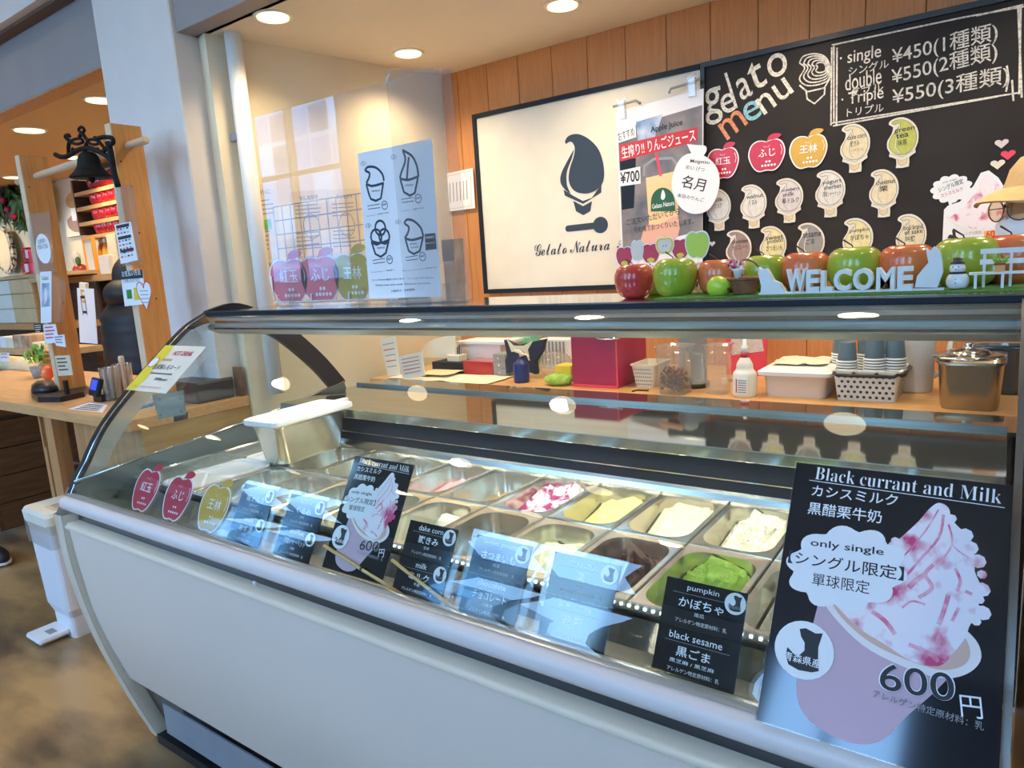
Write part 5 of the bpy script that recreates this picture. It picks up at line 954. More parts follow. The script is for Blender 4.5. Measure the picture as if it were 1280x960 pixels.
b = B().sheet([[(cx_ - w_ * .42 + w_ * .84 * i / 8, y_ + .05 + .18 * j / 6, ZW + h + .032 + .010 * noise.noise(Vector((i * .7, j * .7, 2)))) for j in range(7)] for i in range(9)], 'cream_paper', False); tag(b.build('paper_sheet'), 'crumpled cream paper sheet lying on the white tray lid', 'paper')
# basket with cup stacks
t, xa_, xb_, h = open_basket('cup_basket', 'white perforated basket with black handles holding cup stacks', 1040, 1124, 505, 466, 2.39, .24, 'wall_white', 9, rows_=5)
for k_ in (0, 1):
    x0_ = (xa_ + .005, xb_ - .13)[k_]; B().tube([(x0_, 2.385, ZW + h - .002), (x0_ + .01, 2.375, ZW + h - .008), (x0_ + .115, 2.375, ZW + h - .008), (x0_ + .125, 2.385, ZW + h - .002)], .006, 'black', 6).build('handle', t)
B().tube([(xb_ + .002, 2.39, ZW + h - .005), (xb_ + .010, 2.41, ZW + h - .005), (xb_ + .010, 2.60, ZW + h - .005), (xb_ + .002, 2.62, ZW + h - .005)], .006, 'black', 6).build('handle', t)
cupb = B().lathe([(.022, .0), (.0245, .052), (.0265, .054), (.0265, .058), (.0235, .058), (.0215, .003), (.001, .003)], 'cup_blue', (0, 0, 0), 20); cupb.lathe([(.0266, .0525), (.0285, .0535), (.0285, .0575), (.0266, .0585)], 'print_white', (0, 0, 0), 20)
cup0 = None
labs = ['front row left', 'front row middle', 'front row right', 'back row left', 'back row middle', 'back row right']
for s_, (px, yy, n_, tz) in enumerate([(1059, 2.45, 8, 424), (1093, 2.45, 9, 421), (1119, 2.47, 9, 420), (1052, 2.55, 9, 420), (1084, 2.55, 9, 420), (1108, 2.56, 9, 420)]):
    x_ = on(px, 450, 1, yy).x
    for k_ in range(n_):
        z_ = ZW + .012 + k_ * .0088 + (.05 if 0 else 0)
        upside = Matrix
        lab = 'upside-down paper cup topping the %s stack in the cup basket' % labs[s_] if k_ == n_ - 1 else 'paper cup within the %s stack, pale rims showing' % labs[s_]
        if cup0 is None:
            cb = B(); cb.lathe([(.0285, 0), (.0285, .004), (.0262, .005), (.0262, .0052), (.0215, .055), (.0205, .057), (.0195, .054), (.001, .054)], 'cup_blue', (0, 0, 0), 18); cb.lathe([(.0272, -.0003), (.0292, .0006), (.0292, .0040), (.0268, .0050)], 'print_white', (0, 0, 0), 18)
            cup0 = cb.build('paper_cup', base=(0, 0, 0)); o = cup0
        else: o = cup0.copy(); COL.objects.link(o)
        o.location = (x_, yy, z_ + .045); o.scale = (1.12, 1.12, 1.15); WL[o.name] = Vector(o.location); tag(o, lab, 'cup', 'paper cups stacked in the white basket' + (', top cups' if k_ == n_ - 1 else ', ' + labs[s_]))
# tall white jug
y_ = 2.62; x_ = on(1143, 460, 1, y_).x; t = thing('white_jug', 'tall white plastic jug behind the cup basket', 'jug', (x_, y_, ZW)); B().lathe([(.05, 0), (.055, .01), (.06, .21), (.064, .22), (.058, .22), (.05, .02), (.001, .02)], 'wall_white', (x_, y_, ZW), 20).build('body', t)
B().tube([(x_ + .058, y_, ZW + .19), (x_ + .10, y_, ZW + .19), (x_ + .09, y_, ZW + .08), (x_ + .055, y_, ZW + .05)], .008, 'wall_white', 8).build('handle', t)
# steel containers on the right
def steelbox(px0, px1, pyb, pyt, y_, dep, lab, m='steel', nm='steel_container'):
    xa_ = on(px0, pyb, 1, y_).x; xb_ = on(px1, pyb, 1, y_).x; h = on(px0, pyt, 1, y_).z - ZW; cx_ = (xa_ + xb_) / 2; w_ = xb_ - xa_; cy_ = y_ + dep / 2
    t = thing(nm, lab, 'container', (cx_, cy_, ZW), 'steel containers on the worktop'); b = B(); L = [(rrect(w_ * .80, dep * .85, .03, 5), 0), (rrect(w_ * .84, dep * .88, .03, 5), .012), (rrect(w_ * .93, dep * .97, .035, 5), h * .92), (rrect(w_, dep, .03, 5), h), (rrect(w_ * .9, dep * .94, .03, 5), h), (rrect(w_ * .7, dep * .8, .03, 5), .01)]
    b.sheet([[(cx_ + u, cy_ + v, ZW + hh) for u, v in l_] for l_, hh in L], m, True, True).add([(cx_ + u, cy_ + v, ZW + .01) for u, v in L[-1][0]], [tuple(range(24))], m); b.build('body', t)
    return t, cx_, cy_, w_, h
t, cx_, cy_, w_, h = steelbox(1166, 1256, 512, 453, 2.33, .27, 'steel container with dished lid at the right end of the worktop', 'brown_steel')
B().lathe(catmull([(.095, 0), (.09, .008), (.06, .010), (.05, .02), (.015, .026), (.012, .04), (.001, .043)], 3), 'bright_steel', (cx_ - .01, cy_, ZW + h), 24).build('lid', t)
t, cx_, cy_, w_, h = steelbox(1205, 1290, 478, 432, 2.60, .28, 'larger dark steel container behind the lidded one', 'dark_steel')
B().box((cx_ - w_ / 2, cy_ - .14, ZW + h), (cx_ + w_ / 2, cy_ + .14, ZW + h + .01), 'bright_steel').build('lid', t)
# left half of the worktop
t, xa_, xb_, y0_, h = bx('white_container', 'box', 'white flat container with papers on top, left part of the worktop', 575, 627, 452, 430, .16, 'rail_white', y_=2.62); B().box((xa_ - .01, y0_ - .01, ZW + h), (xb_ + .03, y0_ + .16, ZW + h + .012), 'paper').build('lid', t)
bx('red_tin', 'box', 'low red box under the white flat container', 579, 617, 466, 452, .14, 'wax_red', y_=2.50)
bx('black_tray', 'tray', 'low dark tray holding a pen cup at the worktop left', 540, 578, 461, 453, .14, 'navy', y_=2.50)
t, xa_, xb_, y0_, h = bx('drawer_cabinet', 'small cabinet', 'tiny grey cabinet of three drawers beside the red box', 617, 634, 467, 443, .12, 'grey', y_=2.50)
for i in range(3):
    z_ = ZW + .004 + i * (h - .006) / 3; d_ = B().box((xa_ + .005, y0_ - .004, z_), (xb_ - .005, y0_ + .002, z_ + (h - .012) / 3), 't_grey').build('drawer', t); B().ell(((xa_ + xb_) / 2, y0_ - .006, z_ + (h - .012) / 6), (.006, .004, .004), 'bright_steel', 8, 6).build('knob', d_)
y_ = 2.44; x_ = on(549, 450, 1, y_).x; t = thing('pen_cup', 'pale square pen cup with pens on the dark tray', 'pen holder', (x_, y_ + .1, ZW + .02)); B().box((x_ - .04, y_ + .1, ZW + .022), (x_ + .04, y_ + .16, ZW + .085), 'cream_paper', bev=.004).build('body', t)
for i in range(6): B().tube([(x_ - .03 + i * .011, y_ + .13, ZW + .03), (x_ - .035 + i * .013, y_ + .135, ZW + .12 + .01 * (i % 3))], .004, ['ink', 'blue', 'ink_grey'][i % 3], 6).build('pen', t)
f = wallfr(2.55); t = thing('curved_board', 'cream rounded board standing behind the pen cup', 'board', f.p(*f.hit(548, 440))); P_ = [f.hit(*q_) for q_ in catmull([(527, 440), (530, 432), (542, 424), (560, 420), (568, 421), (569, 445), (560, 447), (527, 447)], 2)]; B().poly([(u, max(v, ZW)) for u, v in P_], 'cream_paper', f, 0, .01).build('panel', t)
def leaning(nm, cat, lab, quad, y_, m, grp=None, lines=6, hdr=None):
    f = wallfr(y_); P_ = [f.hit(*q_) for q_ in quad]; zmin = min(p_[1] for p_ in P_); P_ = [(u, v - (zmin - ZW)) for u, v in P_]
    t = thing(nm, lab, cat, f.p(sum(p_[0] for p_ in P_) / 4, ZW), grp); B().poly(P_, m, f, 0, .006).build('sheet', t); b = B(); bi = lambda u, v: tuple((P_[0][d_] * (1 - u) + P_[1][d_] * u) * v + (P_[3][d_] * (1 - u) + P_[2][d_] * u) * (1 - v) for d_ in (0, 1))
    for k_ in range(lines): b.ribbon([bi(.12, .84 - k_ * .75 / lines), bi(.86, .84 - k_ * .75 / lines)], .004, 'ink_red' if k_ % 2 else 'ink_grey', f, .001)
    if hdr: b.poly([bi(.1, .9), bi(.5, .9), bi(.5, 1.0), bi(.1, 1.0)], hdr, f, .0015)
    b.build('print', t); return t
leaning('desk_calendar', 'calendar', 'cream desk calendar standing behind the clipboard at worktop left', [(475, 430), (495, 426), (500, 474), (485, 476)], 2.36, 'cream_paper', None, 5)
leaning('clipboard', 'clipboard', 'narrow clipboard leaning beside the desk calendar', [(494, 423), (514, 420), (520, 440), (500, 446)], 2.42, 'paper', None, 3, 'hot_pink')
leaning('desk_calendar', 'calendar', 'tilted desk calendar with red dates, front left of the worktop', [(497, 444), (527, 438), (531, 468), (504, 473)], 2.30, 'cream_paper', None, 5)
tag(B().sheet([[(on(500 + 148 * i / 9, 470, 2, ZW).x, 2.29 + .20 * j / 5 - .0 * i, ZW + .004 + .012 * abs(noise.noise(Vector((i * .5, j * .6, 7))))) for j in range(6)] for i in range(10)], 'cream_paper', False).build('paper_sheet'), 'loose cream papers spread on the left of the worktop', 'paper')
tag(B().sheet([[(on(560 + 45 * i / 5, 462, 2, ZW).x, 2.36 + .14 * j / 4, ZW + .018 + .006 * abs(noise.noise(Vector((i * .9, j * .6, 5))))) for j in range(5)] for i in range(6)], 't_cream', False).build('paper_sheet'), 'orange tinted paper lying on the loose cream papers', 'paper')
y_ = 2.40; x_ = on(652, 470, 1, y_).x; t = thing('blue_bottle', 'dark blue spray bottle with white trigger before the hanging apron', 'bottle', (x_, y_, ZW)); B().lathe(catmull([(.030, 0), (.034, .006), (.034, .07), (.028, .085), (.012, .10), (.012, .11)], 2), 'blue', (x_, y_, ZW), 18).build('body', t)
B().tube([(x_ - .03, y_, ZW + .135), (x_, y_, ZW + .13), (x_ + .01, y_, ZW + .112)], [.006, .009, .012], 'cream_paper', 8).tube([(x_, y_, ZW + .125), (x_ + .035, y_, ZW + .118), (x_ + .045, y_, ZW + .095)], .004, 'cream_paper', 6).build('trigger', t)
f = wallfr(2.50); t = thing('apron', 'navy apron cloth bunched behind the blue bottle', 'apron', f.p(*f.hit(655, 470))); P_ = [f.hit(*q_) for q_ in [(622, 470), (634, 445), (630, 425), (645, 432), (662, 428), (680, 424), (676, 440), (668, 452), (670, 468), (650, 462)]]
B().poly([(u, max(v, ZW)) for u, v in P_], 'navy_cloth', f, 0, .03).build('cloth', t)
B().poly([f.hit(*q_) for q_ in [(634, 424), (642, 432), (655, 432), (667, 425), (660, 437), (662, 446), (652, 437), (640, 440)]], 'cream_paper', f, .004, .004).build('lining', t)
bx('green_tub', 'tub', 'mint green tub at the back of the worktop', 641, 664, 440, 421, .10, 'green_mint', y_=2.80)
t, xa_, xb_, y0_, h = bx('white_rack', 'rack', 'white wire letter rack behind the plastic bag', 676, 714, 452, 424, .12, 'wall_white', y_=2.75)
for i in range(7): B().box((xa_ + .01 + i * .02, y0_ - .006, ZW + .02), (xa_ + .016 + i * .02, y0_ - .001, ZW + h - .01), 'ink_grey').build('slat', t)
y_ = 2.55; x_ = on(690, 455, 1, y_).x; b = B().ell((x_, y_ + .02, ZW + .055), (.085, .07, .055), 'clear_plastic', 20, 12, lambda d: 1 + .12 * noise.noise(d * 4)); t = thing('plastic_bag', 'crumpled clear plastic bag behind the green cloth', 'bag', (x_, y_, ZW)); b.build('film', t)
bx('yellow_box', 'box', 'small bright yellow box beside the crimson box', 694, 714, 470, 457, .08, 'yellow', y_=2.46)
y_ = 2.36; x_ = on(694, 478, 1, y_).x; b = B().ell((x_, y_ + .03, ZW + .022), (.062, .05, .024), 'green_cloth', 22, 12, lambda d: 1 + .22 * noise.noise(d * 3.5)); tag(b.build('cleaning_cloth'), 'rumpled yellow green cleaning cloth before the crimson box', 'cloth')
# ================================================================== REGISTER COUNTER
t = thing('register_counter', 'wooden register counter beside the glass end of the display case', 'counter', (-3.3, 1.5, 0))
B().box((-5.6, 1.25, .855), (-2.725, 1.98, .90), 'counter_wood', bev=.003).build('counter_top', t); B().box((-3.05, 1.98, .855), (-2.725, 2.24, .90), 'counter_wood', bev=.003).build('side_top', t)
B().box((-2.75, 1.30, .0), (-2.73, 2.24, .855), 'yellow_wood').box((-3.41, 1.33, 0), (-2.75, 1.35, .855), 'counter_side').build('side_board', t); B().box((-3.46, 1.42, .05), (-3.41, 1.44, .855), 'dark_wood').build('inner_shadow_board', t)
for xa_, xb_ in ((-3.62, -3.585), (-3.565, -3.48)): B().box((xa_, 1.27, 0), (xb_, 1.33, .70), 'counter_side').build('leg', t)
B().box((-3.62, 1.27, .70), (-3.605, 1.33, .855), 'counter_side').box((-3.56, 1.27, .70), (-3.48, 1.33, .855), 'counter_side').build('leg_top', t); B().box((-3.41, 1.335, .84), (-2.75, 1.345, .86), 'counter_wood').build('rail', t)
B().box((-3.18, 1.322, .52), (-3.165, 1.331, .68), 'black').build('slot', t); B().box((-3.72, 1.34, .0), (-3.63, 1.42, .58), 't_brown').build('support_block', t)
# upright boards with dowel
def post(x_, lab):
    t = thing('post', lab, 'post', (x_, 1.51, .90), 'wooden boards on the register counter'); B().box((x_ - .045, 1.452, .90), (x_, 1.572, 2.045), 'pine', bev=.002).build('board', t); B().box((x_ - .045, 1.449, .90), (x_, 1.453, 2.045), 'pine_pale').build('lit_front_edge', t)  # paler front strip: daylight on that edge is put into its colour
    for k_ in range(3): y_, z_ = 1.47 + .03 * k_, (1.9, 1.62, 1.35)[k_]; B().disc((y_, z_), .004, 'stem', Fr((x_ + .0006, 0, 0), (0, 1, 0), (0, 0, 1)), 0, 10).build('knot', t)
    return t
post(-3.80, 'tall pine board on the counter left of the bell'); post(-2.915, 'tall pine board on the counter beside the grey column')
t = thing('dowel', 'round wooden dowel running through both pine boards', 'rod', (-3.4, 1.51, 1.965)); B().tube([(-4.02, 1.51, 1.95), (-2.78, 1.51, 1.965)], .0155, 'pine_pale', 14).build('rod', t)
# cast iron bell with scroll bracket
t = thing('bell', 'black cast iron bell hanging from a scroll bracket on the right pine board', 'bell', (-3.2, 1.42, 1.7)); fB = wallfr(1.40); H = lambda X, Y: fB.hit(60 + X / 8, 140 + Y / 8)
def ir(pts, r_, nm, k=3): B().tube([fB.p(*q_) for q_ in catmull([H(*p_) for p_ in pts], k)], r_ * .72, 'iron', 7).build(nm, t)
ir([(700, 745), (660, 600), (625, 400), (600, 300)], .016, 'back_bar'); ir([(600, 330), (650, 310), (640, 260), (560, 250), (500, 265), (470, 260)], .012, 'scroll'); ir([(650, 500), (560, 420), (470, 380), (400, 360), (300, 380), (200, 440), (130, 450), (75, 425)], .014, 'arm')
ir([(205, 430), (205, 340), (215, 290), (185, 265), (175, 240), (205, 230), (215, 250)], .010, 'scroll'); ir([(215, 300), (270, 270), (330, 270), (350, 300), (300, 320), (240, 310), (215, 300)], .008, 'scroll'); ir([(400, 280), (450, 275), (520, 300), (470, 325), (410, 310), (400, 280)], .008, 'scroll')
ir([(315, 250), (340, 215), (375, 260), (400, 290), (380, 330), (370, 400)], .010, 'scroll'); ir([(340, 210), (305, 180), (335, 150), (365, 180), (345, 210)], .008, 'scroll'); ir([(520, 310), (560, 360), (550, 400), (580, 370), (600, 330)], .009, 'scroll'); ir([(240, 400), (245, 365), (270, 390)], .007, 'scroll'); ir([(480, 395), (495, 365), (520, 400)], .007, 'scroll')
ce = fB.hit(60 + 375 / 8, 140 + 400 / 8); bt = fB.hit(60 + 425 / 8, 140 + 660 / 8); hh = ce[1] - bt[1]; r_ = .078; cx_ = (ce[0] + bt[0]) / 2 
B().lathe(catmull([(r_, 0), (r_ * .97, hh * .06), (r_ * .75, hh * .22), (r_ * .58, hh * .45), (r_ * .50, hh * .72), (r_ * .36, hh * .92), (r_ * .10, hh)], 4), 'iron', (bt[0] + .01, 1.40, bt[1]), 28).build('bell_body', t); B().ell((bt[0] + .01, 1.40, bt[1] + .0), (.014, .014, .022), 'iron', 12, 8).build('clapper', t)
# signs fixed to the boards
def card_at(nm, cat, lab, quad, y_, m, th=.002, grp=None, draw=None, sleeve=None):
    f = wallfr(y_); P_ = [f.hit(*q_) for q_ in quad]; bi = lambda u, v: tuple((P_[0][d_] * (1 - u) + P_[1][d_] * u) * v + (P_[3][d_] * (1 - u) + P_[2][d_] * u) * (1 - v) for d_ in (0, 1))
    t = thing(nm, lab, cat, f.p(*bi(.5, 0)), grp); B().poly(P_, m, f, 0, th).build('sheet', t)
    if draw: b = B(); draw(b, bi, f); (b.build('print', t) if b.v else None)
    return t
def lines(n_, m='ink_grey', w_=.006, y0_=.85, y1_=.12):
    def d(b, bi, f):
        for k_ in range(n_): v = y0_ - k_ * (y0_ - y1_) / n_; b.ribbon([bi(.12, v), bi(.6 + .3 * random.random(), v)], w_, m, f, .0008)
    return d
card_at('clear_sheet', 'acrylic panel', 'clear acrylic panel on the left pine board behind the oval sign', [(36, 268), (62, 264), (68, 340), (42, 343)], 1.43, 'acrylic')
f = wallfr(1.42); c = f.hit(54, 311); t = thing('oval_sign', 'white oval sign with small print on the left acrylic panel', 'sign', f.p(*c)); rx = abs(f.hit(64, 311)[0] - f.hit(46, 311)[0]) / 2; rz = abs(f.hit(54, 292)[1] - f.hit(54, 330)[1]) / 2; B().disc(c, rx, 'paper', f, 0, 28, rz, .002).build('sheet', t)
b = B(); b.text('営業案内', (c[0] - rx * .5, c[1] + rz * .35), (c[0] + rx * .5, c[1] + rz * .4), .02, 'ink_grey', f, .001); b.text('9:00-17:00', (c[0] - rx * .7, c[1]), (c[0] + rx * .7, c[1]), .02, 'ink_grey', f, .001); b.build('lettering', t)
def broch(b, bi, f): b.poly([bi(.12, .32), bi(.88, .32), bi(.85, .78), bi(.15, .78)], 'sky_print', f, .0008).poly(catmull([bi(.4, .38), bi(.62, .38), bi(.66, .6), bi(.5, .74), bi(.4, .6), bi(.4, .38)], 2)[:-1], 'swirl', f, .0012).text('Gelato', bi(.2, .84), bi(.8, .84), None, 'ink', f, .001)
card_at('leaflet', 'leaflet', 'tall white leaflet with a blue ice cream picture on the left board', [(50, 340), (64, 339), (64, 403), (51, 404)], 1.42, 'paper', draw=broch)
card_at('leaflet_holder', 'holder', 'clear leaflet holder on the side of the left pine board', [(64, 340), (78, 352), (74, 404), (62, 404)], 1.44, 'acrylic', .02)
card_at('notice_sheet', 'notice', 'white notice taped below the tall leaflet', [(54, 406), (69, 405), (74, 428), (56, 430)], 1.43, 'paper', draw=lines(4, 'ink_red')); card_at('notice_sheet', 'notice', 'small white notice with bird drawing overlapping the taped one', [(66, 420), (80, 418), (82, 434), (70, 432)], 1.42, 'paper', draw=lines(3))
card_at('clear_sheet', 'acrylic panel', 'clear acrylic panel on the right pine board above the timetable', [(145, 233), (166, 231), (178, 330), (153, 333)], 1.43, 'acrylic')
def sched(b, bi, f):
    for v in (.93, .64, .30): b.ribbon([bi(.1, v), bi(.9, v)], .012, 'ink', f, .001)
    for r_ in range(8):
        for c_ in range(4): b.poly([bi(.1 + c_ * .2, .84 - r_ * .1), bi(.22 + c_ * .2, .84 - r_ * .1), bi(.22 + c_ * .2, .88 - r_ * .1), bi(.1 + c_ * .2, .88 - r_ * .1)], ['ink_grey', 'ink_red', 'sky_print', 'ink'][(r_ * 3 + c_) % 4], f, .0008)
card_at('timetable_sheet', 'notice', 'curled white sheet with small colour table on the right pine board', [(143, 281), (163, 277), (172, 325), (151, 330)], 1.42, 'paper', draw=sched)
def pay(b, bi, f): b.poly([bi(0, .76), bi(1, .76), bi(1, 1), bi(0, 1)], 'ink', f, .0006).text('お支払い方法', bi(.08, .83), bi(.92, .85), None, 'print_white', f, .001, .02).text('ご利用いただけます', bi(.1, .66), bi(.85, .66), None, 'ink', f, .001).poly([bi(.18, .20), bi(.42, .20), bi(.42, .46), bi(.18, .46)], 'leaf', f, .0008).poly([bi(.52, .14), bi(.88, .14), bi(.88, .5), bi(.52, .5)], 'yellow', f, .0008)
card_at('payment_sign', 'sign', 'white sign with black header and green and yellow blocks', [(150, 339), (178, 337), (182, 380), (156, 383)], 1.42, 'paper', draw=pay)
f = wallfr(1.41); c = f.hit(181, 370); t = thing('heart_note', 'white heart shaped note with red outline on the right board', 'note', f.p(*c)); s_ = .105; P_ = catmull([(c[0] + u * s_, c[1] + v * s_ * 1.05) for u, v in HT] + [(c[0], c[1] - .525 * s_)], 3)[:-1]; B().poly(P_, 'paper', f, 0, .001).build('sheet', t); b = B().ribbon(P_, .004, 'ink_red', f, .0006, True)
for k_ in range(4): b.ribbon([(c[0] - .03, c[1] + .02 - k_ * .015), (c[0] + .03, c[1] + .02 - k_ * .015)], .003, 'ink_grey', f, .0006)
b.build('print', t)
# things on the register counter
def Rc(px, py): return on(px, py, 2, .90)
t = thing('card_terminal', 'black covered card tray lying on the register counter', 'tray', Rc(85, 498)); a = Rc(45, 500); c = Rc(100, 500); e = Rc(110, 492)
b = B(); P_ = [Rc(*q_) for q_ in [(40, 497), (48, 503), (76, 503), (106, 496), (112, 489), (100, 484), (72, 486), (66, 480), (48, 481), (40, 487)]]; b.add([(p_.x, p_.y, .90) for p_ in P_] + [(p_.x, p_.y, .925) for p_ in P_], [tuple(range(10, 20)), tuple(range(9, -1, -1))] + [(i, (i + 1) % 10, 10 + (i + 1) % 10, 10 + i) for i in range(10)], 'black'); b.build('body', t)
p_ = Rc(56, 496); B().ell((p_.x - .02, p_.y + .01, .935), (.085, .05, .035), 'black', 16, 8).build('cover', t)
p_ = Rc(122, 503); t = thing('customer_display', 'small black customer display with glowing blue screen', 'display', (p_.x, p_.y, .90)); f = Fr((p_.x - .085, p_.y + .0, .93), (1, -.15, 0), (0, .35, .94)); B().box((0, 0, -.02), (.115, .085, 0), 'navy', fr=f, bev=.006).build('housing', t); B().poly([(.018, .028), (.097, .028), (.097, .074), (.018, .074)], 'screen_blue', f, .0008).build('screen', t); B().box((p_.x - .06, p_.y + .01, .90), (p_.x + .02, p_.y + .08, .935), 'black').build('foot', t)
p_ = Rc(100, 478); t = thing('black_box', 'small black device box behind the blue screen display', 'device', (p_.x, p_.y, .90)); B().box((p_.x + .04, 1.60, .90), (p_.x + .16, 1.66, 1.0), 'black', bev=.004).build('body', t)
for i, (px, py, lab) in enumerate([(142, 500, 'glass jar of wrapped white straws beside the blue display'), (158, 494, 'second glass jar with wooden spoons behind the straw jar')]):
    p_ = Rc(px, py); t = thing('glass_jar', lab, 'jar', (p_.x, p_.y, .90), 'glass jars on the register counter'); B().lathe([(.034, 0), (.036, .004), (.042, .15), (.044, .152), (.041, .152), (.034, .006), (.001, .006)], 'glass_jar', (p_.x, p_.y, .90), 18).build('body', t)
    for k_ in range(16): a_ = k_ * 2.4; r_ = .024 * ((k_ % 4 + 1) / 4); B().tube([(p_.x + r_ * math.cos(a_) * .7, p_.y + r_ * math.sin(a_) * .7, .91), (p_.x + r_ * math.cos(a_), p_.y + r_ * math.sin(a_), 1.035 + .01 * (k_ % 3))], .004, ['print_white', 'rail_white', 'ink_grey', 'stick_wood'][k_ % 4] if i == 0 else ['skin_print', 'cream_paper'][k_ % 2], 5).build('spoon' if i else 'straw', t)
p_ = Rc(138, 470); t = thing('wooden_pin', 'wooden peg standing behind the jars', 'peg', (-3.28, 1.52, .90)); B().lathe([(.008, 0), (.008, .16), (.012, .165), (.013, .19), (.010, .20), (.001, .2)], 'pine_pale', (-3.28, 1.52, .90), 12).build('body', t)
P_ = [Rc(*q_) for q_ in [(84, 512), (112, 503), (135, 506), (128, 516)]]; t = thing('menu_sheet', 'printed price sheet lying flat on the register counter', 'paper', P_[0]); f = Fr((0, 0, .9012), (1, 0, 0), (0, 1, 0)); B().poly([(p_.x, p_.y) for p_ in P_], 'paper', f).build('sheet', t); b = B()
for k_ in range(4):
    u = .15 + k_ * .2; q0 = P_[0].lerp(P_[1], u); q1 = P_[3].lerp(P_[2], u); b.ribbon([(q0.lerp(q1, .15).x, q0.lerp(q1, .15).y), (q0.lerp(q1, .85).x, q0.lerp(q1, .85).y)], .012, 'ink', f, .0006)
b.build('print', t)
t = thing('cash_drawer', 'black machine with brown board seen through the glass end', 'device', (-2.9, 1.6, .90)); p0 = on(200, 500, 1, 1.55); B().box((-3.0, 1.56, .90), (-2.76, 1.74, .99), 'black', bev=.01).build('body', t); B().box((-3.02, 1.75, .90), (-2.73, 1.765, 1.03), 'brown_wood').build('back_board', t)
f = Fr((-2.60, 1.16, 0), (.96, .28, 0), (0, 0, 1)); P_ = [f.hit(*q_) for q_ in [(190, 494), (229, 488), (232, 518), (198, 524)]]; t = thing('green_plate', 'translucent green acrylic plate with screw holes under the hot drink card', 'plate', f.p(*P_[3])); B().poly(P_, 'green_plate', f, 0, .004).build('plate', t); b = B()
for u_, v_ in ((201, 519), (227, 514), (200, 500), (226, 498)): b.disc(f.hit(u_, v_), .004, 'ink', f, .001, 10)
b.build('screw_holes', t); P_ = [f.hit(*q_) for q_ in [(215, 519), (228, 517), (228, 525), (216, 528)]]; B().poly(P_, 'black', f, -.005, .02).build('clamp', t); pl_ = f.hit(205, 500); B().tube([f.p(pl_[0], pl_[1], -.01), (-2.735, 1.30, .94)], .008, 'grey', 8).build('arm', t)
#@@SHOP
# ================================================================== SHOP BEYOND THE REGISTER
def wp(px, py, y_): return on(px, py, 1, y_)
def rbox(b, px0, py0, px1, py1, y_, dep, m):   # box whose front face covers the pixel rectangle on plane y
    a = wp(px0, py1, y_); c = wp(px1, py0, y_); b.box((a.x, y_, a.z), (c.x, y_ + dep, c.z), m); return b
# ice cream picture on the shop wall
YS = 2.97
f = wallfr(YS); t = thing('ice_cream_picture', 'large square picture of ice cream cone in the left shop', 'picture', f.p(*f.hit(102, 294)))
P_ = [f.hit(*q_) for q_ in [(70, 226), (107, 217), (117, 291), (84, 297)]]; B().poly(P_, 'cream_paper', f, 0, .04).build('canvas', t)
b = B().poly([f.hit(*q_) for q_ in catmull([(84, 275), (92, 268), (106, 268), (113, 278), (108, 288), (94, 290), (86, 284), (84, 275)], 3)[:-1]], 't_brown', f, .001).poly([f.hit(*q_) for q_ in [(88, 256), (97, 256), (96, 276), (91, 276)]], 'paper', f, .003)
b.poly([f.hit(*q_) for q_ in [(88, 226), (98, 224), (96, 246), (90, 246)]], 'photo_brown', f, .002).poly([f.hit(*q_) for q_ in catmull([(83, 248), (88, 241), (97, 243), (102, 250), (99, 258), (88, 260), (83, 254), (83, 248)], 3)[:-1]], 'counter_wood', f, .004); b.build('print', t)
# shelf unit with red jars
t = thing('jar_shelf', 'dark shelf unit holding rows of red jars beside the ice cream picture', 'shelf', wp(132, 293, 2.85)); a = wp(109, 294, 2.85); c = wp(150, 212, 2.85)
B().box((a.x, 2.98, a.z), (c.x + .5, 2.995, c.z), 'dark_wood').build('back_panel', t); B().box((a.x - .02, 2.80, a.z), (a.x, 2.98, c.z), 'dark_wood').build('side_panel', t)
SH = []
for py in (234, 254, 274, 292): z_ = wp(128, py, 2.82).z; SH.append(z_); B().box((a.x, 2.80, z_ - .03), (c.x + .5, 2.98, z_), 'counter_wood').build('shelf_board', t)
j0 = None
for r_, z_ in enumerate(SH):
    for k_ in range(5):
        x_ = wp(123 + k_ * 7.5, 260, 2.86).x
        if j0 is None: j0 = B().lathe(catmull([(.02, 0), (.045, .012), (.055, .05), (.045, .085), (.02, .10), (.001, .102)], 2), 'wax_red', (0, 0, 0), 14).build('red_jar', base=(0, 0, 0)); o = j0
        else: o = j0.copy(); COL.objects.link(o)
        o.location = (x_, 2.87, z_); o.scale = (1.2, 1.2, 1.3); tag(o, 'round red jar on the %s board of the dark jar shelf' % ('top', 'second', 'third', 'bottom')[r_], 'jar', 'red jars on the %s board of the jar shelf' % ('top', 'second', 'third', 'bottom')[r_]); WL[o.name] = Vector(o.location)
# long shelf with bottles
zs = wp(117, 344, 2.75).z; xs0, xs1 = wp(84, 345, 2.75).x, wp(170, 338, 2.75).x
t = thing('wall_shelf', 'wooden wall shelf below the ice cream picture', 'shelf', ((xs0 + xs1) / 2, 2.85, zs - .05)); B().box((xs0, 2.72, zs - .05), (xs1, 2.99, zs), 'counter_wood').build('board', t); B().box((xs0, 2.96, zs - .95), (xs1, 2.985, zs - .05), 'dark_wood').build('back_panel', t); B().box((xs0, 2.74, zs - .95), (xs1, 2.96, zs - .90), 'dark_wood').build('lower_board', t)
def sbox(nm, cat, lab, px0, px1, ptop, m, dep=.06, y_=2.78, grp=None, extra=None):
    xa_, xb_ = wp(px0, 320, y_).x, wp(px1, 320, y_).x; zt = wp((px0 + px1) / 2, ptop, y_).z; t = thing(nm, lab, cat, ((xa_ + xb_) / 2, y_, zs), grp); B().box((xa_, y_, zs), (xb_, y_ + dep, zt), m, bev=.004).build('body', t)
    if extra: extra(t, xa_, xb_, zt, y_)
    return t
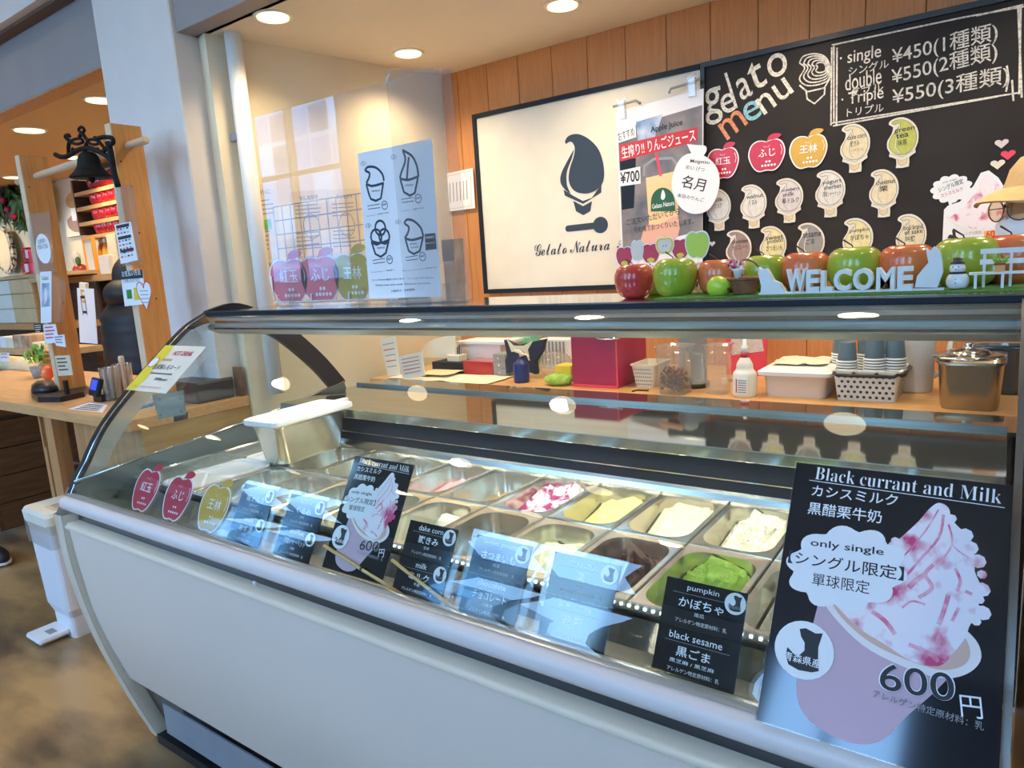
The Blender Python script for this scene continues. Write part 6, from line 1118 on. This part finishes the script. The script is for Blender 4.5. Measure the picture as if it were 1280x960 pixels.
def oframe(t, xa_, xb_, zt, y_):
    for lo, hi in (((xa_ - .015, zs), (xa_, zt)), ((xb_, zs), (xb_ + .015, zt)), ((xa_ - .015, zt), (xb_ + .015, zt + .015))): B().box((lo[0], y_ - .01, lo[1]), (hi[0], y_ + .02, hi[1]), 'orange').build('frame_bar', t)
sbox('framed_notice', 'notice', 'white notice in an orange frame on the wall shelf', 108, 118, 299, 'cream_paper', .02, 2.76, None, oframe)
sbox('gift_box', 'box', 'pale box with small leaf marks standing before the bottles', 122, 134, 319, 'cream_paper', .05, 2.74); sbox('tall_carton', 'carton', 'tall tan carton on the wall shelf right of the bottles', 136, 147, 292, 't_cream', .06, 2.78)
for i in range(3):
    x_ = wp(124 + i * 5.5, 320, 2.83).x; t = thing('juice_bottle', 'amber juice bottle with white cap on the wall shelf', 'bottle', (x_, 2.86, zs), 'amber bottles on the wall shelf'); B().lathe(catmull([(.03, 0), (.036, .01), (.036, .14), (.03, .20), (.014, .26)], 2), 'orange' if i < 3 else 'juice', (x_, 2.86, zs), 14).build('body', t); B().lathe([(.018, .26), (.018, .30), (.001, .301)], 'print_white', (x_, 2.86, zs), 12).build('cap', t)
x_ = wp(101, 340, 2.8).x; t = thing('apple_ornament', 'red and white apple ornament at the left end of the wall shelf', 'ornament', (x_, 2.8, zs)); B().ell((x_, 2.8, zs + .055), (.06, .06, .055), 'fruit_red', 16, 10).build('body', t); B().ell((x_ - .02, 2.79, zs + .16), (.06, .03, .06), 'cream_paper', 14, 8).build('upper_leaf', t); B().ell((x_ + .03, 2.78, zs + .13), (.03, .02, .04), 'leaf_dark', 10, 6).build('leaf', t)
def sale(b, bi, f): b.text('E', bi(.28, .74), bi(.50, .74), .09, 'orange', f, .001, .03).text('ロ', bi(.28, .52), bi(.55, .52), .13, 'ink', f, .001, .03)
card_at('shop_banner', 'banner', 'tall white banner behind the left pine board', [(96, 360), (117, 361), (122, 430), (100, 428)], 2.2, 'paper', draw=sale)
card_at('packet_display', 'packets', 'brown and pink packets between the banner and the dark jacket', [(118, 376), (134, 377), (133, 397), (120, 396)], 2.90, 'photo_brown', .06)
card_at('cat_figure', 'figurine', 'small white cat shaped figure above the banner', [(99, 353), (107, 354), (107, 363), (99, 363)], 2.24, 'cream_paper', .02)
# foliage garland under the ceiling
t = thing('garland', 'dark leafy garland with red fruit hanging under the shop ceiling', 'garland', wp(22, 262, 2.75)); b = B(); b2 = B()
for i in range(260):
    u = random.random(); px = 0 + 46 * u; py = 238 + (34 * (1 - u * .3)) * random.random() ** 1.2 + (26 * max(0, 1 - abs(u - .65) * 3)) * random.random(); p_ = wp(px, py, 2.75 + .12 * random.random()); a_ = random.random() * 6.28; l = .09 + .07 * random.random(); d1 = Vector((math.cos(a_), -.3, math.sin(a_))) * l; d2 = Vector((-math.sin(a_), random.uniform(-.5, .5), math.cos(a_))) * l * .32
    b.add([p_ - d1, p_ + d2, p_ + d1, p_ - d2], [(0, 1, 2, 3)], random.choice(['leaf_dark', 'leaf_dark', 'leaf_dark', 'leaf_dark', 'leaf_dark', 'leaf', 'dark_wood']))
b.build('leaf', t, kind='stuff')
for (px, py) in ((17, 271), (4, 250), (35, 262), (10, 262)): b2.ell(tuple(wp(px, py, 2.72)), (.035, .03, .03), 'crimson', 10, 8)
b2.build('fruit', t, kind='stuff'); b = B(); b.tube([tuple(wp(0, 244, 2.85)), tuple(wp(25, 250, 2.85)), tuple(wp(45, 246, 2.85))], .02, 'stem', 6); b.build('branch', t)
f = wallfr(2.9); c = f.hit(4, 313); t = thing('oval_plaque', 'large oval plaque with dark speckled rim on the shop wall', 'plaque', f.p(*c)); rx = abs(f.hit(16, 313)[0] - c[0]); rz = abs(f.hit(4, 282)[1] - c[1]); mat('speckle', (.55, .50, .42), .6, noise_s=26, col2=(.05, .03, .02), detail=6, lo=.45, hi=.5); B().disc(c, rx, 'speckle', f, 0, 32, rz, .03).build('rim', t); B().disc(c, rx * .72, 'aged_paper', f, .004, 32, rz * .86, .004).build('face', t)
# white tiled counter with wood shelves at the far left
yt = 2.45; t = thing('tiled_counter', 'white tiled shop counter with tan column at far left', 'counter', wp(20, 408, yt)); z0_, z1_ = wp(20, 404, yt).z, wp(20, 349, yt).z; xl, xr = wp(-40, 380, yt).x, wp(44, 380, yt).x
B().box((xl, yt + .012, z0_), (xr, yt + .3, z1_ - .002), 'crate_wood').build('core', t)
cols = [xl + .0]; tw = (wp(14, 380, yt).x - wp(-6, 380, yt).x)
for r_ in range(3):
    for k_ in range(6):
        xa_ = wp(16, 380, yt).x - (k_ + 1) * tw + (r_ % 2) * .0; zb_ = z0_ + r_ * (z1_ - z0_) / 3; B().box((xa_ + .004, yt, zb_ + .004), (xa_ + tw - .004, yt + .012, zb_ + (z1_ - z0_) / 3 - .004), 'tile_white', bev=.002).build('tile', t)
    xa_ = wp(16, 380, yt).x; xb_ = wp(32, 380, yt).x; B().box((xa_ + .004, yt - .004, zb_ + .004), (xb_ - .004, yt + .012, zb_ + (z1_ - z0_) / 3 - .004), 'tile_tan', bev=.002).build('tile', t, label='tan tile')
    B().box((xb_ + .004, yt - .004, zb_ + .004), (xr - .004, yt + .012, zb_ + (z1_ - z0_) / 3 - .004), 'tile_tan', bev=.002).build('tile', t, label='tan tile')
B().box((xl, yt - .03, z1_), (xr + .5, yt + .35, z1_ + .03), 'crate_wood').build('counter_top', t); B().box((xl, yt - .06, z0_ - .05), (xr + .5, yt + .35, z0_), 'counter_side').build('ledge', t); B().box((xr, yt + .28, z0_), (xr + .5, yt + .3, z1_), 'dark_wood').build('opening_back', t); B().box((xr, yt - .02, z1_ - .04), (xr + .5, yt + .02, z1_), 'crate_wood').build('front_rail', t)
B().box((xl, yt + .2, 0), (xr + .5, yt + .35, z0_ - .05), 'dark_wood').build('lower_back', t)
# red apple cubes on the counter top
zc = z1_ + .031
for i, (px, pz, m, s_) in enumerate([(33, 0, 'wax_red', .11), (42, 0, 'hot_pink', .10), (37, 1, 'wax_red', .11), (44, 1, 'hot_pink', .09)]):
    x_ = wp(px, 340, yt + .05).x; z_ = zc + pz * .112; tag(B().box((x_ - s_ / 2, yt + .03, z_), (x_ + s_ / 2, yt + .03 + s_, z_ + s_), m, bev=.02).build('red_block', None), 'glossy red block, %s, on the tiled counter' % ['lower left', 'lower right', 'upper left', 'upper right'][i], 'ornament', 'red blocks on the tiled counter')
# boxes, paper roll and crates on the lower shelf
zl = wp(20, 436, 2.0).z; t = thing('low_shelf', 'rough wooden shelf with boxes below the tiled counter', 'shelf', wp(20, 440, 2.0)); xl2, xr2 = wp(-30, 436, 2.0).x, wp(70, 436, 2.0).x; B().box((xl2, 1.98, zl - .04), (xr2, 2.3, zl), 'crate_wood').build('board', t)
for px in (12, 36, 66): x_ = wp(px, 450, 2.0).x; B().box((x_, 2.0, 0), (x_ + .08, 2.08, zl - .04), 'brown_wood').build('leg', t)
for i, (p0_, p1_, pt, m, lab) in enumerate([(0, 7, 421, 'paper', 'white carton at the left end of the low shelf'), (7, 16, 422, 'cream_paper', 'cream carton beside the white one on the low shelf'), (17, 38, 419, 'photo_brown', 'brown carton in the middle of the low shelf'), (40, 46, 428, 'cream_paper', 'small cream box right of the brown carton')]):
    xa_, xb_ = wp(p0_, 430, 2.02).x, wp(p1_, 430, 2.02).x; tag(B().box((xa_, 2.02, zl), (xb_, 2.2, wp(p0_, pt, 2.02).z), m, bev=.003).build('carton'), lab, 'box', 'cartons on the low shelf')
a, c = wp(-8, 452, 1.92), wp(46, 442, 1.92); zr = .045; t = thing('paper_roll', 'long cream paper roll lying before the low shelf', 'roll', (a.x, 1.92, a.z)); B().tube([(a.x, 1.90, a.z), (c.x, 1.90, a.z)], .055, 'crate_wood' if 0 else 't_cream', 16).build('roll', t); B().box((a.x, 1.83, a.z - .09), (c.x + .1, 1.98, a.z - .055), 'brown_wood').build('rest', t)
card_at('price_ticket', 'price tag', 'small white ticket hanging on the paper roll', [(0, 441), (11, 441), (12, 452), (0, 452)], 1.82, 'paper', draw=lines(2)); card_at('black_card', 'card', 'small black card with white lines beside the taped notice', [(42, 405), (52, 404), (54, 418), (44, 419)], 2.385, 'ink', draw=lines(4, 'print_white'))
# slatted crate on the counter with a plant and a tomato
p_ = Rc(58, 470); cx_, cy_ = p_.x - .02, p_.y; t = thing('slatted_crate', 'small pale slatted crate on the register counter behind the plant', 'crate', (cx_, cy_, .90))
for k_ in range(4): B().box((cx_ - .13, cy_ + .02, .905 + k_ * .035), (cx_ + .09, cy_ + .03, .930 + k_ * .035), 'crate_wood').build('slat', t)
for x_ in (cx_ - .13, cx_ + .08): B().box((x_, cy_ + .03, .90), (x_ + .012, cy_ + .12, 1.04), 'crate_wood').build('end_board', t)
t = thing('herb_plant', 'bright green leafy herb in a grey pot left of the beige note', 'plant', (cx_ + .06, cy_ - .05, .90)); B().lathe([(.035, 0), (.045, .07), (.04, .07), (.001, .06)], 'grey', (cx_ + .06, cy_ - .05, .90), 14).build('pot', t); b = B()
for i in range(90): a_ = random.random() * 6.28; r_ = .11 * random.random() ** .6; q_ = Vector((cx_ + .05 + r_ * math.cos(a_), cy_ - .05 + .5 * r_ * math.sin(a_), .99 + .11 * random.random())); d1 = Vector((math.cos(a_ * 3), .2, math.sin(a_ * 3))) * .022; d2 = Vector((-math.sin(a_ * 3), .4, math.cos(a_ * 3))) * .013; b.add([q_ - d1, q_ + d2, q_ + d1, q_ - d2], [(0, 1, 2, 3)], random.choice(['leaf_lime', 'leaf', 'leaf_lime', 'lime']))
b.build('leaf', t, kind='stuff')
p_ = Rc(70, 474); t = thing('tomato', 'red tomato ornament behind the beige note card', 'ornament', (p_.x, p_.y - .04, .90)); B().ell((p_.x, p_.y - .04, .945), (.035, .035, .045), 'fruit_orange', 14, 10).build('body', t)
card_at('note_card', 'note', 'beige note card with handwriting in front of the tomato', [(68, 445), (87, 444), (91, 469), (73, 470)], 1.40, 'aged_paper', draw=lines(4, 'ink')); f = wallfr(1.42); c = f.hit(84, 478); B_ = B().box((c[0] - .012, 1.405, .90), (c[0] + .012, 1.42, .99), 'black'); tag(B_.build('card_stand'), 'black stand holding the beige note card', 'stand')
# produce display with dark trays in front of the register on the far left
t = thing('produce_stand', 'dark wooden plank stand with sloping tray beyond the counter legs', 'stand', (-5.2, 1.8, 0)); 
for k_ in range(4): B().box((-4.87, 1.42, .02 + k_ * .165), (-4.83, 1.95, .18 + k_ * .165), 'brown_wood', bev=.003).build('plank', t)
for k_ in range(4): B().box((-6.5, 1.40, .02 + k_ * .165), (-4.83, 1.42, .18 + k_ * .165), 'brown_wood').build('plank', t)
B().box((-6.5, 1.40, .68), (-4.83, 1.95, .70), 'dark_wood').box((-4.86, 1.40, .70), (-4.83, 1.95, .78), 'brown_wood').build('tray', t)
b = B()
for i in range(150): b.ell((random.uniform(-5.9, -4.9), random.uniform(1.45, 1.9), .72), (.03, .03, .02), random.choice(['brown_bits', 'dark_wood', 'leaf_dark', 'fruit_red']), 6, 4)
tag(b.build('dried_produce', kind='stuff'), 'heap of small dark produce in the sloping tray', 'produce')
card_at('price_ticket', 'price tag', 'white figures price tag over the dark produce', [(27, 511), (46, 509), (46, 517), (27, 519)], 1.38, 'ink', draw=lambda b, bi, f: b.text('¥1,300', bi(.1, .2), bi(.9, .2), None, 'print_white', f, .001, .02))
# pedal bin with bag and tag, standing left of the case
t = thing('pedal_bin', 'slim white pedal bin with plastic bag beside the display case end', 'bin', (-3.14, 1.11, 0)); cx_, cy_ = -3.135, 1.115
b = B(); L = [(.17, .11, .0), (.175, .115, .09), (.215, .14, .13), (.235, .165, .46)]; b.sheet([[(cx_ + u, cy_ + v, z_) for u, v in rrect(w_, d_, .02, 3)] for w_, d_, z_ in L], 'white', False, True); b.build('body', t)
b = B(); b.sheet([[(cx_ + u * (1 + .02 * noise.noise(Vector((u * 40, z_ * 40, 1)))), cy_ + v * (1 + .03 * noise.noise(Vector((v * 50, z_ * 50, 4)))), z_ + .008 * noise.noise(Vector((u * 30, v * 30, 5)))) for u, v in rrect(w_, d_, .02, 6)] for w_, d_, z_ in [(.245, .175, .40), (.252, .182, .44), (.25, .18, .50)]], 'clear_plastic', True, True); b.build('bag_edge', t)
b = B(); L = [(.225, .165, .46), (.245, .185, .50), (.25, .19, .535), (.235, .175, .55)]; b.sheet([[(cx_ + u, cy_ + v, z_) for u, v in rrect(w_, d_, .025, 4)] for w_, d_, z_ in L], 'cream_paper', False, True).add([(cx_ + u, cy_ + v, .55) for u, v in rrect(.235, .175, .025, 4)], [tuple(range(20))], 'cream_paper'); b.build('lid', t)
b = B().box((cx_ - .01, cy_ - .05, .5505), (cx_ + .09, cy_ + .03, .552), 'aged_paper'); b.text('もえる', (cx_ + .0, cy_ - .03), (cx_ + .08, cy_ - .03), .03, 'ink', Fr((0, 0, .5522), (1, 0, 0), (0, 1, 0)), .0005); b.build('tag_label', t)
B().box((cx_ - .09, cy_ - .17, .015), (cx_ + .05, cy_ - .05, .035), 'white', bev=.01).box((cx_ - .03, cy_ - .12, .0355), (cx_ + .02, cy_ - .09, .0365), 'grey').build('pedal', t)
p_ = on(2, 706, 2, 0.0); t = thing('shoe', 'dark sneaker with white sole stripe at the far left floor', 'shoe', p_); b = B().ell((p_.x - .06, p_.y, .045), (.13, .05, .045), 'shoe', 16, 10); b.build('upper', t); B().tube([(p_.x - .06 + .125 * math.cos(a_ * .524), p_.y + .05 * math.sin(a_ * .524), .018) for a_ in range(12)], .008, 'print_white', 6, True).build('sole', t)
# ================================================================== PEOPLE
def skin_body(nodes, edges, lev=2):
    me = bpy.data.meshes.new('s'); me.from_pydata([n[0] for n in nodes], edges, []); o = bpy.data.objects.new('s', me); COL.objects.link(o); m = o.modifiers.new('k', 'SKIN'); m.use_smooth_shade = True
    for i, n in enumerate(nodes): r = n[1]; me.skin_vertices[0].data[i].radius = (r, r) if not isinstance(r, tuple) else r; me.skin_vertices[0].data[i].use_root = (i == 0)
    s = o.modifiers.new('s', 'SUBSURF'); s.levels = lev; s.render_levels = lev
    dg = bpy.context.evaluated_depsgraph_get(); ev = o.evaluated_get(dg); m2 = ev.to_mesh(); vs = [tuple(v.co) for v in m2.vertices]; fs = [tuple(p.vertices) for p in m2.polygons]; ev.to_mesh_clear(); bpy.data.objects.remove(o); bpy.data.meshes.remove(me); return vs, fs
def hand_nodes(nodes, edges, wi, d, side, up):
    W0 = Vector(nodes[wi][0]); d = Vector(d).normalized(); side = Vector(side).normalized(); up = Vector(up).normalized()
    pi = len(nodes); nodes.append((tuple(W0 + d * .05), .026)); edges.append((wi, pi)); k2 = len(nodes); nodes.append((tuple(W0 + d * .085), .024)); edges.append((pi, k2))
    for j, (o_, l) in enumerate(((-.032, .062), (-.011, .075), (.011, .070), (.032, .055))):
        a = len(nodes); nodes.append((tuple(W0 + d * .10 + side * o_), .0095)); nodes.append((tuple(W0 + d * (.10 + l * .5) + side * o_ * 1.1 - up * .008), .0088)); nodes.append((tuple(W0 + d * (.10 + l * .9) + side * o_ * 1.1 - up * .03), .0075)); edges += [(k2, a), (a, a + 1), (a + 1, a + 2)]
    a = len(nodes); nodes.append((tuple(W0 + d * .045 - side * .045), .011)); nodes.append((tuple(W0 + d * .08 - side * .062 - up * .01), .0085)); edges += [(pi, a), (a, a + 1)]
def person(x_, y_, H_, yaw, head_pitch=0, lean=0, arms='down', lab='', name='person', hw=1.0):
    """yaw: facing direction angle in plan; returns root, transform of the head"""
    k = H_ / 1.7; F = Vector((math.cos(yaw), math.sin(yaw), 0)); S = Vector((-F.y, F.x, 0)); Z = Vector((0, 0, 1))
    P = lambda f_, s_, z_: tuple(Vector((x_, y_, 0)) + F * f_ * k + S * s_ * k + Z * z_ * k)
    ln = lean
    nodes = [(P(0, 0, .92), (.15 * hw, .13)), (P(.0 + ln * .3, 0, 1.10), (.135 * hw, .11)), (P(ln * .7, 0, 1.30), (.165 * hw, .12)), (P(ln, 0, 1.42), (.10, .08)), (P(ln + .01, 0, 1.47), .052), (P(ln * 1.3 + .02, 0, 1.55), .06)]
    edges = [(0, 1), (1, 2), (2, 3), (3, 4), (4, 5)]
    for s_ in (-1, 1):
        a = len(nodes); nodes += [(P(0, s_ * .09, .88), .095), (P(.02, s_ * .095, .50), .062), (P(0, s_ * .10, .09), .04), (P(.13, s_ * .11, .035), .036)]; edges += [(0, a), (a, a + 1), (a + 1, a + 2), (a + 2, a + 3)]
        a = len(nodes)
        if arms == 'down': pts = [(ln, s_ * .19, 1.38), (ln * .6, s_ * .24, 1.10), (ln * .6 + .10, s_ * .24, .86)]
        else: pts = [(ln, s_ * .18, 1.37), (ln + .05, s_ * .23, 1.10), (ln + .27, s_ * .15, 1.00)]
        nodes += [(P(*pts[0]), .062), (P(*pts[1]), .045), (P(*pts[2]), .032)]; edges += [(3, a), (a, a + 1), (a + 1, a + 2)]
        d = Vector(nodes[a + 2][0]) - Vector(nodes[a + 1][0]); hand_nodes(nodes, edges, a + 2, d, F if arms == 'down' else S * s_, S * s_ if arms == 'down' else Z)
    return nodes, edges, P, F, S
def head_geo(c, F, S, up, sc_=1.0):
    """face: chin, nose, brow, lips, ears; c = centre of the skull"""
    b = B(); sg, rg = 36, 28; vs = []; fs = []
    for i in range(rg + 1):
        th = math.pi * i / rg
        for j in range(sg):
            a = 6.28318 * j / sg; f_, s_, u_ = math.sin(th) * math.cos(a), math.sin(th) * math.sin(a), math.cos(th)
            rx, ry, rz = .098, .076, .118; f2 = f_ * rx; s2 = s_ * ry; u2 = u_ * rz
            if u_ < 0: s2 *= 1 + .28 * u_ * abs(u_) - .05 * abs(u_); f2 *= (1 + .20 * u_) if f_ < 0 else (1 + .05 * u_)
            if f_ > 0:
                front = max(0, f_) ** 3
                f2 += .022 * math.exp(-(s2 / .012) ** 2) * math.exp(-((u2 + .022) / .022) ** 2) * front + .008 * math.exp(-((s2) / .008) ** 2) * math.exp(-((u2 - .005) / .03) ** 2) * front
                f2 -= .010 * (math.exp(-((s2 - .032) / .016) ** 2) + math.exp(-((s2 + .032) / .016) ** 2)) * math.exp(-((u2 - .012) / .012) ** 2) * front
                f2 += .006 * math.exp(-(s2 / .022) ** 2) * math.exp(-((u2 + .058) / .010) ** 2) * front + .007 * math.exp(-(s2 / .02) ** 2) * math.exp(-((u2 + .100) / .018) ** 2)
            vs.append(c + (F * f2 + S * s2 + up * u2) * sc_)
    for i in range(rg):
        for j in range(sg): fs.append((i * sg + j, (i + 1) * sg + j, (i + 1) * sg + (j + 1) % sg, i * sg + (j + 1) % sg))
    return vs, fs
# staff member at the right edge
hc = on(1311, 258, 1, 2.2); HP = Vector(hc); yaw = math.radians(-136)
Ht = (HP.z + .135); nodes, edges, P, F, S = person(HP.x, 2.2 + .0, Ht, yaw, arms='down'); k_ = Ht / 1.7
off = HP - Vector(P(0.02, 0, 1.565)); off.z = 0
LEAN = lambda z_: .25 * (1 - min(1, max(0, (z_ - 1.18) / .24))) ** 1.2
nodes = [(tuple(Vector(n_[0]) + off + Vector((LEAN(n_[0][2]), 0, 0))), n_[1]) for n_ in nodes]
t = thing('person', 'person in tan cap, round glasses and white mask behind the case at right edge', 'person', (HP.x, HP.y, 0))
vs, fs = skin_body(nodes, edges); b = B(); b.add(vs, fs, 'skin', True)
up = Vector((0, 0, 1)) + F * .06; up.normalize(); Fh = (F - up * F.dot(up)).normalized(); hv, hf = head_geo(HP, Fh, S, up); b.add(hv, hf, 'skin', True)
for s_ in (-1, 1): q_ = HP + S * s_ * .076 - Fh * .005 + up * .0; b.ell(tuple(q_), (.012, .016, .030), 'skin', 10, 8)
b.build('body', t)
HQ = lambda f_, s_, u_: HP + Fh * f_ + S * s_ + up * u_
b = B()
for s_ in (-1, 1): b.ell(tuple(HQ(.083, s_ * .031, .012)), (.011,) * 3, 'print_white', 12, 8); b.ell(tuple(HQ(.0925, s_ * .031, .012)), (.0045,) * 3, 'ink', 10, 6); b.tube([HQ(.093, s_ * .018, .034), HQ(.094, s_ * .034, .038), HQ(.083, s_ * .05, .032)], .0022, 'hair', 5)
b.build('eye', t)
b = B(); b.sheet([[HQ(.101 * math.cos(a_) * r_ - .002, .079 * math.sin(a_) * r_, u_) for a_ in [i * .2618 for i in range(24)]] for r_, u_ in ((.98, .030), (.97, .060), (.80, .090), (.4, .105))], 'hair', True, True)
for s_ in (-1, 1):
    b.sheet([[HQ(f_, s_ * w_, u_) for f_ in (-.085, -.04, .0, .030)] for w_, u_ in ((.078, .05), (.084, .02), (.082, -.04), (.070, -.09))], 'hair')
b.sheet([[HQ(-.105 * math.cos(a_), .084 * math.sin(a_), u_) for a_ in [-1.3 + i * .26 for i in range(11)]] for u_ in (.06, .02, -.04, -.11)], 'hair')
b.sheet([[HQ(.086 + .004 * (u_ < .04) - 4 * s2_ * s2_, s2_, u_) for s2_ in (-.06, -.045, -.03, -.01)] for u_ in (.052, .042, .034)], 'hair'); b.build('hair', t)
b = B(); rows = []
for r_, u_ in ((1.06, .050), (1.05, .075), (.97, .100), (.75, .126), (.38, .140), (.02, .143)): rows.append([HQ(.104 * math.cos(a_) * r_ - .008 - .012 * (u_ > .06), .088 * math.sin(a_) * r_, u_) for a_ in [i * .2618 for i in range(24)]])
b.sheet(rows, 'cap', True, True)
br = []
for i in range(5): e = i / 4; br.append([HQ(.085 + .035 * 0 + e * .092 * max(0.0, math.cos(a_ * 1.0)) , (.086 + .004 * e) * math.sin(a_), .060 - .030 * e ** 1.5 - .012 * math.sin(a_) ** 2) for a_ in [-1.15 + j * .23 for j in range(11)]])
b.sheet(br, 'cap'); b.sheet([[p_ - up * .004 for p_ in r_] for r_ in br], 'cap'); b.build('cap', t)
b = B(); rows = []
for u_, fw_, hw_ in ((.0 - .008, .108, .030), (-.03, .126, .050), (-.060, .124, .056), (-.090, .112, .048), (-.112, .092, .030)): rows.append([HQ(fw_ * math.cos(a_) ** .8 if 0 else .040 + (fw_ - .040) * math.cos(a_ * 1.1), (hw_ + .025) * math.sin(a_), u_) for a_ in [-1.35 + j * .27 for j in range(11)]])
b.sheet(rows, 'mask_cloth'); 
for s_ in (-1, 1): b.tube([HQ(.055, s_ * .072, -.025), HQ(.0, s_ * .085, -.005), HQ(-.012, s_ * .086, .01)], .0015, 'mask_cloth', 5)
b.build('face_mask', t)
b = B()
for s_ in (-1, 1):
    c_ = HQ(.114, s_ * .034, .004); b.tube([c_ + (S * math.cos(a_ * .3927) * .029 + up * math.sin(a_ * .3927) * .026 - Fh * s_ * math.cos(a_ * .3927) * .006) for a_ in range(16)], .0017, 'glasses', 6, True); b.tube([HQ(.108, s_ * .062, .008), HQ(.03, s_ * .082, .008), HQ(-.01, s_ * .080, .004)], .0014, 'glasses', 5)
    b.add([c_ + (S * math.cos(a_ * .3927) * .028 + up * math.sin(a_ * .3927) * .025) for a_ in range(16)], [tuple(range(16))], 'lens')
b.tube([HQ(.115, -.006, .010), HQ(.118, 0, .012), HQ(.115, .006, .010)], .0015, 'glasses', 5); b.build('glasses', t)
vs2 = []
b = B(); c0 = Vector((HP.x, HP.y, 0)); kz = Ht / 1.7
rows = [[c0 + off + Vector((LEAN(z_ * kz), 0, z_ * kz)) + F * (fw_ * math.cos(a_)) + S * (sw_ * math.sin(a_)) for a_ in [i * .2618 for i in range(24)]] for z_, fw_, sw_ in ((.82, .17, .20), (1.0, .155, .18), (1.2, .165, .195), (1.36, .145, .21), (1.43, .11, .15), (1.46, .07, .075))]
b.sheet(rows, 'shirt', True, True); b.build('shirt', t)
def GP_(f_, s_, z_):
    v = Vector(P(f_, s_, z_)) + off; v.x += LEAN(v.z); return v
b = B()
for s_ in (-1, 1): b.tube([GP_(0, s_ * .10, 1.385), GP_(0, s_ * .19, 1.375), GP_(0, s_ * .225, 1.22), GP_(.0, s_ * .24, 1.10), GP_(.05, s_ * .24, .98), GP_(.09, s_ * .24, .90)], [.095, .090, .074, .066, .056, .050], 'shirt', 14)
b.build('sleeve', t)
b = B()
for s_ in (-1, 1): b.tube([GP_(0, s_ * .075, .98), GP_(0, s_ * .09, .85), GP_(.02, s_ * .095, .50), GP_(0, s_ * .10, .08)], [.12, .115, .085, .065], 'navy_cloth', 14)
b.build('trousers', t)
b = B()
for s_ in (-1, 1): b.tube([GP_(-.06, s_ * .10, .045), GP_(.02, s_ * .10, .05), GP_(.12, s_ * .11, .045), GP_(.17, s_ * .11, .035)], [.040, .048, .046, .028], 'shoe', 12)
b.build('shoe', t)
# shopper in a black hooded jacket, seen from behind
hc2 = on(160, 352, 1, 2.2); yaw = math.radians(100); Hs = hc2.z + .14
nodes, edges, P, F, S = person(hc2.x, 2.2, Hs, yaw, lean=.06); t = thing('person', 'person in black quilted hooded jacket seen from behind at the register', 'person', (hc2.x, 2.2, 0))
vs, fs = skin_body(nodes, edges, 1); b = B(); b.add(vs, fs, 'skin', True); hv, hf = head_geo(Vector(P(.08, 0, 1.57)), F, S, Vector((0, 0, 1)), .95); b.add(hv, hf, 'skin', True); b.build('body', t)
b = B(); Z_ = Vector((0, 0, 1)); base_ = Vector((hc2.x, 2.2, 0)); kz = Hs / 1.7; rows = []
for i in range(27):
    z_ = .62 + i * .033; t_ = (z_ - .62) / .85; puff = .012 * abs(math.sin(z_ * 3.14159 / .085)); w_ = (.245 - .01 * t_ + puff) * (1 if z_ < 1.36 else max(.3, 1 - (z_ - 1.36) * 6)); d_ = (.19 + puff) * (1 if z_ < 1.32 else max(.4, 1 - (z_ - 1.32) * 3))
    rows.append([base_ + Z_ * z_ * kz + F * (d_ * math.cos(a_) + .04 * t_) + S * w_ * math.sin(a_) for a_ in [j * .2618 for j in range(24)]])
b.sheet(rows, 'jacket', True, True)
for s_ in (-1, 1): b.tube([Vector(P(.06, s_ * .17, 1.36)), Vector(P(.06, s_ * .24, 1.24)), Vector(P(.05, s_ * .28, 1.08)), Vector(P(.08, s_ * .27, .92)), Vector(P(.11, s_ * .26, .84))], [.085, .088, .080, .066, .055], 'jacket', 14)
b.build('jacket', t)
b = B(); b.ell(tuple(Vector(P(-.02, 0, 1.47))), (.155, .13, .10), 'jacket', 20, 12); b.ell(tuple(Vector(P(.05, 0, 1.575))), (.125, .125, .145), 'jacket', 20, 14); b.build('hood', t)
b = B(); 
for s_ in (-1, 1): b.tube([Vector(P(.0, s_ * .09, .90)), Vector(P(.02, s_ * .095, .50)), Vector(P(0, s_ * .10, .06))], [.11, .085, .065], 'navy_cloth', 12)
b.build('trousers', t)
